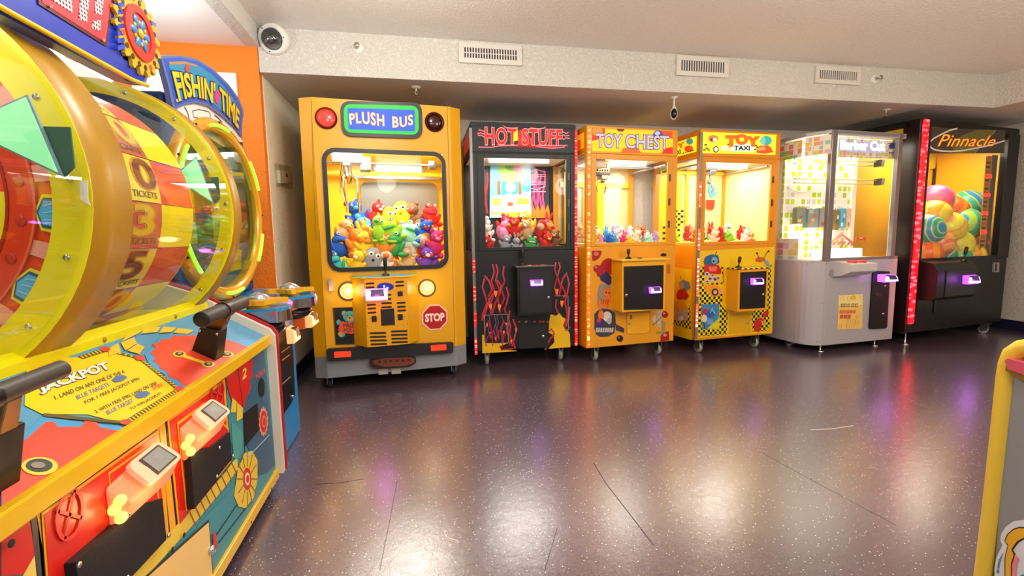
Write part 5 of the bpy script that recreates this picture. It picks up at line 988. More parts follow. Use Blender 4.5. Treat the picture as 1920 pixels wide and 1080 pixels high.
# joystick pod
dep = .16; pc = F.plane(-dep); A = F.px(*vW2((735, 212)), -dep); B = F.px(*vW2((965, 210)), -dep); Cc = F.px(*vW2((820, 300)), -dep)
mb = MB(); x0, x1, z1p, z0p = A[0]-.01, B[0]+.0, A[1], Cc[1]-.03
mb.prism([F.p(x0, y, z) for y, z in ((0, z1p+.015), (-dep, z1p), (-dep, z1p-.07), (-.07, z0p+.01), (0, z0p))], F.U, x1-x0, mat('#c9c4c4', .35)); mb.build('button_pod', R_, .008)
for k in range(2): MB().lathe(F.p(x0+(x1-x0)*(.33+.36*k), -dep*.55, z1p+.006), (0, 0, 1), [(0, .02), (.034, .018), (.04, 0)], mat('#c8331e', .3, 0, .3), 24).build('push_button', R_)
mb = MB(); disc(mb, vW2, (565, 295), 30, 38, pl, mat('#8f8b8c', .5), .001); mb.build('lock_plate', R_)
# poster
mb = MB(); mb.dec(vW2, [(622, 488), (835, 476), (826, 780), (608, 788)], pl, mat('#f2c968', .4), .001, .002); o = mb.build('poster', R_); q = pl.off(.003); mb = MB()
mb.dec(vW2, [(622, 488), (835, 476), (833, 570), (618, 580)], q, mat('#f6de8c', .4), 0, .0005); disc(mb, vW2, (750, 507), 22, 20, q, mat('#d8c810', .4), .001)
for k, x in enumerate((640, 668, 700, 735, 765)): mb.dec(vW2, [(x, 560), (x+22, 558), (x+21, 590), (x-1, 592)], q, mat('#8a7a4c', .4), .001); mb.dec(vW2, [(x+6, 568), (x+15, 567), (x+14, 582), (x+5, 583)], q, mat('#f6de8c', .4), .0027)
for k, x in enumerate((632, 662, 692, 720, 748)): mb.dec(vW2, [(x, 618), (x+24, 616), (x+20, 645), (x-4, 647)], q, mat('#e0744c', .4), .001)
for k, x in enumerate((635, 668, 700)): mb.dec(vW2, [(x, 658), (x+28, 656), (x+24, 690), (x-4, 692)], q, mat('#d05a38', .4), .001)
for (x, y) in ((775, 660), (700, 700), (740, 700), (768, 712), (620, 745), (690, 740), (735, 740), (640, 500), (700, 500), (808, 490)): mb.stroke(vW2, [(x, y), (x+26, y-1), (x+25, y+28), (x-1, y+29)], q, .0025, mat('#d89a5a', .4), .001, closed=True)
mb.build('poster_print', o)
# coin door with reader
mb = MB(); mb.rrect([pl.hit(*vW2(p)) for p in ((880, 785), (1035, 775), (1062, 275), (915, 272))], pl.n, .015, .03, mat('#151316', .35)); o = mb.build('coin_door', R_, .002); q = pl.off(.015)
mb = MB(); mb.stroke(vW2, [(905, 527), (1050, 520)], q, .004, DK, 0, .001); mb.dec(vW2, [(940, 468), (1000, 468), (995, 496), (965, 500), (938, 485)], q, mat('#3a2a24', .4), 0, .003); mb.build('door_seam', o); lock(q.hit(*vW2((1030, 404))), -F.D, R_); lock(q.hit(*vW2((1012, 650))), -F.D, R_)
reader(q.hit(*vW2((1005, 332)))-F.D*.01, F.U, -F.D, R_, .16, .07, .09, body='#c060ff', power=.4, em=1.9)
for (x, y) in ((.17, .05), (w_-.15, .05), (.1, d-.1), (w_-.1, d-.1)): foot(F, x, y, zb, R_)
for (x, y) in ((.1, .3), (w_-.1, .3)): caster(F, x, y, zb, R_, mat('#c4c0bc', .4))
# prize boxes inside, things of their own
def prize_box(nm, lb, cols, zx0, zy0, zx1, zy1, y, dd):
    a_ = F.px(*vW1((zx0, zy1)), y); b_ = F.px(*vW1((zx1, zy0)), y)
    t = thing(nm, lb, 'box', F.p((a_[0]+b_[0])/2, y, a_[1]), F.yaw, 'prize boxes hanging in the white machine')
    MB().box(F, a_[0], b_[0], y, y+dd, a_[1], b_[1], mat(cols[0], .4)).build('carton', t, .002)
    mb = MB(); W2 = b_[0]-a_[0]; H2 = b_[1]-a_[1]
    for k, c_ in enumerate(cols[1:]):
        mb.box(F, a_[0]+W2*(.12+.2*(k % 3)), a_[0]+W2*(.42+.2*(k % 3)), y-.002, y, a_[1]+H2*(.1+.22*k), a_[1]+H2*(.28+.22*k), mat(c_, .4))
    mb.build('printed_front', t)
    MB().tube([F.p((a_[0]+b_[0])/2, y+dd/2, b_[1]), F.p((a_[0]+b_[0])/2, y+dd/2, b_[1]+.012)], .003, DK, 6).build('hanger', t)
prize_box('prize_box', 'grey prize box with yellow star, leftmost in the white machine', ['#8a8a7c', '#e0c828', '#6a7a70'], 250, 745, 345, 890, .33, .05)
prize_box('prize_box', 'grey and orange checked prize box left of centre in the white machine', ['#7c938c', '#d87a4a', '#d8a058', '#c85a38', '#b8b0a0'], 348, 760, 450, 925, .31, .06)
prize_box('prize_box', 'grey prize box with red spine behind the front post of the white machine', ['#8b8c8a', '#b84a3c', '#a8a8a4'], 453, 752, 560, 925, .3, .06)
prize_box('prize_box', 'tall brown prize box right of the front post in the white machine', ['#7c6a38', '#a8702c', '#4a5a2c', '#e8e0c8'], 585, 765, 632, 945, .3, .05)
prize_box('prize_box', 'sky blue prize box near the middle of the white machine', ['#58a8c8', '#e8f0f0', '#3a7890', '#b8d8e0'], 638, 755, 690, 930, .3, .05)
prize_box('prize_box', 'peach slanted prize box, rightmost in the white machine', ['#e0b890', '#c84a3c', '#e8d8c0'], 694, 755, 738, 925, .3, .04)
# ---------------------------------------------------------------- tall black Pinnacle machine
F, w_, R_ = mk('ball_crane_machine', 'tall black Pinnacle crane full of big swirled balls, red lit corner column', 'arcade machine', (4.52, 3.61), (5.955, 3.81), 2.1)
h, d, zb = 2.1, .74, .11; pl = F.plane(); vP = view(1670, 220, 2.4545); vP2 = view(1700, 230, 9.6); BK2 = mat('#100d0a', .42)
h1 = F.px(*vP((150, 22)))[1]; h2 = F.px(*vP((552, 36)))[1]; h = (h1+h2)/2
wx0 = F.px(*vP((155, 420)))[0]; wx1 = F.px(*vP((508, 420)))[0]; wz0 = F.px(*vP((310, 643)))[1]; wz1 = F.px(*vP((350, 60)))[1]
cw = F.px(*vP((120, 500)))[0]; fr0 = F.px(*vP((143, 300)))[0]; w2 = F.px(*vP((530, 600)))[0]; w_ = w2+.04
MB().box(F, 0, w_, 0, d, zb, wz0-.03, BK2).build('cabinet_body', R_, .006)
MB().box(F, 0, w_, 0, d, wz1, h, BK2).build('header_box', R_, .006)
for (x0, x1, y0, y1) in ((fr0-.06, wx0, -.01, .05), (wx1, w_, -.01, .05), (0, .05, d-.05, d), (w_-.05, w_, d-.05, d)): MB().box(F, x0, x1, y0, y1, wz0-.03, wz1, BK2).build('corner_post', R_, .003)
MB().box(F, wx0, wx1, -.004, .03, wz0-.04, wz0, BK2).build('window_sill', R_)
MB().box(F, wx0, wx1, .012, .017, wz0, wz1, GL).build('front_glass', R_); MB().box(F, w_-.02, w_-.007, .05, d-.05, wz0, wz1, mat('#e8ab0c', .4)).build('side_panel', R_); MB().box(F, .004, .01, .05, d-.05, wz0, wz1, GL).build('side_glass', R_)
MB().box(F, .05, w_-.05, d-.03, d-.01, wz0-.03, wz1, mat('#e8ab0c', .4)).build('back_panel', R_); MB().box(F, .02, w_-.02, .03, d-.03, wz0-.03, wz0-.012, mat('#c09030', .5)).build('prize_floor', R_)
mb = MB(); p5 = F.plane(d-.04); mb.dec(vP, [(150, 165), (440, 165), (440, 205), (150, 242)], p5, mat('#f4c810', .4), .0, .01); mb.build('inner_valance', R_)
light('crane_light', 'AREA', F.p(w_/2, .3, wz1-.04), 19, (1, .9, .7), .9, (0, 0, F.yaw), .4, R_)
mb = MB(); mb.dec(vP2, [(400, 92), (1770, 135), (1745, 550), (370, 555)], F.plane(-.0), mat('#4c4034', .35), .0, .004); q = F.plane().off(.004)
mb.dec(vP2, [(1300, 125), (1600, 135), (1430, 330), (1215, 545), (880, 550), (820, 430), (900, 290), (1050, 210)], q, mat('#7c7428', .35), 0, .001); mb.stroke(vP2, [(1600, 140), (1215, 550)], q, .012, mat('#a89a70', .4), .001)
mb.stroke(vP2, [(905, 105), (780, 135), (620, 210), (490, 280), (430, 330), (405, 385), (420, 440), (490, 485), (620, 512), (800, 520), (1000, 505), (1260, 455), (1440, 420), (1600, 375), (1760, 325)], q, .014, mat('#d8ccb8', .3, 0, .2), .002)
for t_, dx, col, lf in (('Pinnacle', 8, '#7a2a08', .003), ('Pinnacle', 0, '#ff9a2c', .004)): mb.dtext(t_, vP2, [(545+dx, 428), (1000+dx, 430), (1560+dx, 425)], [(600+dx, 210), (1050+dx, 225), (1620+dx, 240)], q, glow(col, .8), off=.02 if dx else .0, lift=lf, shear=.25)
random.seed(3)
for k in range(40): x = random.uniform(420, 1740); y = random.uniform(120, 530); disc(mb, vP2, (x, y), 5, 5, q, mat('#9a8c70', .4), .0012, .0008, 6)
mb.build('header_sign', R_)
MB().box(F, .0, cw, -.03, .12, zb+.02, h, mat('#1c0a0a', .3)).build('corner_column', R_, .01)
MB().box(F, .012, cw-.012, -.05, -.03, zb+.1, h-.01, led_mat('#c00818', '#ff7080', 28, .75)).build('led_column', R_, .008)
light('column_light', 'AREA', F.p(cw/2, -.08, 1.05), 2.5, (1, .05, .05), .1, (pi/2, 0, F.yaw), 1.7, R_)
# score strip with red digits
p6 = F.plane(.04); mb = MB(); mb.dec(vP, [(436, 178), (465, 178), (432, 612), (405, 612)], p6, mat('#b8862c', .4), 0, .006)
for k in range(22): yy = 185+k*20; xx = 448-k*1.55; mb.dec(vP, [(xx-9, yy), (xx+9, yy), (xx+8, yy+9), (xx-10, yy+9)], p6, mat('#5a2c10' if k % 3 else '#d8481c', .4), .006, .001)
o = mb.build('score_strip', R_)
mb = MB()
for (x, y) in ((447, 272), (440, 357), (430, 442), (424, 527)): mb.dtext('00', vP, [(x-14, y+9), (x+14, y+9)], [(x-14, y-9), (x+14, y-9)], p6, glow('#ff2a1c', 3.), off=.03, lift=.008)
mb.build('score_digits', o); MB().box(F, wx1-.13, wx1-.03, .05, .06, wz0, wz1-.2, mat('#7c7060', .3, .3)).build('inner_post', R_)
mb = MB()
dep = .16; pc = F.plane(-dep); A = F.px(*vP((272, 705)), -dep); B = F.px(*vP((402, 705)), -dep); Cc = F.px(*vP((215, 840)), -.02); x0 = F.px(*vP((215, 740)), -dep)[0]; x1 = B[0]; z1p = F.px(*vP((330, 668)), -dep)[1]; z0p = F.px(*vP((300, 840)), -dep)[1]
MB().prism([F.p(x0, y, z) for y, z in ((0, z1p+.02), (-dep*.7, z1p+.0), (-dep, z1p-.07), (-dep, z0p+.03), (-dep*.6, z0p), (0, z0p))], F.U, x1-x0, BK2).build('control_box', R_, .008)
q_ = F.px(*vP((338, 652)), -.09); joystick(F.p(q_[0], -.09, z1p+.005), -F.D, R_, .14, .02)
MB().box(F, x0+.12, x1-.02, -dep-.006, -dep, z0p+.04, z1p-.075, mat('#1c1a18', .4)).build('coin_door', R_, .003)
reader(pc.hit(*vP((352, 745)))-F.D*.008, F.U, -F.D, R_, .19, .085, .06, body='#b050ff', power=.6, em=1.7)
mb = MB(); mb.dec(vP, [(150, 760), (205, 762), (195, 897), (115, 895), (120, 800)], pl, mat('#080706', .3), .001, .006); mb.dec(vP, [(198, 765), (206, 765), (202, 898), (192, 898)], pl, mat('#2c2824', .25, .3), .001, .014); mb.build('prize_door', R_)
mb = MB(); mb.dec(vP, [(468, 668), (492, 668), (490, 712), (466, 712)], pl, mat('#b8b4ac', .3, .6), 0, .015); mb.dec(vP, [(474, 672), (480, 672), (478, 708), (472, 708)], pl, DK, .015, .002); mb.build('key_box', R_)
for (x, y) in ((.06, .0), (.08, d-.1)): foot(F, x, y, zb, R_)
for (x, y) in ((w_-.25, .0), (w_-.15, d-.12)): caster(F, x, y, zb, R_, mat('#b4b0ac', .4))
# balls
BT = [('pink', '#f0508c', '#f05878', '#f46a8c'), ('blue and yellow striped', '#2a90c8', '#f0c81c', '#38b088'), ('orange and pink', '#f4a01c', '#e84a60', '#f0701c'), ('orange and yellow', '#f4b01c', '#f08a18', '#f4d83c'), ('yellow and pink', '#f4d02c', '#f08a70', '#e8e03c'),
      ('green and blue', '#3cb878', '#3a9ad0', '#a8d83c'), ('teal and yellow striped', '#28a888', '#f0dc3c', '#3a98c0'), ('peach', '#f0a070', '#f4c83c', '#e87a5a')]
def ballthing(zx, zy, rpx, t_, y, where):
    c_ = F.plane(y).hit(*vP((zx, zy))); e = F.plane(y).hit(*vP((zx+rpx, zy))); r_ = (c_-e).length*.92
    n = BT[t_]; mb = MB(); mb.ell((0, 0, 0), r_, r_, r_, MC.setdefault(('ball', t_), ball_mat(*n[1:])), 28, 18)
    o = mb.build('play_ball'); o.location = c_; o.rotation_euler = (random.uniform(0, 6), random.uniform(0, 6), random.uniform(0, 6))
    tag(o, '%s swirled ball, %s in the black Pinnacle crane' % (n[0], where), 'ball', 'big swirled balls in the black crane')
for a_ in ((205, 380, 48, 0, .34, 'topmost at left'), (355, 410, 50, 1, .36, 'topmost at right'), (268, 432, 50, 2, .34, 'upper middle'), (195, 450, 48, 3, .24, 'upper left'), (258, 508, 50, 4, .17, 'centre front'), (335, 492, 50, 5, .22, 'right of centre'),
           (160, 520, 52, 6, .16, 'left edge'), (215, 580, 45, 7, .13, 'lower left of centre'), (300, 585, 46, 4, .15, 'lower row right of centre'), (372, 575, 44, 7, .2, 'lower row far right'), (165, 625, 42, 2, .12, 'bottom left corner'), (240, 632, 36, 6, .13, 'bottom row centre'), (375, 632, 34, 3, .12, 'bottom right corner'), (310, 640, 34, 5, .11, 'bottom row right of centre'), (130, 440, 40, 5, .4, 'far left rear')): ballthing(*a_)
# ================================================================ ticket wheel machine on the left
YL = mat('#f0e20a', .35); YR = mat('#eab90c', .3, 0, 0, 0, 60, .2); OR_ = mat('#ee4a12', .4); STB = mat('#4f93b8', .4); TEAL = mat('#3c8f9c', .4); REDP = mat('#d81c10', .35, 0, 0, 0, 60, .2)
Y0, Y1 = .42, 2.17; R_ = thing('ticket_wheel_machine', 'large two-player ticket wheel machine with yellow rings, red and yellow gear artwork, JACKPOT deck', 'arcade machine', (-.655, Y0, 0))
FX = Pl((-.655, 0, 0), (1, 0, 0)); DK_N = V((.6, 0, 1)).normalized(); DP = Pl((-.652, 0, .682), DK_N)
Z8 = view(0, 640, 2.4554); Z6 = view(240, 560, 3.0); Z3 = view(0, 600, 2.25); ZA = view(0, 0, 2.7)
MB().box(W0, -1.65, -.655, Y0, Y1, .06, .66, TEAL).prism([V((-.655, Y0, .655)), V((-.655, Y0, .68)), V((-.9, Y0, .82)), V((-1.65, Y0, .82)), V((-1.65, Y0, .655))], (0, 1, 0), Y1-Y0, TEAL).build('cabinet_body', R_, .002)
MB().box(W0, -1.6, -.70, Y0+.03, Y1-.03, 0, .06, BLK).build('plinth', R_)
MB().box(W0, -.66, -.636, Y0, Y1, .648, .69, YR).build('front_rail', R_, .004); MB().box(W0, -.66, -.642, Y0, Y1, .045, .085, YR).build('bottom_rail', R_, .003)
# deck art
def D8(mb, pts, m_, lift=.001, vw=Z8): mb.dec(vw, pts, DP, m_, lift, .0008)
mb = MB(); mb.prism([V((-.655, Y0, .6838)), V((-.89, Y0, .8248)), V((-.89, Y1, .8248)), V((-.655, Y1, .6838))], DK_N, .001, STB); mb.build('deck_panel', R_)
mb = MB(); RDK = mat('#e2452c', .35); BLU = mat('#3f97cc', .35); YPL = mat('#efc80c', .35)
D8(mb, [(110, 300), (190, 340), (400, 342), (575, 385), (825, 228), (635, 85), (480, 42), (365, 78), (240, 80), (120, 110)], YPL, .0025)
D8(mb, [(185, 355), (560, 400), (575, 420), (0, 790), (0, 540)], BLU, .003); D8(mb, [(205, 380), (245, 378), (260, 402), (370, 402), (385, 376), (440, 380), (455, 404), (540, 420), (0, 770), (0, 560)], RDK, .004)
D8(mb, [(90, 320), (125, 280), (160, 270), (165, 225), (235, 205), (370, 195), (560, 225), (620, 240), (770, 225), (505, 400), (335, 525), (290, 510), (215, 470), (200, 430), (150, 405), (110, 365)], BLU, .003, Z6)
D8(mb, [(120, 312), (152, 285), (132, 262), (185, 250), (175, 236), (240, 232), (245, 215), (370, 212), (480, 215), (600, 250), (690, 285), (495, 395), (340, 500), (300, 492), (275, 462), (225, 448), (215, 415), (175, 402), (170, 380), (135, 358), (150, 338)], RDK, .004, Z6)
for pts in ([(0, 200), (80, 175), (60, 200), (-40, 250)], [(95, 170), (180, 165), (160, 195), (70, 205)], [(195, 165), (270, 170), (240, 195), (170, 200)], [(280, 172), (370, 185), (330, 205), (250, 198)], [(-120, 290), (-60, 260), (-45, 310), (-110, 330)], [(-45, 255), (30, 225), (45, 260), (-20, 300)], [(-10, 300), (50, 262), (90, 280), (60, 320)]): D8(mb, pts, mat('#e8c02c', .35), .0045, Z6)
YK = mat('#e9c838', .35); mb.stroke(Z6, [(270, 318), (450, 378)], DP, .02, YK, .0052, .0008); 
for (x, y) in ((283, 320), (447, 378), (553, 322)): disc(mb, Z6, (x, y), 36, 17, DP, YK, .0055, .0008); disc(mb, Z6, (x, y), 24, 11, DP, mat('#3a2a18', .4), .0066, .0008); disc(mb, Z6, (x, y), 12, 6, DP, mat('#b89c60', .4), .0077, .0008)
disc(mb, Z8, (175, 588), 85, 42, DP, YK, .0055, .0008); disc(mb, Z8, (172, 586), 62, 30, DP, mat('#2c3038', .4), .0066, .0008); disc(mb, Z8, (165, 588), 34, 15, DP, mat('#8a7a60', .4), .0077, .0008)
rope = [(365, 82), (480, 46), (640, 84), (820, 228), (575, 384)]
for a_, b_ in zip(rope[:-1], rope[1:]):
    A3, B3 = DP.hit(*Z8(a_)), DP.hit(*Z8(b_)); n_ = max(3, int((B3-A3).length/.012)); mb.ribbon([A3+DK_N*.0035, B3+DK_N*.0035], DK_N, .014, mat('#5a4a10', .5), .0008)
    for k in range(n_): p_ = A3.lerp(B3, (k+.5)/n_)+DK_N*.0045; dd = (B3-A3).normalized(); sd = DK_N.cross(dd); mb.ribbon([p_-sd*.005-dd*.002, p_+sd*.005+dd*.002], DK_N, .004, YPL, .0008)
A3, B3 = DP.hit(*Z8((195, 348))), DP.hit(*Z8((560, 382))); mb.ribbon([A3+DK_N*.0045, B3+DK_N*.0045], DK_N, .012, mat('#5a4a10', .5), .0008)
for (x, y) in ((480, 44), (640, 84), (822, 226), (570, 382)): disc(mb, Z8, (x, y), 24, 12, DP, mat('#c8402c', .4), .0055, .0008)
bt = [(178, 250), (330, 205), (505, 132)]; tp = [(195, 212), (320, 155), (490, 105)]
bt, tp = [(190, 252), (350, 200), (512, 140)], [(165, 218), (318, 158), (480, 102)]
mb.dtext('JACKPOT', Z8, bt, tp, DP, mat('#5a5048', .4), off=.09, lift=.0042); mb.dtext('JACKPOT', Z8, bt, tp, DP, mat('#e8e2d4', .35), off=.045, lift=.0052)
TXD = mat('#3a3a30', .5); TXB_ = mat('#4a6a9a', .5)
def line(t, b0, b1, t0, t1, m_=TXD): mb.dtext(t, Z8, [b0, b1], [t0, t1], DP, m_, off=.01, lift=.0042)
line('1. LAND ON ANY ONE OF THE 4', (252, 276), (572, 152), (243, 258), (562, 138)); line('BLUE TARGETS', (352, 276), (502, 212), (343, 258), (492, 196), TXB_); line('FOR 1 FREE JACKPOT SPIN', (392, 300), (642, 186), (382, 282), (632, 170))
line('2. WITH FREE SPIN, LAND ON ONE', (438, 342), (722, 204), (428, 326), (712, 190)); line('BLUE TARGET', (492, 346), (612, 286), (482, 328), (602, 270), TXB_); line('TO WIN JACKPOT!', (600, 328), (742, 254), (592, 314), (734, 240))
mb.dec(Z8, [(510, 186), (530, 166), (565, 162), (582, 172), (560, 190), (525, 196)], DP, TXB_, .0042, .0008); mb.dec(Z8, [(615, 258), (635, 240), (670, 236), (688, 246), (665, 264), (630, 270)], DP, TXB_, .0042, .0008); line('SPIN', (702, 232), (746, 214), (694, 214), (738, 198), mat('#d84a24', .4))
mb.build('deck_print', R_)
# front panel art
def FD(mb, vw, pts, m_, lift=.001): mb.dec(vw, pts, FX, m_, lift, .0008)
mb = MB(); YO = mat('#f0a818', .35); CRM = mat('#f0d060', .35)
FD(mb, Z8, [(0, 905), (130, 812), (155, 985), (100, 1075), (0, 1080)], REDP); FD(mb, Z8, [(135, 795), (160, 775), (215, 1100), (165, 1100)], mat('#4a4642', .4)); FD(mb, Z8, [(105, 1075), (155, 985), (170, 1100), (90, 1100)], CRM)
FD(mb, Z8, [(160, 770), (735, 375), (775, 905), (610, 1100), (190, 1100)], YO, .001); FD(mb, Z8, [(178, 790), (720, 405), (765, 895), (590, 1100), (200, 1100)], mat('#2a2420', .4), .002); FD(mb, Z8, [(180, 792), (718, 410), (762, 893), (585, 1100), (202, 1100)], YO, .003); FD(mb, Z8, [(190, 802), (708, 432), (754, 885), (570, 1100), (212, 1100)], REDP, .004)
FD(mb, Z8, [(758, 352), (1036, 160), (1062, 560), (812, 868)], BLK, .001); FD(mb, Z8, [(764, 358), (1032, 172), (1058, 558), (816, 858)], YO, .002); FD(mb, Z8, [(775, 368), (1022, 195), (1050, 552), (822, 842)], REDP, .003)
FD(mb, Z8, [(725, 375), (752, 358), (808, 885), (782, 905)], YO, .002)
for pts in ([(485, 605), (690, 465), (740, 880), (560, 1100), (530, 1100)], ): FD(mb, Z8, pts, YO, .005)
FD(mb, Z8, [(492, 612), (684, 478), (730, 872), (548, 1100), (520, 1100)], REDP, .006)
FD(mb, Z8, [(805, 375), (932, 282), (945, 300), (1045, 400), (1052, 545), (848, 785)], YO, .0045); FD(mb, Z8, [(812, 384), (930, 300), (1040, 408), (1044, 540), (852, 770)], REDP, .0055)
gp = mat('#e2362a', .4)
for (cx_, cy_, rx, ry) in ((300, 800, 60, 110), (990, 240, 30, 60)):
    mb.stroke(Z8, [(cx_+rx*cos(k*pi/8), cy_+ry*sin(k*pi/8)-rx*cos(k*pi/8)*.5) for k in range(16)], FX, .008, gp, .0072, .0008, True)
    for k in range(4): mb.stroke(Z8, [(cx_, cy_), (cx_+rx*cos(k*pi/2+.4), cy_+ry*sin(k*pi/2+.4)-rx*cos(k*pi/2+.4)*.5)], FX, .006, gp, .0072, .0008)
# far right end art
NV = mat('#33607c', .4)
FD(mb, Z6, [(690, 335), (765, 288), (826, 935), (745, 1010), (655, 800), (650, 600)], NV); FD(mb, Z6, [(545, 440), (690, 335), (700, 365), (690, 405), (700, 425), (680, 470), (688, 500), (660, 560), (650, 615), (600, 585), (575, 560), (562, 520)], REDP, .002); mb.stroke(Z6, [(612, 390), (640, 600), (652, 880)], FX, .003, DK, .003, .0008)
FD(mb, Z6, [(555, 640), (600, 580), (650, 620), (655, 900), (600, 900), (575, 800)], TEAL, .001); FD(mb, Z6, [(575, 700), (600, 705), (640, 760), (638, 830), (615, 900), (590, 900), (580, 800)], mat('#4aa09c', .4), .003)
for pts in ([(580, 560), (605, 580), (600, 640), (572, 640)], [(608, 585), (640, 615), (638, 670), (605, 690)]): FD(mb, Z6, pts, YK, .0035)
mb.dtext('2', Z6, [(638, 455), (658, 440)], [(640, 400), (662, 385)], FX, mat('#e8c860', .4), off=.04, lift=.004); mb.dtext('TICKETS', Z6, [(715, 455), (768, 415)], [(712, 435), (766, 392)], FX, mat('#e85a48', .4), off=.03, lift=.003)
FD(mb, Z6, [(640, 650), (722, 588), (730, 740), (655, 830)], mat('#100e0e', .5), .004)
disc(mb, Z6, (746, 500), 17, 52, FX, mat('#0a0a0c', .5), .003)
def gearemb(cx_, cy_, rx, ry, n, c0, c1, c2):
    P = []
    for k in range(n*4): r = 1 if k % 4 in (1, 2) else .86; a_ = 2*pi*k/(n*4); P.append((cx_+rx*r*cos(a_), cy_+ry*r*sin(a_)))
    FD(mb, Z6, P, c0, .003); disc(mb, Z6, (cx_, cy_), rx*.72, ry*.72, FX, c1, .004, .0008); disc(mb, Z6, (cx_, cy_), rx*.42, ry*.42, FX, c2, .005, .0008); disc(mb, Z6, (cx_, cy_), rx*.25, ry*.25, FX, c1, .006, .0008)
gearemb(757, 692, 26, 85, 14, mat('#e89a7c', .4), REDP, mat('#e07a5c', .4))
Rr = [(c[0], c[1]) for c in ((535, 1100), (600, 1010), (640, 900), (690, 850), (725, 900), (720, 1010), (690, 1100), (640, 1140), (610, 1080))]
FD(mb, Z6, [(590, 1110), (612, 960), (650, 870), (690, 855), (722, 910), (722, 1020), (700, 1120), (655, 1180), (615, 1170)], YK, .0035)
for k in range(12): a_ = k*pi/6; mb.stroke(Z6, [(663+25*cos(a_), 1015+70*sin(a_)), (663+58*cos(a_), 1015+158*sin(a_))], FX, .004, mat('#8a5a1c', .4), .0046, .0008)
gearemb(663, 1015, 33, 88, 14, mat('#e86a50', .4), REDP, mat('#f0e0b0', .4))
rp = [(640, 1080), (900, 790), (960, 720), (1030, 640), (1090, 560)]
mb.stroke(Z8, [(600, 1110)]+rp[1:], FX, .045, YK, .0022, .0008)
for k in range(9):
    x = 880+k*24; y = 815-k*29; mb.stroke(Z8, [(x-12, y-26), (x+14, y+30)], FX, .004, mat('#9a5a1c', .4), .0034, .0008)
FD(mb, Z8, [(860, 1100), (905, 850), (1090, 650), (1250, 600), (1265, 610), (985, 1055), (960, 1100)], TEAL, .0012)
mb.stroke(Z8, [(985, 900), (1130, 690)], FX, .004, DK, .003, .0008); mb.stroke(Z8, [(1000, 930), (1150, 740)], FX, .004, DK, .003, .0008); mb.stroke(Z8, [(1130, 540), (1235, 430)], FX, .005, mat('#a8c0c8', .4), .0045, .0008)
FD(mb, Z8, [(640, 1100), (955, 822), (978, 1100)], mat('#2a2420', .4), .0035); FD(mb, Z8, [(655, 1100), (952, 835), (972, 1100)], mat('#f0c878', .4), .0045); FD(mb, Z8, [(970, 885), (985, 880), (992, 960), (975, 970)], REDP, .005)
mb.build('front_print', R_)
mb = MB(); c = FX.hit(*Z8((957, 962))); mb.lathe(c, (1, 0, 0), [(0, .02), (.01, .02), (.014, .012), (.014, 0)], CHR, 20); mb.build('lock', R_)
mb = MB()
for (x, y) in ((12, 935), (770, 962), (825, 895), (1140, 835), (1235, 680)): c = FX.hit(*Z8((x, y)))+V((.012, 0, 0)); mb.ell(c, .002, .007, .007, DK, 10, 8)
mb.build('screw', R_)
# coin doors under the readers
for vw, q1, q2 in ((Z3, [(475, 812), (655, 755), (672, 930), (500, 1110)], [(255, 1030), (465, 852), (490, 1110), (265, 1110)]), (Z8, [(958, 482), (1035, 420), (1044, 545), (965, 640)], [(832, 512), (958, 484), (966, 640), (850, 778)])):
    mb = MB(); mb.dec(vw, q1, FX, BLKM, .004, .012); mb.dec(vw, q2, FX, BLKM, .004, .02); o = mb.build('coin_door', R_, .002)
    mb = MB()
    for (x, y) in (q1[0], q1[2], q2[0], q2[2]): c = FX.hit(*vw((x+(10 if (x, y) in (q1[0], q2[0]) else -10), y+(12 if (x, y) in (q1[0], q2[0]) else -14)))); mb.ell(c+V((.026, 0, 0)), .004, .006, .006, CHR, 10, 6)
    mb.build('bolt', o)
for (yc, zc) in ((1.165, .553), (1.475, .553)):
    c = V((-.65, yc, zc)); wy, hz_, dx = .092, .06, .058
    def Q(u, v, n): return c+V((n*dx, u*wy, v*hz_))
    BD = glow('#f08058', .5); mb = MB(); mb.hexa([Q(-1.1, -.9, 0), Q(.9, -1, 0), Q(.8, -.55, .62), Q(-.95, -.75, .3), Q(-1.1, .75, 0), Q(1, 1, 0), Q(.95, .2, 1), Q(-.9, .0, .62)], BD); o = mb.build('card_reader', R_, .008)
    T0, T1, T2, T3 = Q(-.62, .1, .86), Q(.92, .24, 1.02), Q(.92, 1.0, .12), Q(-.62, .98, .1); n_ = (T1-T0).cross(T3-T0).normalized(); n_ = n_ if n_.x > 0 else -n_
    mb = MB(); mb.rrect([T0.lerp(T1, .08), T1.lerp(T0, .04), T2.lerp(T3, .04), T3.lerp(T2, .08)], n_, .012, .02, glow('#f2b08c', .45)); mb.build('reader_top', o)
    A_, B_, C_, D3 = [T0.lerp(T1, .3), T0.lerp(T1, .85), T3.lerp(T2, .85), T3.lerp(T2, .3)]; S0, S1, S2, S3 = A_.lerp(D3, .12), B_.lerp(C_, .12), B_.lerp(C_, .88), A_.lerp(D3, .88)
    mb = MB(); mb.prism([p+n_*.0125 for p in (S0, S1, S2, S3)], n_, .002, mat('#4a3c34', .4)); f = lambda p: p.lerp((S0+S2)/2, .16)+n_*.0148; mb.prism([f(p) for p in (S0, S1, S2, S3)], n_, .001, mat('#8a8a84', .3, 0, .15)); mb.build('screen', o)
    for k, (u, v) in enumerate(((-1.05, .2), (-1.05, -.1), (-1.05, -.42))): MB().ell(Q(u, v, (.42, .22, .4)[k]), .011, .014, .012, glow('#ffd860', 1.5), 14, 10).build('button', o)
    light('reader_light', 'POINT', Q(-.4, -.4, 1.5), .55, (1, .5, .2), .03, parent=R_, spec=.3)
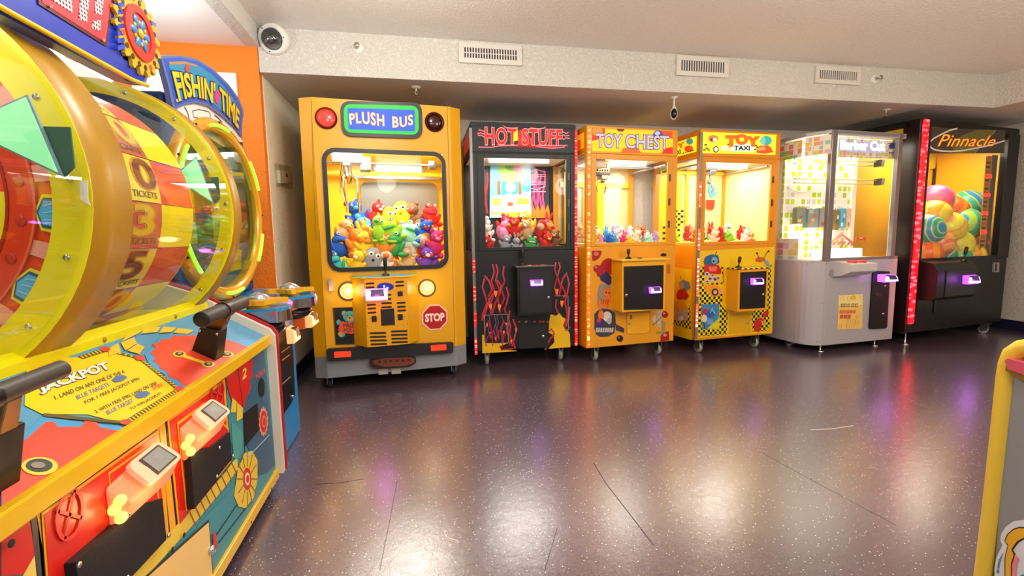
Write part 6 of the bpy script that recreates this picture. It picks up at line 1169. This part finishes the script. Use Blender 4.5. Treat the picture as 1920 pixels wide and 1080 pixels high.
# end panel
ep = [(-.622, .06), (-.622, .685), (-.64, .715), (-.93, .885), (-1.1, .95), (-1.65, .95), (-1.65, .06)]
MB().prism([V((x, Y1, z)) for x, z in ep], (0, 1, 0), .022, mat('#e6dccb', .4)).build('end_panel', R_, .003)
MB().prism([V((x+.008 if x > -1.6 else x, Y1+.022, z+.008)) for x, z in ep], (0, 1, 0), .012, mat('#b01422', .35)).build('red_molding', R_, .002)
# drums, rings, covers
AX, AZ = -1.2, 1.215; AXV = V((0, 1, 0))
def cp(r, a, y): return V((AX+r*cos(radians(a)), y, AZ+r*sin(radians(a))))
def arcband(mb, r, a0, a1, y0, y1, m_, n=10, t=.004):
    for i in range(n):
        b0, b1 = a0+(a1-a0)*i/n, a0+(a1-a0)*(i+1)/n
        mb.add([cp(r, b0, y0), cp(r, b1, y0), cp(r, b1, y1), cp(r, b0, y1)], [(0, 1, 2, 3)], m_, False)
def sect(mb, r0, r1, a0, a1, y, m_, n=5, t=.002):
    P = [cp(r0, a0+(a1-a0)*i/n, y) for i in range(n+1)]+[cp(r1, a1-(a1-a0)*i/n, y) for i in range(n+1)]; mb.prism(P, (0, -1, 0), t, m_)
for (y0, y1, ry0, ry1, nm) in ((1.24, 1.38, .415, .492, 'divider_ring'), (2.08, 2.15, .44, .489, 'end_ring'), (.52, .45, .44, .489, 'end_ring')):
    mb = MB(); mb.ring((AX, y0, AZ), (0, -1, 0), ry0, ry1, .008, YL, 72); o = mb.build(nm, R_)
    mb = MB(); mb.lathe((AX, y0-.008*(1 if y1 > y0 else -1), AZ), (0, 1, 0), [(ry1-.002, 0), (ry1+.002, .004), (ry1+.006, (y1-y0)), (ry1-.008, (y1-y0)), (ry1-.008, 0)], mat('#a87c0a', .35), 96); mb.build('ring_band', o)
    mb = MB()
    for k in range(16): mb.ell(cp((ry0+ry1)/2, k*22.5-70+6, y0-.009), .0075, .004, .0075, CHR, 10, 6)
    mb.build('bolt', o)
mb = MB(); mb.lathe((AX, 1.0, AZ), (0, 1, 0), [(.13, -.55), (.13, 1.1)], mat('#9a9a96', .4, .6), 24); mb.build('axle', R_)
# gear disc
mb = MB(); mb.ring((AX, 1.27, AZ), (0, -1, 0), 0, .411, .004, OR_, 72); y = 1.264
for k in range(18): sect(mb, .13, .313, k*20, k*20+20, y, YL if k % 2 else OR_)
mb.ring((AX, y, AZ), (0, -1, 0), .313, .363, .004, mat('#e23c10', .3), 72); mb.ring((AX, y, AZ), (0, -1, 0), .309, .315, .006, mat('#a82808', .4), 72); mb.ring((AX, y, AZ), (0, -1, 0), .361, .366, .006, mat('#f06a40', .3), 72)
for k in range(24):
    c = cp(.338, k*15+4, y-.005); mb.ell(c, .011, .003, .013, mat('#c83410', .3), 12, 6)
for k in range(14):
    a = 5+k*25.7; sect(mb, .366, .408, a-1.5, a+4.0, y, mat('#f8a8a0', .3), 3)
    a -= 12
    for (s, m_, ly, z_) in ((1, YL, .003, 0), (.82, mat('#2c5a80', .4), .0045, 0), (.66, mat('#4aa8e0', .35, 0, .15), .006, 0)):
        P = [(.362, 0), (.378, 6.2), (.411, 6.2), (.411, -6.2), (.378, -6.2)]; P = [(.39+(r-.39)*s, q*s) for r, q in P]; mb.prism([cp(r, a+q, y-ly) for r, q in P], (0, -1, 0), .001, m_)
    for q in (-2.4, 0, 2.2): mb.ribbon([cp(.382, a+q, y-.0075), cp(.404, a+q*1.2+.8, y-.0075)], V((0, -1, 0)), .0022, mat('#a8e0f8', .4), .0006)
mb.build('gear_disc', R_)
mb = MB()
for k in range(18): sect(mb, .41, .486, k*20-10, k*20+10, 1.30, [YL, OR_, mat('#3c7a50', .4)][k % 3] if k not in (1, 2) else mat('#28503c', .5))
mb.build('fixed_plate', R_)
# ticket drum
mb = MB(); PK1 = mat('#c4584c', .35); PK2 = mat('#e04a34', .35); YC = mat('#ecd23c', .35); YC2 = mat('#f2e01c', .35)
for k in range(18):
    a0 = -19.5+20*k; odd = k % 2; arcband(mb, .405, a0, a0+20, 1.39, 1.712, PK1 if not odd else YC, 5); arcband(mb, .405, a0, a0+20, 1.712, 1.925, YC2 if not odd else PK2, 5); mb.tube([cp(.4055, a0, 1.39), cp(.4055, a0, 1.925)], .0012, mat('#6a3a20', .5), 4)
mb.ring((AX, 1.925, AZ), (0, 1, 0), .3, .405, .003, YL, 72)
o = mb.build('ticket_drum', R_)
mb = MB(); BRN = mat('#7a3a28', .4)
def drumtext(t, yc0, yc1, a0, a1, m_, off, lift):
    n = 6; bt = [cp(.405, a0, yc0), cp(.405, a0, yc1)]; vs, fs, bb = text_mesh(t, off); W2, H2 = bb[1]-bb[0], bb[3]-bb[2]
    mb.add([cp(.405+lift, a0+(a1-a0)*(v.y-bb[2])/H2, yc0+(yc1-yc0)*(v.x-bb[0])/W2) for v in vs], fs, m_)
for k in range(18):
    a0 = -19.5+20*k; t_ = {0: '3', 1: '10', 2: '50', 17: '5', 16: '10'}.get(k, ['3', '8', '5', '10'][k % 4])
    wd = .1 if len(t_) == 1 else .185; yc = 1.61
    drumtext(t_, yc-wd/2, yc+wd/2, a0+6, a0+18.5, mat('#c88a3a', .4), .06, .001); drumtext(t_, yc-wd/2, yc+wd/2, a0+6, a0+18.5, BRN if k % 2 else mat('#d8b02c', .35), .02, .002)
    drumtext('TICKETS', 1.56, 1.69, a0+2, a0+4.6, mat('#6a5a20', .4), .02, .001)
mb.build('drum_numbers', o)
# clear cover: two curved sheets
def cover(y0, y1, par):
    n = 40; a0, a1 = -54, 72; vs = []; 
    for r in (.484, .480):
        for i in range(n+1): a = a0+(a1-a0)*i/n; vs += [cp(r, a, y0), cp(r, a, y1)]
    k2 = 2*(n+1); fs = []
    for i in range(n): fs.append((2*i, 2*i+2, 2*i+3, 2*i+1)); fs.append((k2+2*i, k2+2*i+1, k2+2*i+3, k2+2*i+2))
    return MB().add(vs, fs, glass((.97, .98, .95), .05, .03, 'clear_acrylic', .1), True).build('clear_cover', par)
cover(1.38, 2.08, R_); cover(.52, 1.24, R_)
MB().box(W0, -1.6, -.885, Y0, Y1, .79, .822, YL).build('inner_tray', R_)
mb = MB(); mb.prism([V((-.872, Y0, .812)), V((-.9, Y0, .832)), V((-.9, Y0, .86)), V((-.872, Y0, .84))], (0, 1, 0), Y1-Y0, YL); mb.build('cover_rail', R_, .003)
mb = MB()
for yy in (.7, 1.1, 1.5, 1.9): mb.ell(V((-.871, yy, .828)), .004, .008, .008, mat('#a08a20', .4), 10, 6)
mb.build('rail_screw', R_)
mb = MB(); mb.box(W0, -1.66, -1.6, Y0, Y1, .66, 1.75, mat('#c8c418', .5)); 
for k in range(9): mb.box(W0, -1.6, -1.597, Y0+.1+k*.19, Y0+.2+k*.19, .9, 1.6, [mat('#3a7a4c', .5), mat('#e0761c', .5), mat('#7a8a34', .5)][k % 3])
mb.build('back_board', R_)
# pointers
GP = glow('#8fe8b0', .55); GE = mat('#7f9aa8', .25)
for (vw, pts, yy) in ((ZA, [(-150, 640), (0, 548), (150, 482), (235, 680), (325, 895), (0, 740)], 1.15), (view(200, 150, 2.298), [(285, 420), (388, 330), (420, 410), (465, 535)], 1.97)):
    pp = Pl((0, yy, 0), (0, -1, 0)); P3 = [pp.hit(*vw(p)) for p in pts]; cc = sum(P3, V((0, 0, 0)))/len(P3)
    MB().prism(P3, (0, -1, 0), .006, GE).build('pointer_plate', R_); MB().prism([p.lerp(cc, .09)+V((0, -.006, 0)) for p in P3], (0, -1, 0), .003, GP).build('lit_pointer', R_)
    b = max(P3, key=lambda p: p.x); MB().prism([b+V((-.04, .004, .1)), b+V((.0, .004, .0)), b+V((.02, .004, .02)), b+V((.02, .004, .1))], (0, -1, 0), .004, mat('#2c5a48', .4)).build('pointer_bracket', R_)
MB().dec(view(0, 280, 3), [(450, 180), (495, 175), (500, 285), (512, 318), (455, 282)], Pl((0, 1.228, 0), (0, -1, 0)), mat('#ececea', .5), .001, .001).build('paper_tag', R_)
light('wheel_light', 'AREA', (-.95, 1.5, 1.652), 2.5, (1, .97, .85), .05, (0, 0, 0), .25, R_); light('wheel_light', 'AREA', (-.95, 1.0, 1.652), 2.5, (1, .97, .85), .05, (0, 0, 0), .25, R_)
# header
HP = Pl((-.8, 0, 0), (1, 0, 0)); HBL = mat('#1c34a8', .3, 0, 0, 0, 60, .3); HBD = mat('#5a68b8', .35)
hd = [(-700, -300), (640, 410), (735, 435), (745, 400), (765, 320), (770, 200), (790, 190), (790, 120), (745, 90), (720, 0), (700, -100), (690, -420), (-700, -1300)]
MB().prism([HP.hit(*ZA(p)) for p in hd], (-1, 0, 0), .035, HBD).build('header_board', R_, .004)
mb = MB(); mb.dec(ZA, [(-700, -325), (620, 400), (700, 410), (740, 350), (600, 300), (560, 100), (590, -50), (640, -420), (-700, -1300)], HP, HBL, 0, .012)
for k in range(9): mb.dec(ZA, [(545, 0+k*36-60), (580, -6+k*36-60), (582, 18+k*36-60), (547, 24+k*36-60)], HP, mat('#2a48c8', .3), .012, .012)
mb.build('header_molding', R_, .004)
MB().box(W0, -1.3, -.836, .75, 1.62, 1.66, 2.12, HBL).build('header_box', R_, .004)
mb = MB(); mb.dec(ZA, [(155, 18), (508, 235), (545, -30), (560, -200), (140, -420)], HP, mat('#5a0a10', .35), .013, .002); mb.dec(ZA, [(170, 8), (498, 212), (530, -30), (545, -190), (160, -400)], HP, glow('#d01420', .8), .015, .001); o = mb.build('score_display', R_)
mb = MB(); HM = holes_mat()
for q in ([(222, 0), (322, 62), (325, 25), (312, -30), (230, -60)], [(365, -20), (412, -10), (398, 112), (357, 95)], [(448, -40), (488, -30), (478, 72), (440, 65)], [(430, 105), (470, 100), (468, 158), (428, 140)]): mb.dec(ZA, q, HP, HM, .0165, .001)
for (x, y) in ((210, 30), (485, 200)): disc(mb, ZA, (x, y), 8, 8, HP, CHR, .017, .002)
mb.build('led_matrix', o)
c = HP.hit(*ZA((683, 185)))+V((.014, -.025, 0)); mb = MB(); GY = mat('#c8a014', .35)
def gpt(r, a): return c+V((0, cos(a), sin(a)))*r
P = []
for k in range(18*4): P.append(gpt(.118 if k % 4 in (1, 2) else .1, 2*pi*k/72))
mb.prism(P, (1, 0, 0), .01, GY)
for k in range(18): mb.prism([gpt(0, 0)+(gpt(.092, 2*pi*k/18)-c)+V((.0105, .008*cos(j), .008*sin(j))) for j in [i*pi/4 for i in range(8)]], (1, 0, 0), .001, mat('#3a200c' if k % 5 else '#c83a1c', .5))
c2 = c+V((.01, 0, 0)); mb.ring(c2, (1, 0, 0), .054, .076, .006, mat('#e02c18', .35), 48); mb.ring(c2, (1, 0, 0), 0, .055, .002, mat('#a8341c', .4), 48)
for k in range(6): a = k*pi/3; q = c2+V((.003, .033*cos(a), .033*sin(a))); mb.ell(q, .004, .012, .018, mat('#2f78b8', .35), 12, 8, R=Matrix.Rotation(a-pi/2, 3, 'X')); 
for k in range(6): a = k*pi/3+pi/6; mb.ell(c2+V((.003, .03*cos(a), .03*sin(a))), .004, .007, .007, GY, 8, 6)
mb.ell(c2+V((.004, 0, 0)), .006, .014, .014, GY, 12, 8); mb.build('gear_emblem', R_)
mb = MB(); P = [HP.hit(*ZA(p)) for p in ((-700, -345), (0, 45), (640, 395), (720, 425))]; mb.tube([p+V((.014, 0, -.004)) for p in P], .006, YR, 8); mb.build('header_trim', R_)
# levers
for dy, lb in ((0, None), (-.865, None)):
    sh = V((0, dy, 0)); LPn = Pl((0, 1.70, 0), (0, -1, 0)); q = [LPn.hit(*Z6(p)) for p in ((350, 310), (490, 362), (512, 180), (402, 160))]
    q = [p+sh for p in q]; DY = V((0, .075, 0))
    MB().hexa([q[0], q[1], q[1]+DY, q[0]+DY, q[3], q[2], q[2]+DY, q[3]+DY], mat('#17130f', .35)).build('lever_box', R_, .004)
    tc_ = (q[2]+q[3])/2+DY*.5; gc = V((-.622, 1.70+dy, .876)); mb = MB(); bz = mat('#7a5a2c', .35, .7)
    mb.hexa([tc_+V((-.03, -.02, -.01)), tc_+V((.03, -.02, -.01)), tc_+V((.03, .02, -.01)), tc_+V((-.03, .02, -.01)), gc+V((-.03, -.016, -.01)), gc+V((.01, -.016, -.012)), gc+V((.01, .016, -.012)), gc+V((-.03, .016, -.01))], bz); mb.build('lever_arm', R_, .003)
    mb = MB(); g0, g1 = V((-.622, 1.5+dy, .873)), V((-.62, 1.83+dy-(.02 if dy else 0), .88)); gs = 1. if not dy else .68
    for a_, b_ in ((0, .46), (.54, 1)):
        A3, B3 = g0.lerp(g1, a_), g0.lerp(g1, b_); n_ = 22; P = [A3.lerp(B3, i/n_) for i in range(n_+1)]; mb.tube(P, [(.0235 if i % 2 or dy else .0215)*gs for i in range(n_+1)], mat('#4a4440', .45, .2), 18)
    mb.tube([g0.lerp(g1, .44), g0.lerp(g1, .56)], .027*gs, mat('#100e0e', .35), 18); mb.ell(g0, .023*gs, .006, .023*gs, mat('#0e0c0c', .4), 18, 8); mb.build('lever_grip', R_)
    mb = MB()
    for p in (q[2], q[3]): mb.ell(p.lerp((q[0]+q[1])/2, .12)+V((0, -.002, 0)), .005, .003, .005, CHR, 10, 6)
    mb.build('screw', R_)
# ================================================================ fishing machine
R_ = thing('fishing_machine', 'blue fishing game with yellow ringed round tank, reel wheels and arched FISHIN TIME sign', 'arcade machine', (-.72, 2.25, 0)); SB = mat('#1f86c8', .35); SBD = mat('#12407c', .35)
FB = Pl((-.70, 0, 0), (1, 0, 0)); Z4 = view(440, 520, 4.5)
def fy(px): return FB.hit(px, 700).y
ya, yb_ = 2.24, fy(557); MB().box(W0, -1.6, -.70, ya, yb_, .0, .74, SB).build('pedestal', R_, .012)
mb = MB(); mb.dec(Z4, [(350, 460), (470, 430), (488, 700), (500, 990), (470, 1060), (380, 1190), (365, 1150)], FB, mat('#121216', .35), .0, .006); o = mb.build('black_door', R_, .002)
mb = MB(); P_ = FB.off(.006)
for pts in ([(395, 635), (465, 582)], [(400, 700), (465, 652)], [(402, 900), (470, 840)]): mb.stroke(Z4, pts, P_, .005, mat('#a89c8c', .4), 0, .001)
mb.build('door_slot', o); lock(P_.hit(*Z4((485, 1005))), (1, 0, 0), o, .008)
mb = MB(); mb.dec(Z4, [(285, 510), (325, 500), (350, 600), (345, 1100), (325, 1100)], FB, mat('#e0941c', .4), .0, .002); mb.build('orange_trim', R_)
lob = [(-.715, 2.30), (-.695, 2.765)]
plan = [(-1.6, 2.22), (-.82, 2.2)]
for (lx_, ly_) in lob:
    a0, a1 = (-100, 62) if ly_ < 2.5 else (-62, 100)
    plan += [(lx_+.135*cos(radians(a0+(a1-a0)*i/14)), ly_+.135*sin(radians(a0+(a1-a0)*i/14))) for i in range(15)]
plan += [(-.82, 2.95), (-.9, 3.2), (-1.6, 3.2)]
plan = [(x, max(2.215, y)) for x, y in plan]
MB().prism([V((x, y, .735)) for x, y in plan], (0, 0, 1), .05, mat('#b8b4b8', .15, .95)).build('chrome_rim', R_, .006); MB().prism([V((x-.004, y, .785)) for x, y in plan], (0, 0, 1), .012, mat('#2a8cc4', .25, 0, 0, 0, 60, .3)).build('table_top', R_)
mb = MB(); mb.ring((-.92, 2.6, .797), (0, 0, 1), 0, .12, .001, mat('#c8a878', .4), 40); mb.ring((-.92, 2.6, .798), (0, 0, 1), 0, .085, .001, mat('#5ab0c8', .4), 40); mb.ring((-.93, 2.62, .799), (0, 0, 1), 0, .045, .001, mat('#d88a3c', .4), 30); mb.build('table_sticker', R_)
for i, (x, y) in enumerate(lob):
    mb = MB(); YS = mat('#e8a80c', .35)
    MB().ell(V((x, y+.03, .70)), .1, .1, .045, mat('#3a3438', .2, .8), 32, 12).build('reel_bearing', R_)
    P = []
    for k in range(4*8):
        a = 2*pi*k/32; r = .125*(.55+.45*max(0, cos(4*a))**1.0) if cos(4*a) > 0 else .07; P.append(V((x+r*cos(a+.3), max(2.222, y+r*sin(a+.3)), .812)))
    mb.prism(P, (0, 0, 1), .022, YS); mb.lathe((x, y, .797), (0, 0, 1), [(.05, 0), (.05, .016)], YS, 24); o = mb.build('reel_wheel', R_, .004)
    MB().lathe((x, y, .834), (0, 0, 1), [(.05, 0), (.052, .006), (.03, .022), (.0, .034)], mat('#c8ccd0', .12, .7), 28).build('reel_cap', o)
MB().box(W0, -1.62, -1.0, 2.25, 3.17, .797, 1.72, SBD).build('tank_housing', R_, .02)
yw = radians(-5); RN = V((cos(yw), sin(yw), 0)); rc = V((-.93, 2.62, 1.245)); RU = V((-sin(yw), cos(yw), 0)); RC = pi/2
mb = MB(); mb.lathe(rc-RN*.07, RN, [(.446, 0), (.446, .05), (.435, .068), (.41, .075), (.385, .068), (.375, .04), (.375, 0)], mat('#d89a0c', .22, .15, 0, 0, 60, .5), 80); o = mb.build('tank_ring', R_)
for k in range(6):
    a0 = k*pi/3+.35; mb = MB(); n = 8; P = [rc+RN*.008+(RU*cos(a0+.42*i/n)+V((0, 0, 1))*sin(a0+.42*i/n))*.41 for i in range(n+1)]; mb.tube(P, .009, glow('#9cf03c', 1.1), 8); mb.build('green_light', o)
mb = MB()
for k in range(12): a = k*pi/6; mb.ell(rc+RN*.0+(RU*cos(a)+V((0, 0, 1))*sin(a))*.432, .006, .006, .006, DK, 8, 6)
mb.build('screw', o)
mb = MB(); mb.ring(rc-RN*.05, RN, 0, .378, .002, mat('#30502c', .4), 64)
for (u0, u1, c_) in ((-.3, -.2, '#c8b81c'), (-.05, .03, '#b8a41a'), (.12, .2, '#8a9a2c')): mb.prism([rc-RN*.047+RU*u+V((0, 0, z)) for u, z in ((u0, -.2), (u1, -.2), (u1, .24), (u0, .24))], RN, .002, mat(c_, .5))
mb.prism([rc-RN*.045+(RU*cos(a)+V((0, 0, 1))*sin(a))*.375 for a in [radians(205+i*13) for i in range(11)]], RN, .003, mat('#2a6cb0', .4)); 
mb.prism([rc-RN*.041+RU*u+V((0, 0, z)) for u, z in ((-.05, -.32), (.2, -.3), (.22, -.2), (.1, -.17), (-.06, -.2))], RN, .002, mat('#d8a81c', .5))
mb.build('tank_scene', R_); MB().ring(rc-RN*.012, RN, 0, .378, .003, glass((.85, .92, .8), .2), 64).build('tank_glass', R_)
# sign
SPn = Pl((-.95, 0, 0), (1, 0, 0)); ZS_ = view(280, 90, 4.3208)
out = [(92, 68), (150, 60), (250, 62), (330, 75), (400, 98), (520, 172), (640, 290), (720, 400), (762, 500), (766, 530), (755, 600), (750, 720), (700, 650), (600, 560), (480, 470), (380, 443), (290, 458), (208, 500), (185, 460), (160, 330), (120, 180)]
MB().dec(ZS_, out, SPn, mat('#5a6aa0', .4), -.02, .02).build('sign_board', R_, .003)
mb = MB(); mb.dec(ZS_, [(112, 85), (250, 78), (395, 112), (510, 185), (630, 305), (710, 412), (748, 510), (738, 690), (690, 628), (600, 545), (480, 455), (380, 428), (285, 444), (212, 480), (180, 330), (140, 180)], SPn, mat('#2a52b8', .4), 0, .001)
mb.dec(ZS_, [(150, 115), (270, 110), (390, 140), (500, 210), (610, 320), (700, 440), (720, 520), (712, 620), (600, 520), (480, 420), (380, 395), (290, 405), (232, 420), (200, 320), (170, 220)], SPn, mat('#2c86b0', .4), .001, .001)
mb.dec(ZS_, [(150, 112), (270, 106), (380, 135), (380, 150), (270, 130), (160, 135)], SPn, mat('#a8805a', .4), .002, .001); disc(mb, ZS_, (300, 165), 18, 30, SPn, mat('#d8403c', .4), .0035); disc(mb, ZS_, (543, 395), 20, 55, SPn, mat('#d83a7c', .4), .0035); disc(mb, ZS_, (225, 425), 16, 14, SPn, mat('#e8b8a0', .4), .003)
FYT = mat('#f2c41c', .35)
for (t_, b_, tp_) in (("FISHIN'", [(232, 425), (330, 388), (430, 405), (520, 450)], [(172, 185), (310, 205), (420, 235), (522, 290)]), ('TIME', [(572, 485), (640, 555), (712, 650)], [(560, 320), (640, 395), (722, 520)])):
    mb.dtext(t_, ZS_, b_, tp_, SPn, mat('#1c2c60', .4), off=.07, lift=.005); mb.dtext(t_, ZS_, b_, tp_, SPn, FYT, off=.03, lift=.006)
mb.build('sign_print', R_)
mb = MB(); mb.dec(ZS_, [(205, 505), (290, 460), (380, 446), (480, 472), (600, 562), (720, 690), (760, 760), (600, 800), (350, 640), (300, 600)], SPn.off(-.012), mat('#dcdad6', .4), -.02, .02); mb.build('sign_base', R_)
q = SPn.off(-.011); mb = MB(); mb.stroke(ZS_, [(285, 480), (310, 520), (325, 585)], q, .005, BLK, 0, .001); mb.stroke(ZS_, [(350, 510), (400, 498), (480, 515), (495, 545), (488, 575), (420, 572), (360, 560), (350, 510)], q, .003, BLK, 0, .001); mb.stroke(ZS_, [(528, 545), (560, 570), (590, 605)], q, .006, BLK, 0, .001); mb.build('line_print', R_)
MB().box(W0, -1.02, -.985, 2.4, 2.9, 1.6, 1.75, SBD).build('sign_bracket', R_)
for (px, py, wv, xq) in ((541, 627, .10, -.672), (577, 598, .16, -.66)):
    c = Pl((xq, 0, 0), (1, 0, 0)).hit(px, py); 
    if px > 560: MB().box(W0, -.95, xq, c.y-.07, c.y+.07, c.z-.05, c.z+.03, mat('#e0601c', .4, 0, .2)).build('reader_bracket', R_, .006)
    reader(c, (0, 1, 0), (1, 0, 0), R_, wv, .085, .05, body='#ffb070', face='#ffd9a8', glowc=(1, .5, .15), power=.35, em=.8, scr='#5a4a44')
# ================================================================ right foreground cabinet
GP_ = Pl((1.4, 0, 0), (-1, 0, 0)); R_ = thing('grey_cabinet', 'grey arcade cabinet side with thick yellow edge trim, cut off at the right', 'arcade machine', (1.4, .9, 0))
ed = [(1846, 1240), (1857, 1080), (1871, 930), (1882, 800), (1892, 710), (1896, 692), (1903, 680), (1915, 672), (1960, 665)]
ed = [(1812, 1240), (1830, 1080), (1845, 960), (1860, 820), (1872, 705), (1876, 680), (1884, 660), (1900, 650), (1940, 642)]
E3 = [GP_.hit(*p) for p in ed]; zb_ = E3[0].z
e0 = E3[0]; dirn = (E3[0]-E3[2]).normalized(); bot = E3[0]+dirn*(e0.z/max(.01, -dirn.z))
E3 = [bot+V((0, 0, .0))]+E3; E3.append(E3[-1]+V((0, -.6, .0))); outl = E3+[V((1.4, E3[-1].y, 0))]
MB().prism([p+V((.012, 0, 0)) for p in outl], (1, 0, 0), .6, mat('#8f9092', .5)).build('cabinet_shell', R_, .004)
mb = MB(); mb.tube([p+V((.004, -.014, 0)) for p in E3], .019, mat('#f4cc44', .3), 14); mb.build('yellow_edge', R_)
GV = mat('#8f9092', .5, 0, 0, .05, 300, 0, var=.06); inn = [(1850, 1240), (1866, 1080), (1880, 900), (1890, 790), (1897, 700), (1899, 690), (1930, 706)]
I3 = [GP_.hit(*p) for p in inn]; I3 = [I3[0]+(I3[0]-I3[1])*(I3[0].z/max(.01, (I3[1]-I3[0]).z))]+I3; I3 += [V((1.4, I3[-1].y-.55, I3[-1].z)), V((1.4, I3[-1].y-.55, 0))]
MB().prism(I3, (-1, 0, 0), .003, GV).build('side_panel', R_)
q = GP_.off(.004); zr = view(1840, 880, 5.4); mb = MB(); WH = mat('#e4e4ea', .4); BK_ = mat('#2e2620', .4)
mb.dec(zr, [(140, 1400), (135, 1000), (160, 880), (215, 770), (195, 720), (200, 660), (250, 580), (330, 525), (420, 512), (900, 520), (900, 1400)], q, WH, 0, .0008)
mb.dec(zr, [(260, 1400), (240, 1080), (240, 900), (270, 770), (238, 720), (270, 650), (330, 600), (390, 580), (600, 600), (600, 700), (440, 705), (380, 740), (325, 815), (350, 855), (320, 960), (318, 1080), (340, 1400)], q, BK_, .001, .0008)
mb.dec(zr, [(275, 1400), (252, 1080), (252, 905), (282, 765), (250, 722), (280, 658), (335, 612), (390, 594), (600, 614), (600, 690), (440, 690), (370, 725), (310, 810), (335, 862), (308, 955), (306, 1080), (325, 1400)], q, mat('#f0b428', .35), .002, .0008)
mb.dec(zr, [(350, 860), (392, 905), (365, 960), (355, 1080), (365, 1400), (335, 1400), (318, 1080), (322, 960)], q, mat('#f08898', .35), .002, .0008)
mb.dec(zr, [(165, 1000), (180, 920), (222, 848), (210, 890), (188, 960), (185, 1005)], q, mat('#5a8aa0', .4), .001, .0008); mb.dec(zr, [(162, 1015), (184, 1012), (182, 1055), (160, 1050)], q, mat('#5a8aa0', .4), .001, .0008); mb.dec(zr, [(395, 1400), (392, 1080), (410, 1065), (440, 1060), (600, 1080), (600, 1400)], q, mat('#3aa0a8', .4), .001, .0008)
mb.build('curl_sticker', R_)
cb_ = [GP_.hit(*p) for p in ((1897, 694), (1899, 676), (1906, 672), (1960, 690), (1960, 730))]
MB().prism([p+V((-.02, 0, 0)) for p in cb_], (1, 0, 0), .5, mat('#b88c3c', .25, .6)).build('panel_rim', R_, .004)
tp_ = [GP_.hit(*p) for p in ((1899, 677), (1905, 672), (1960, 688), (1960, 712), (1905, 692))]; MB().prism([p+V((-.026, 0, .002)) for p in tp_], (1, 0, 0), .5, mat('#d85870', .3)).build('pink_panel', R_)
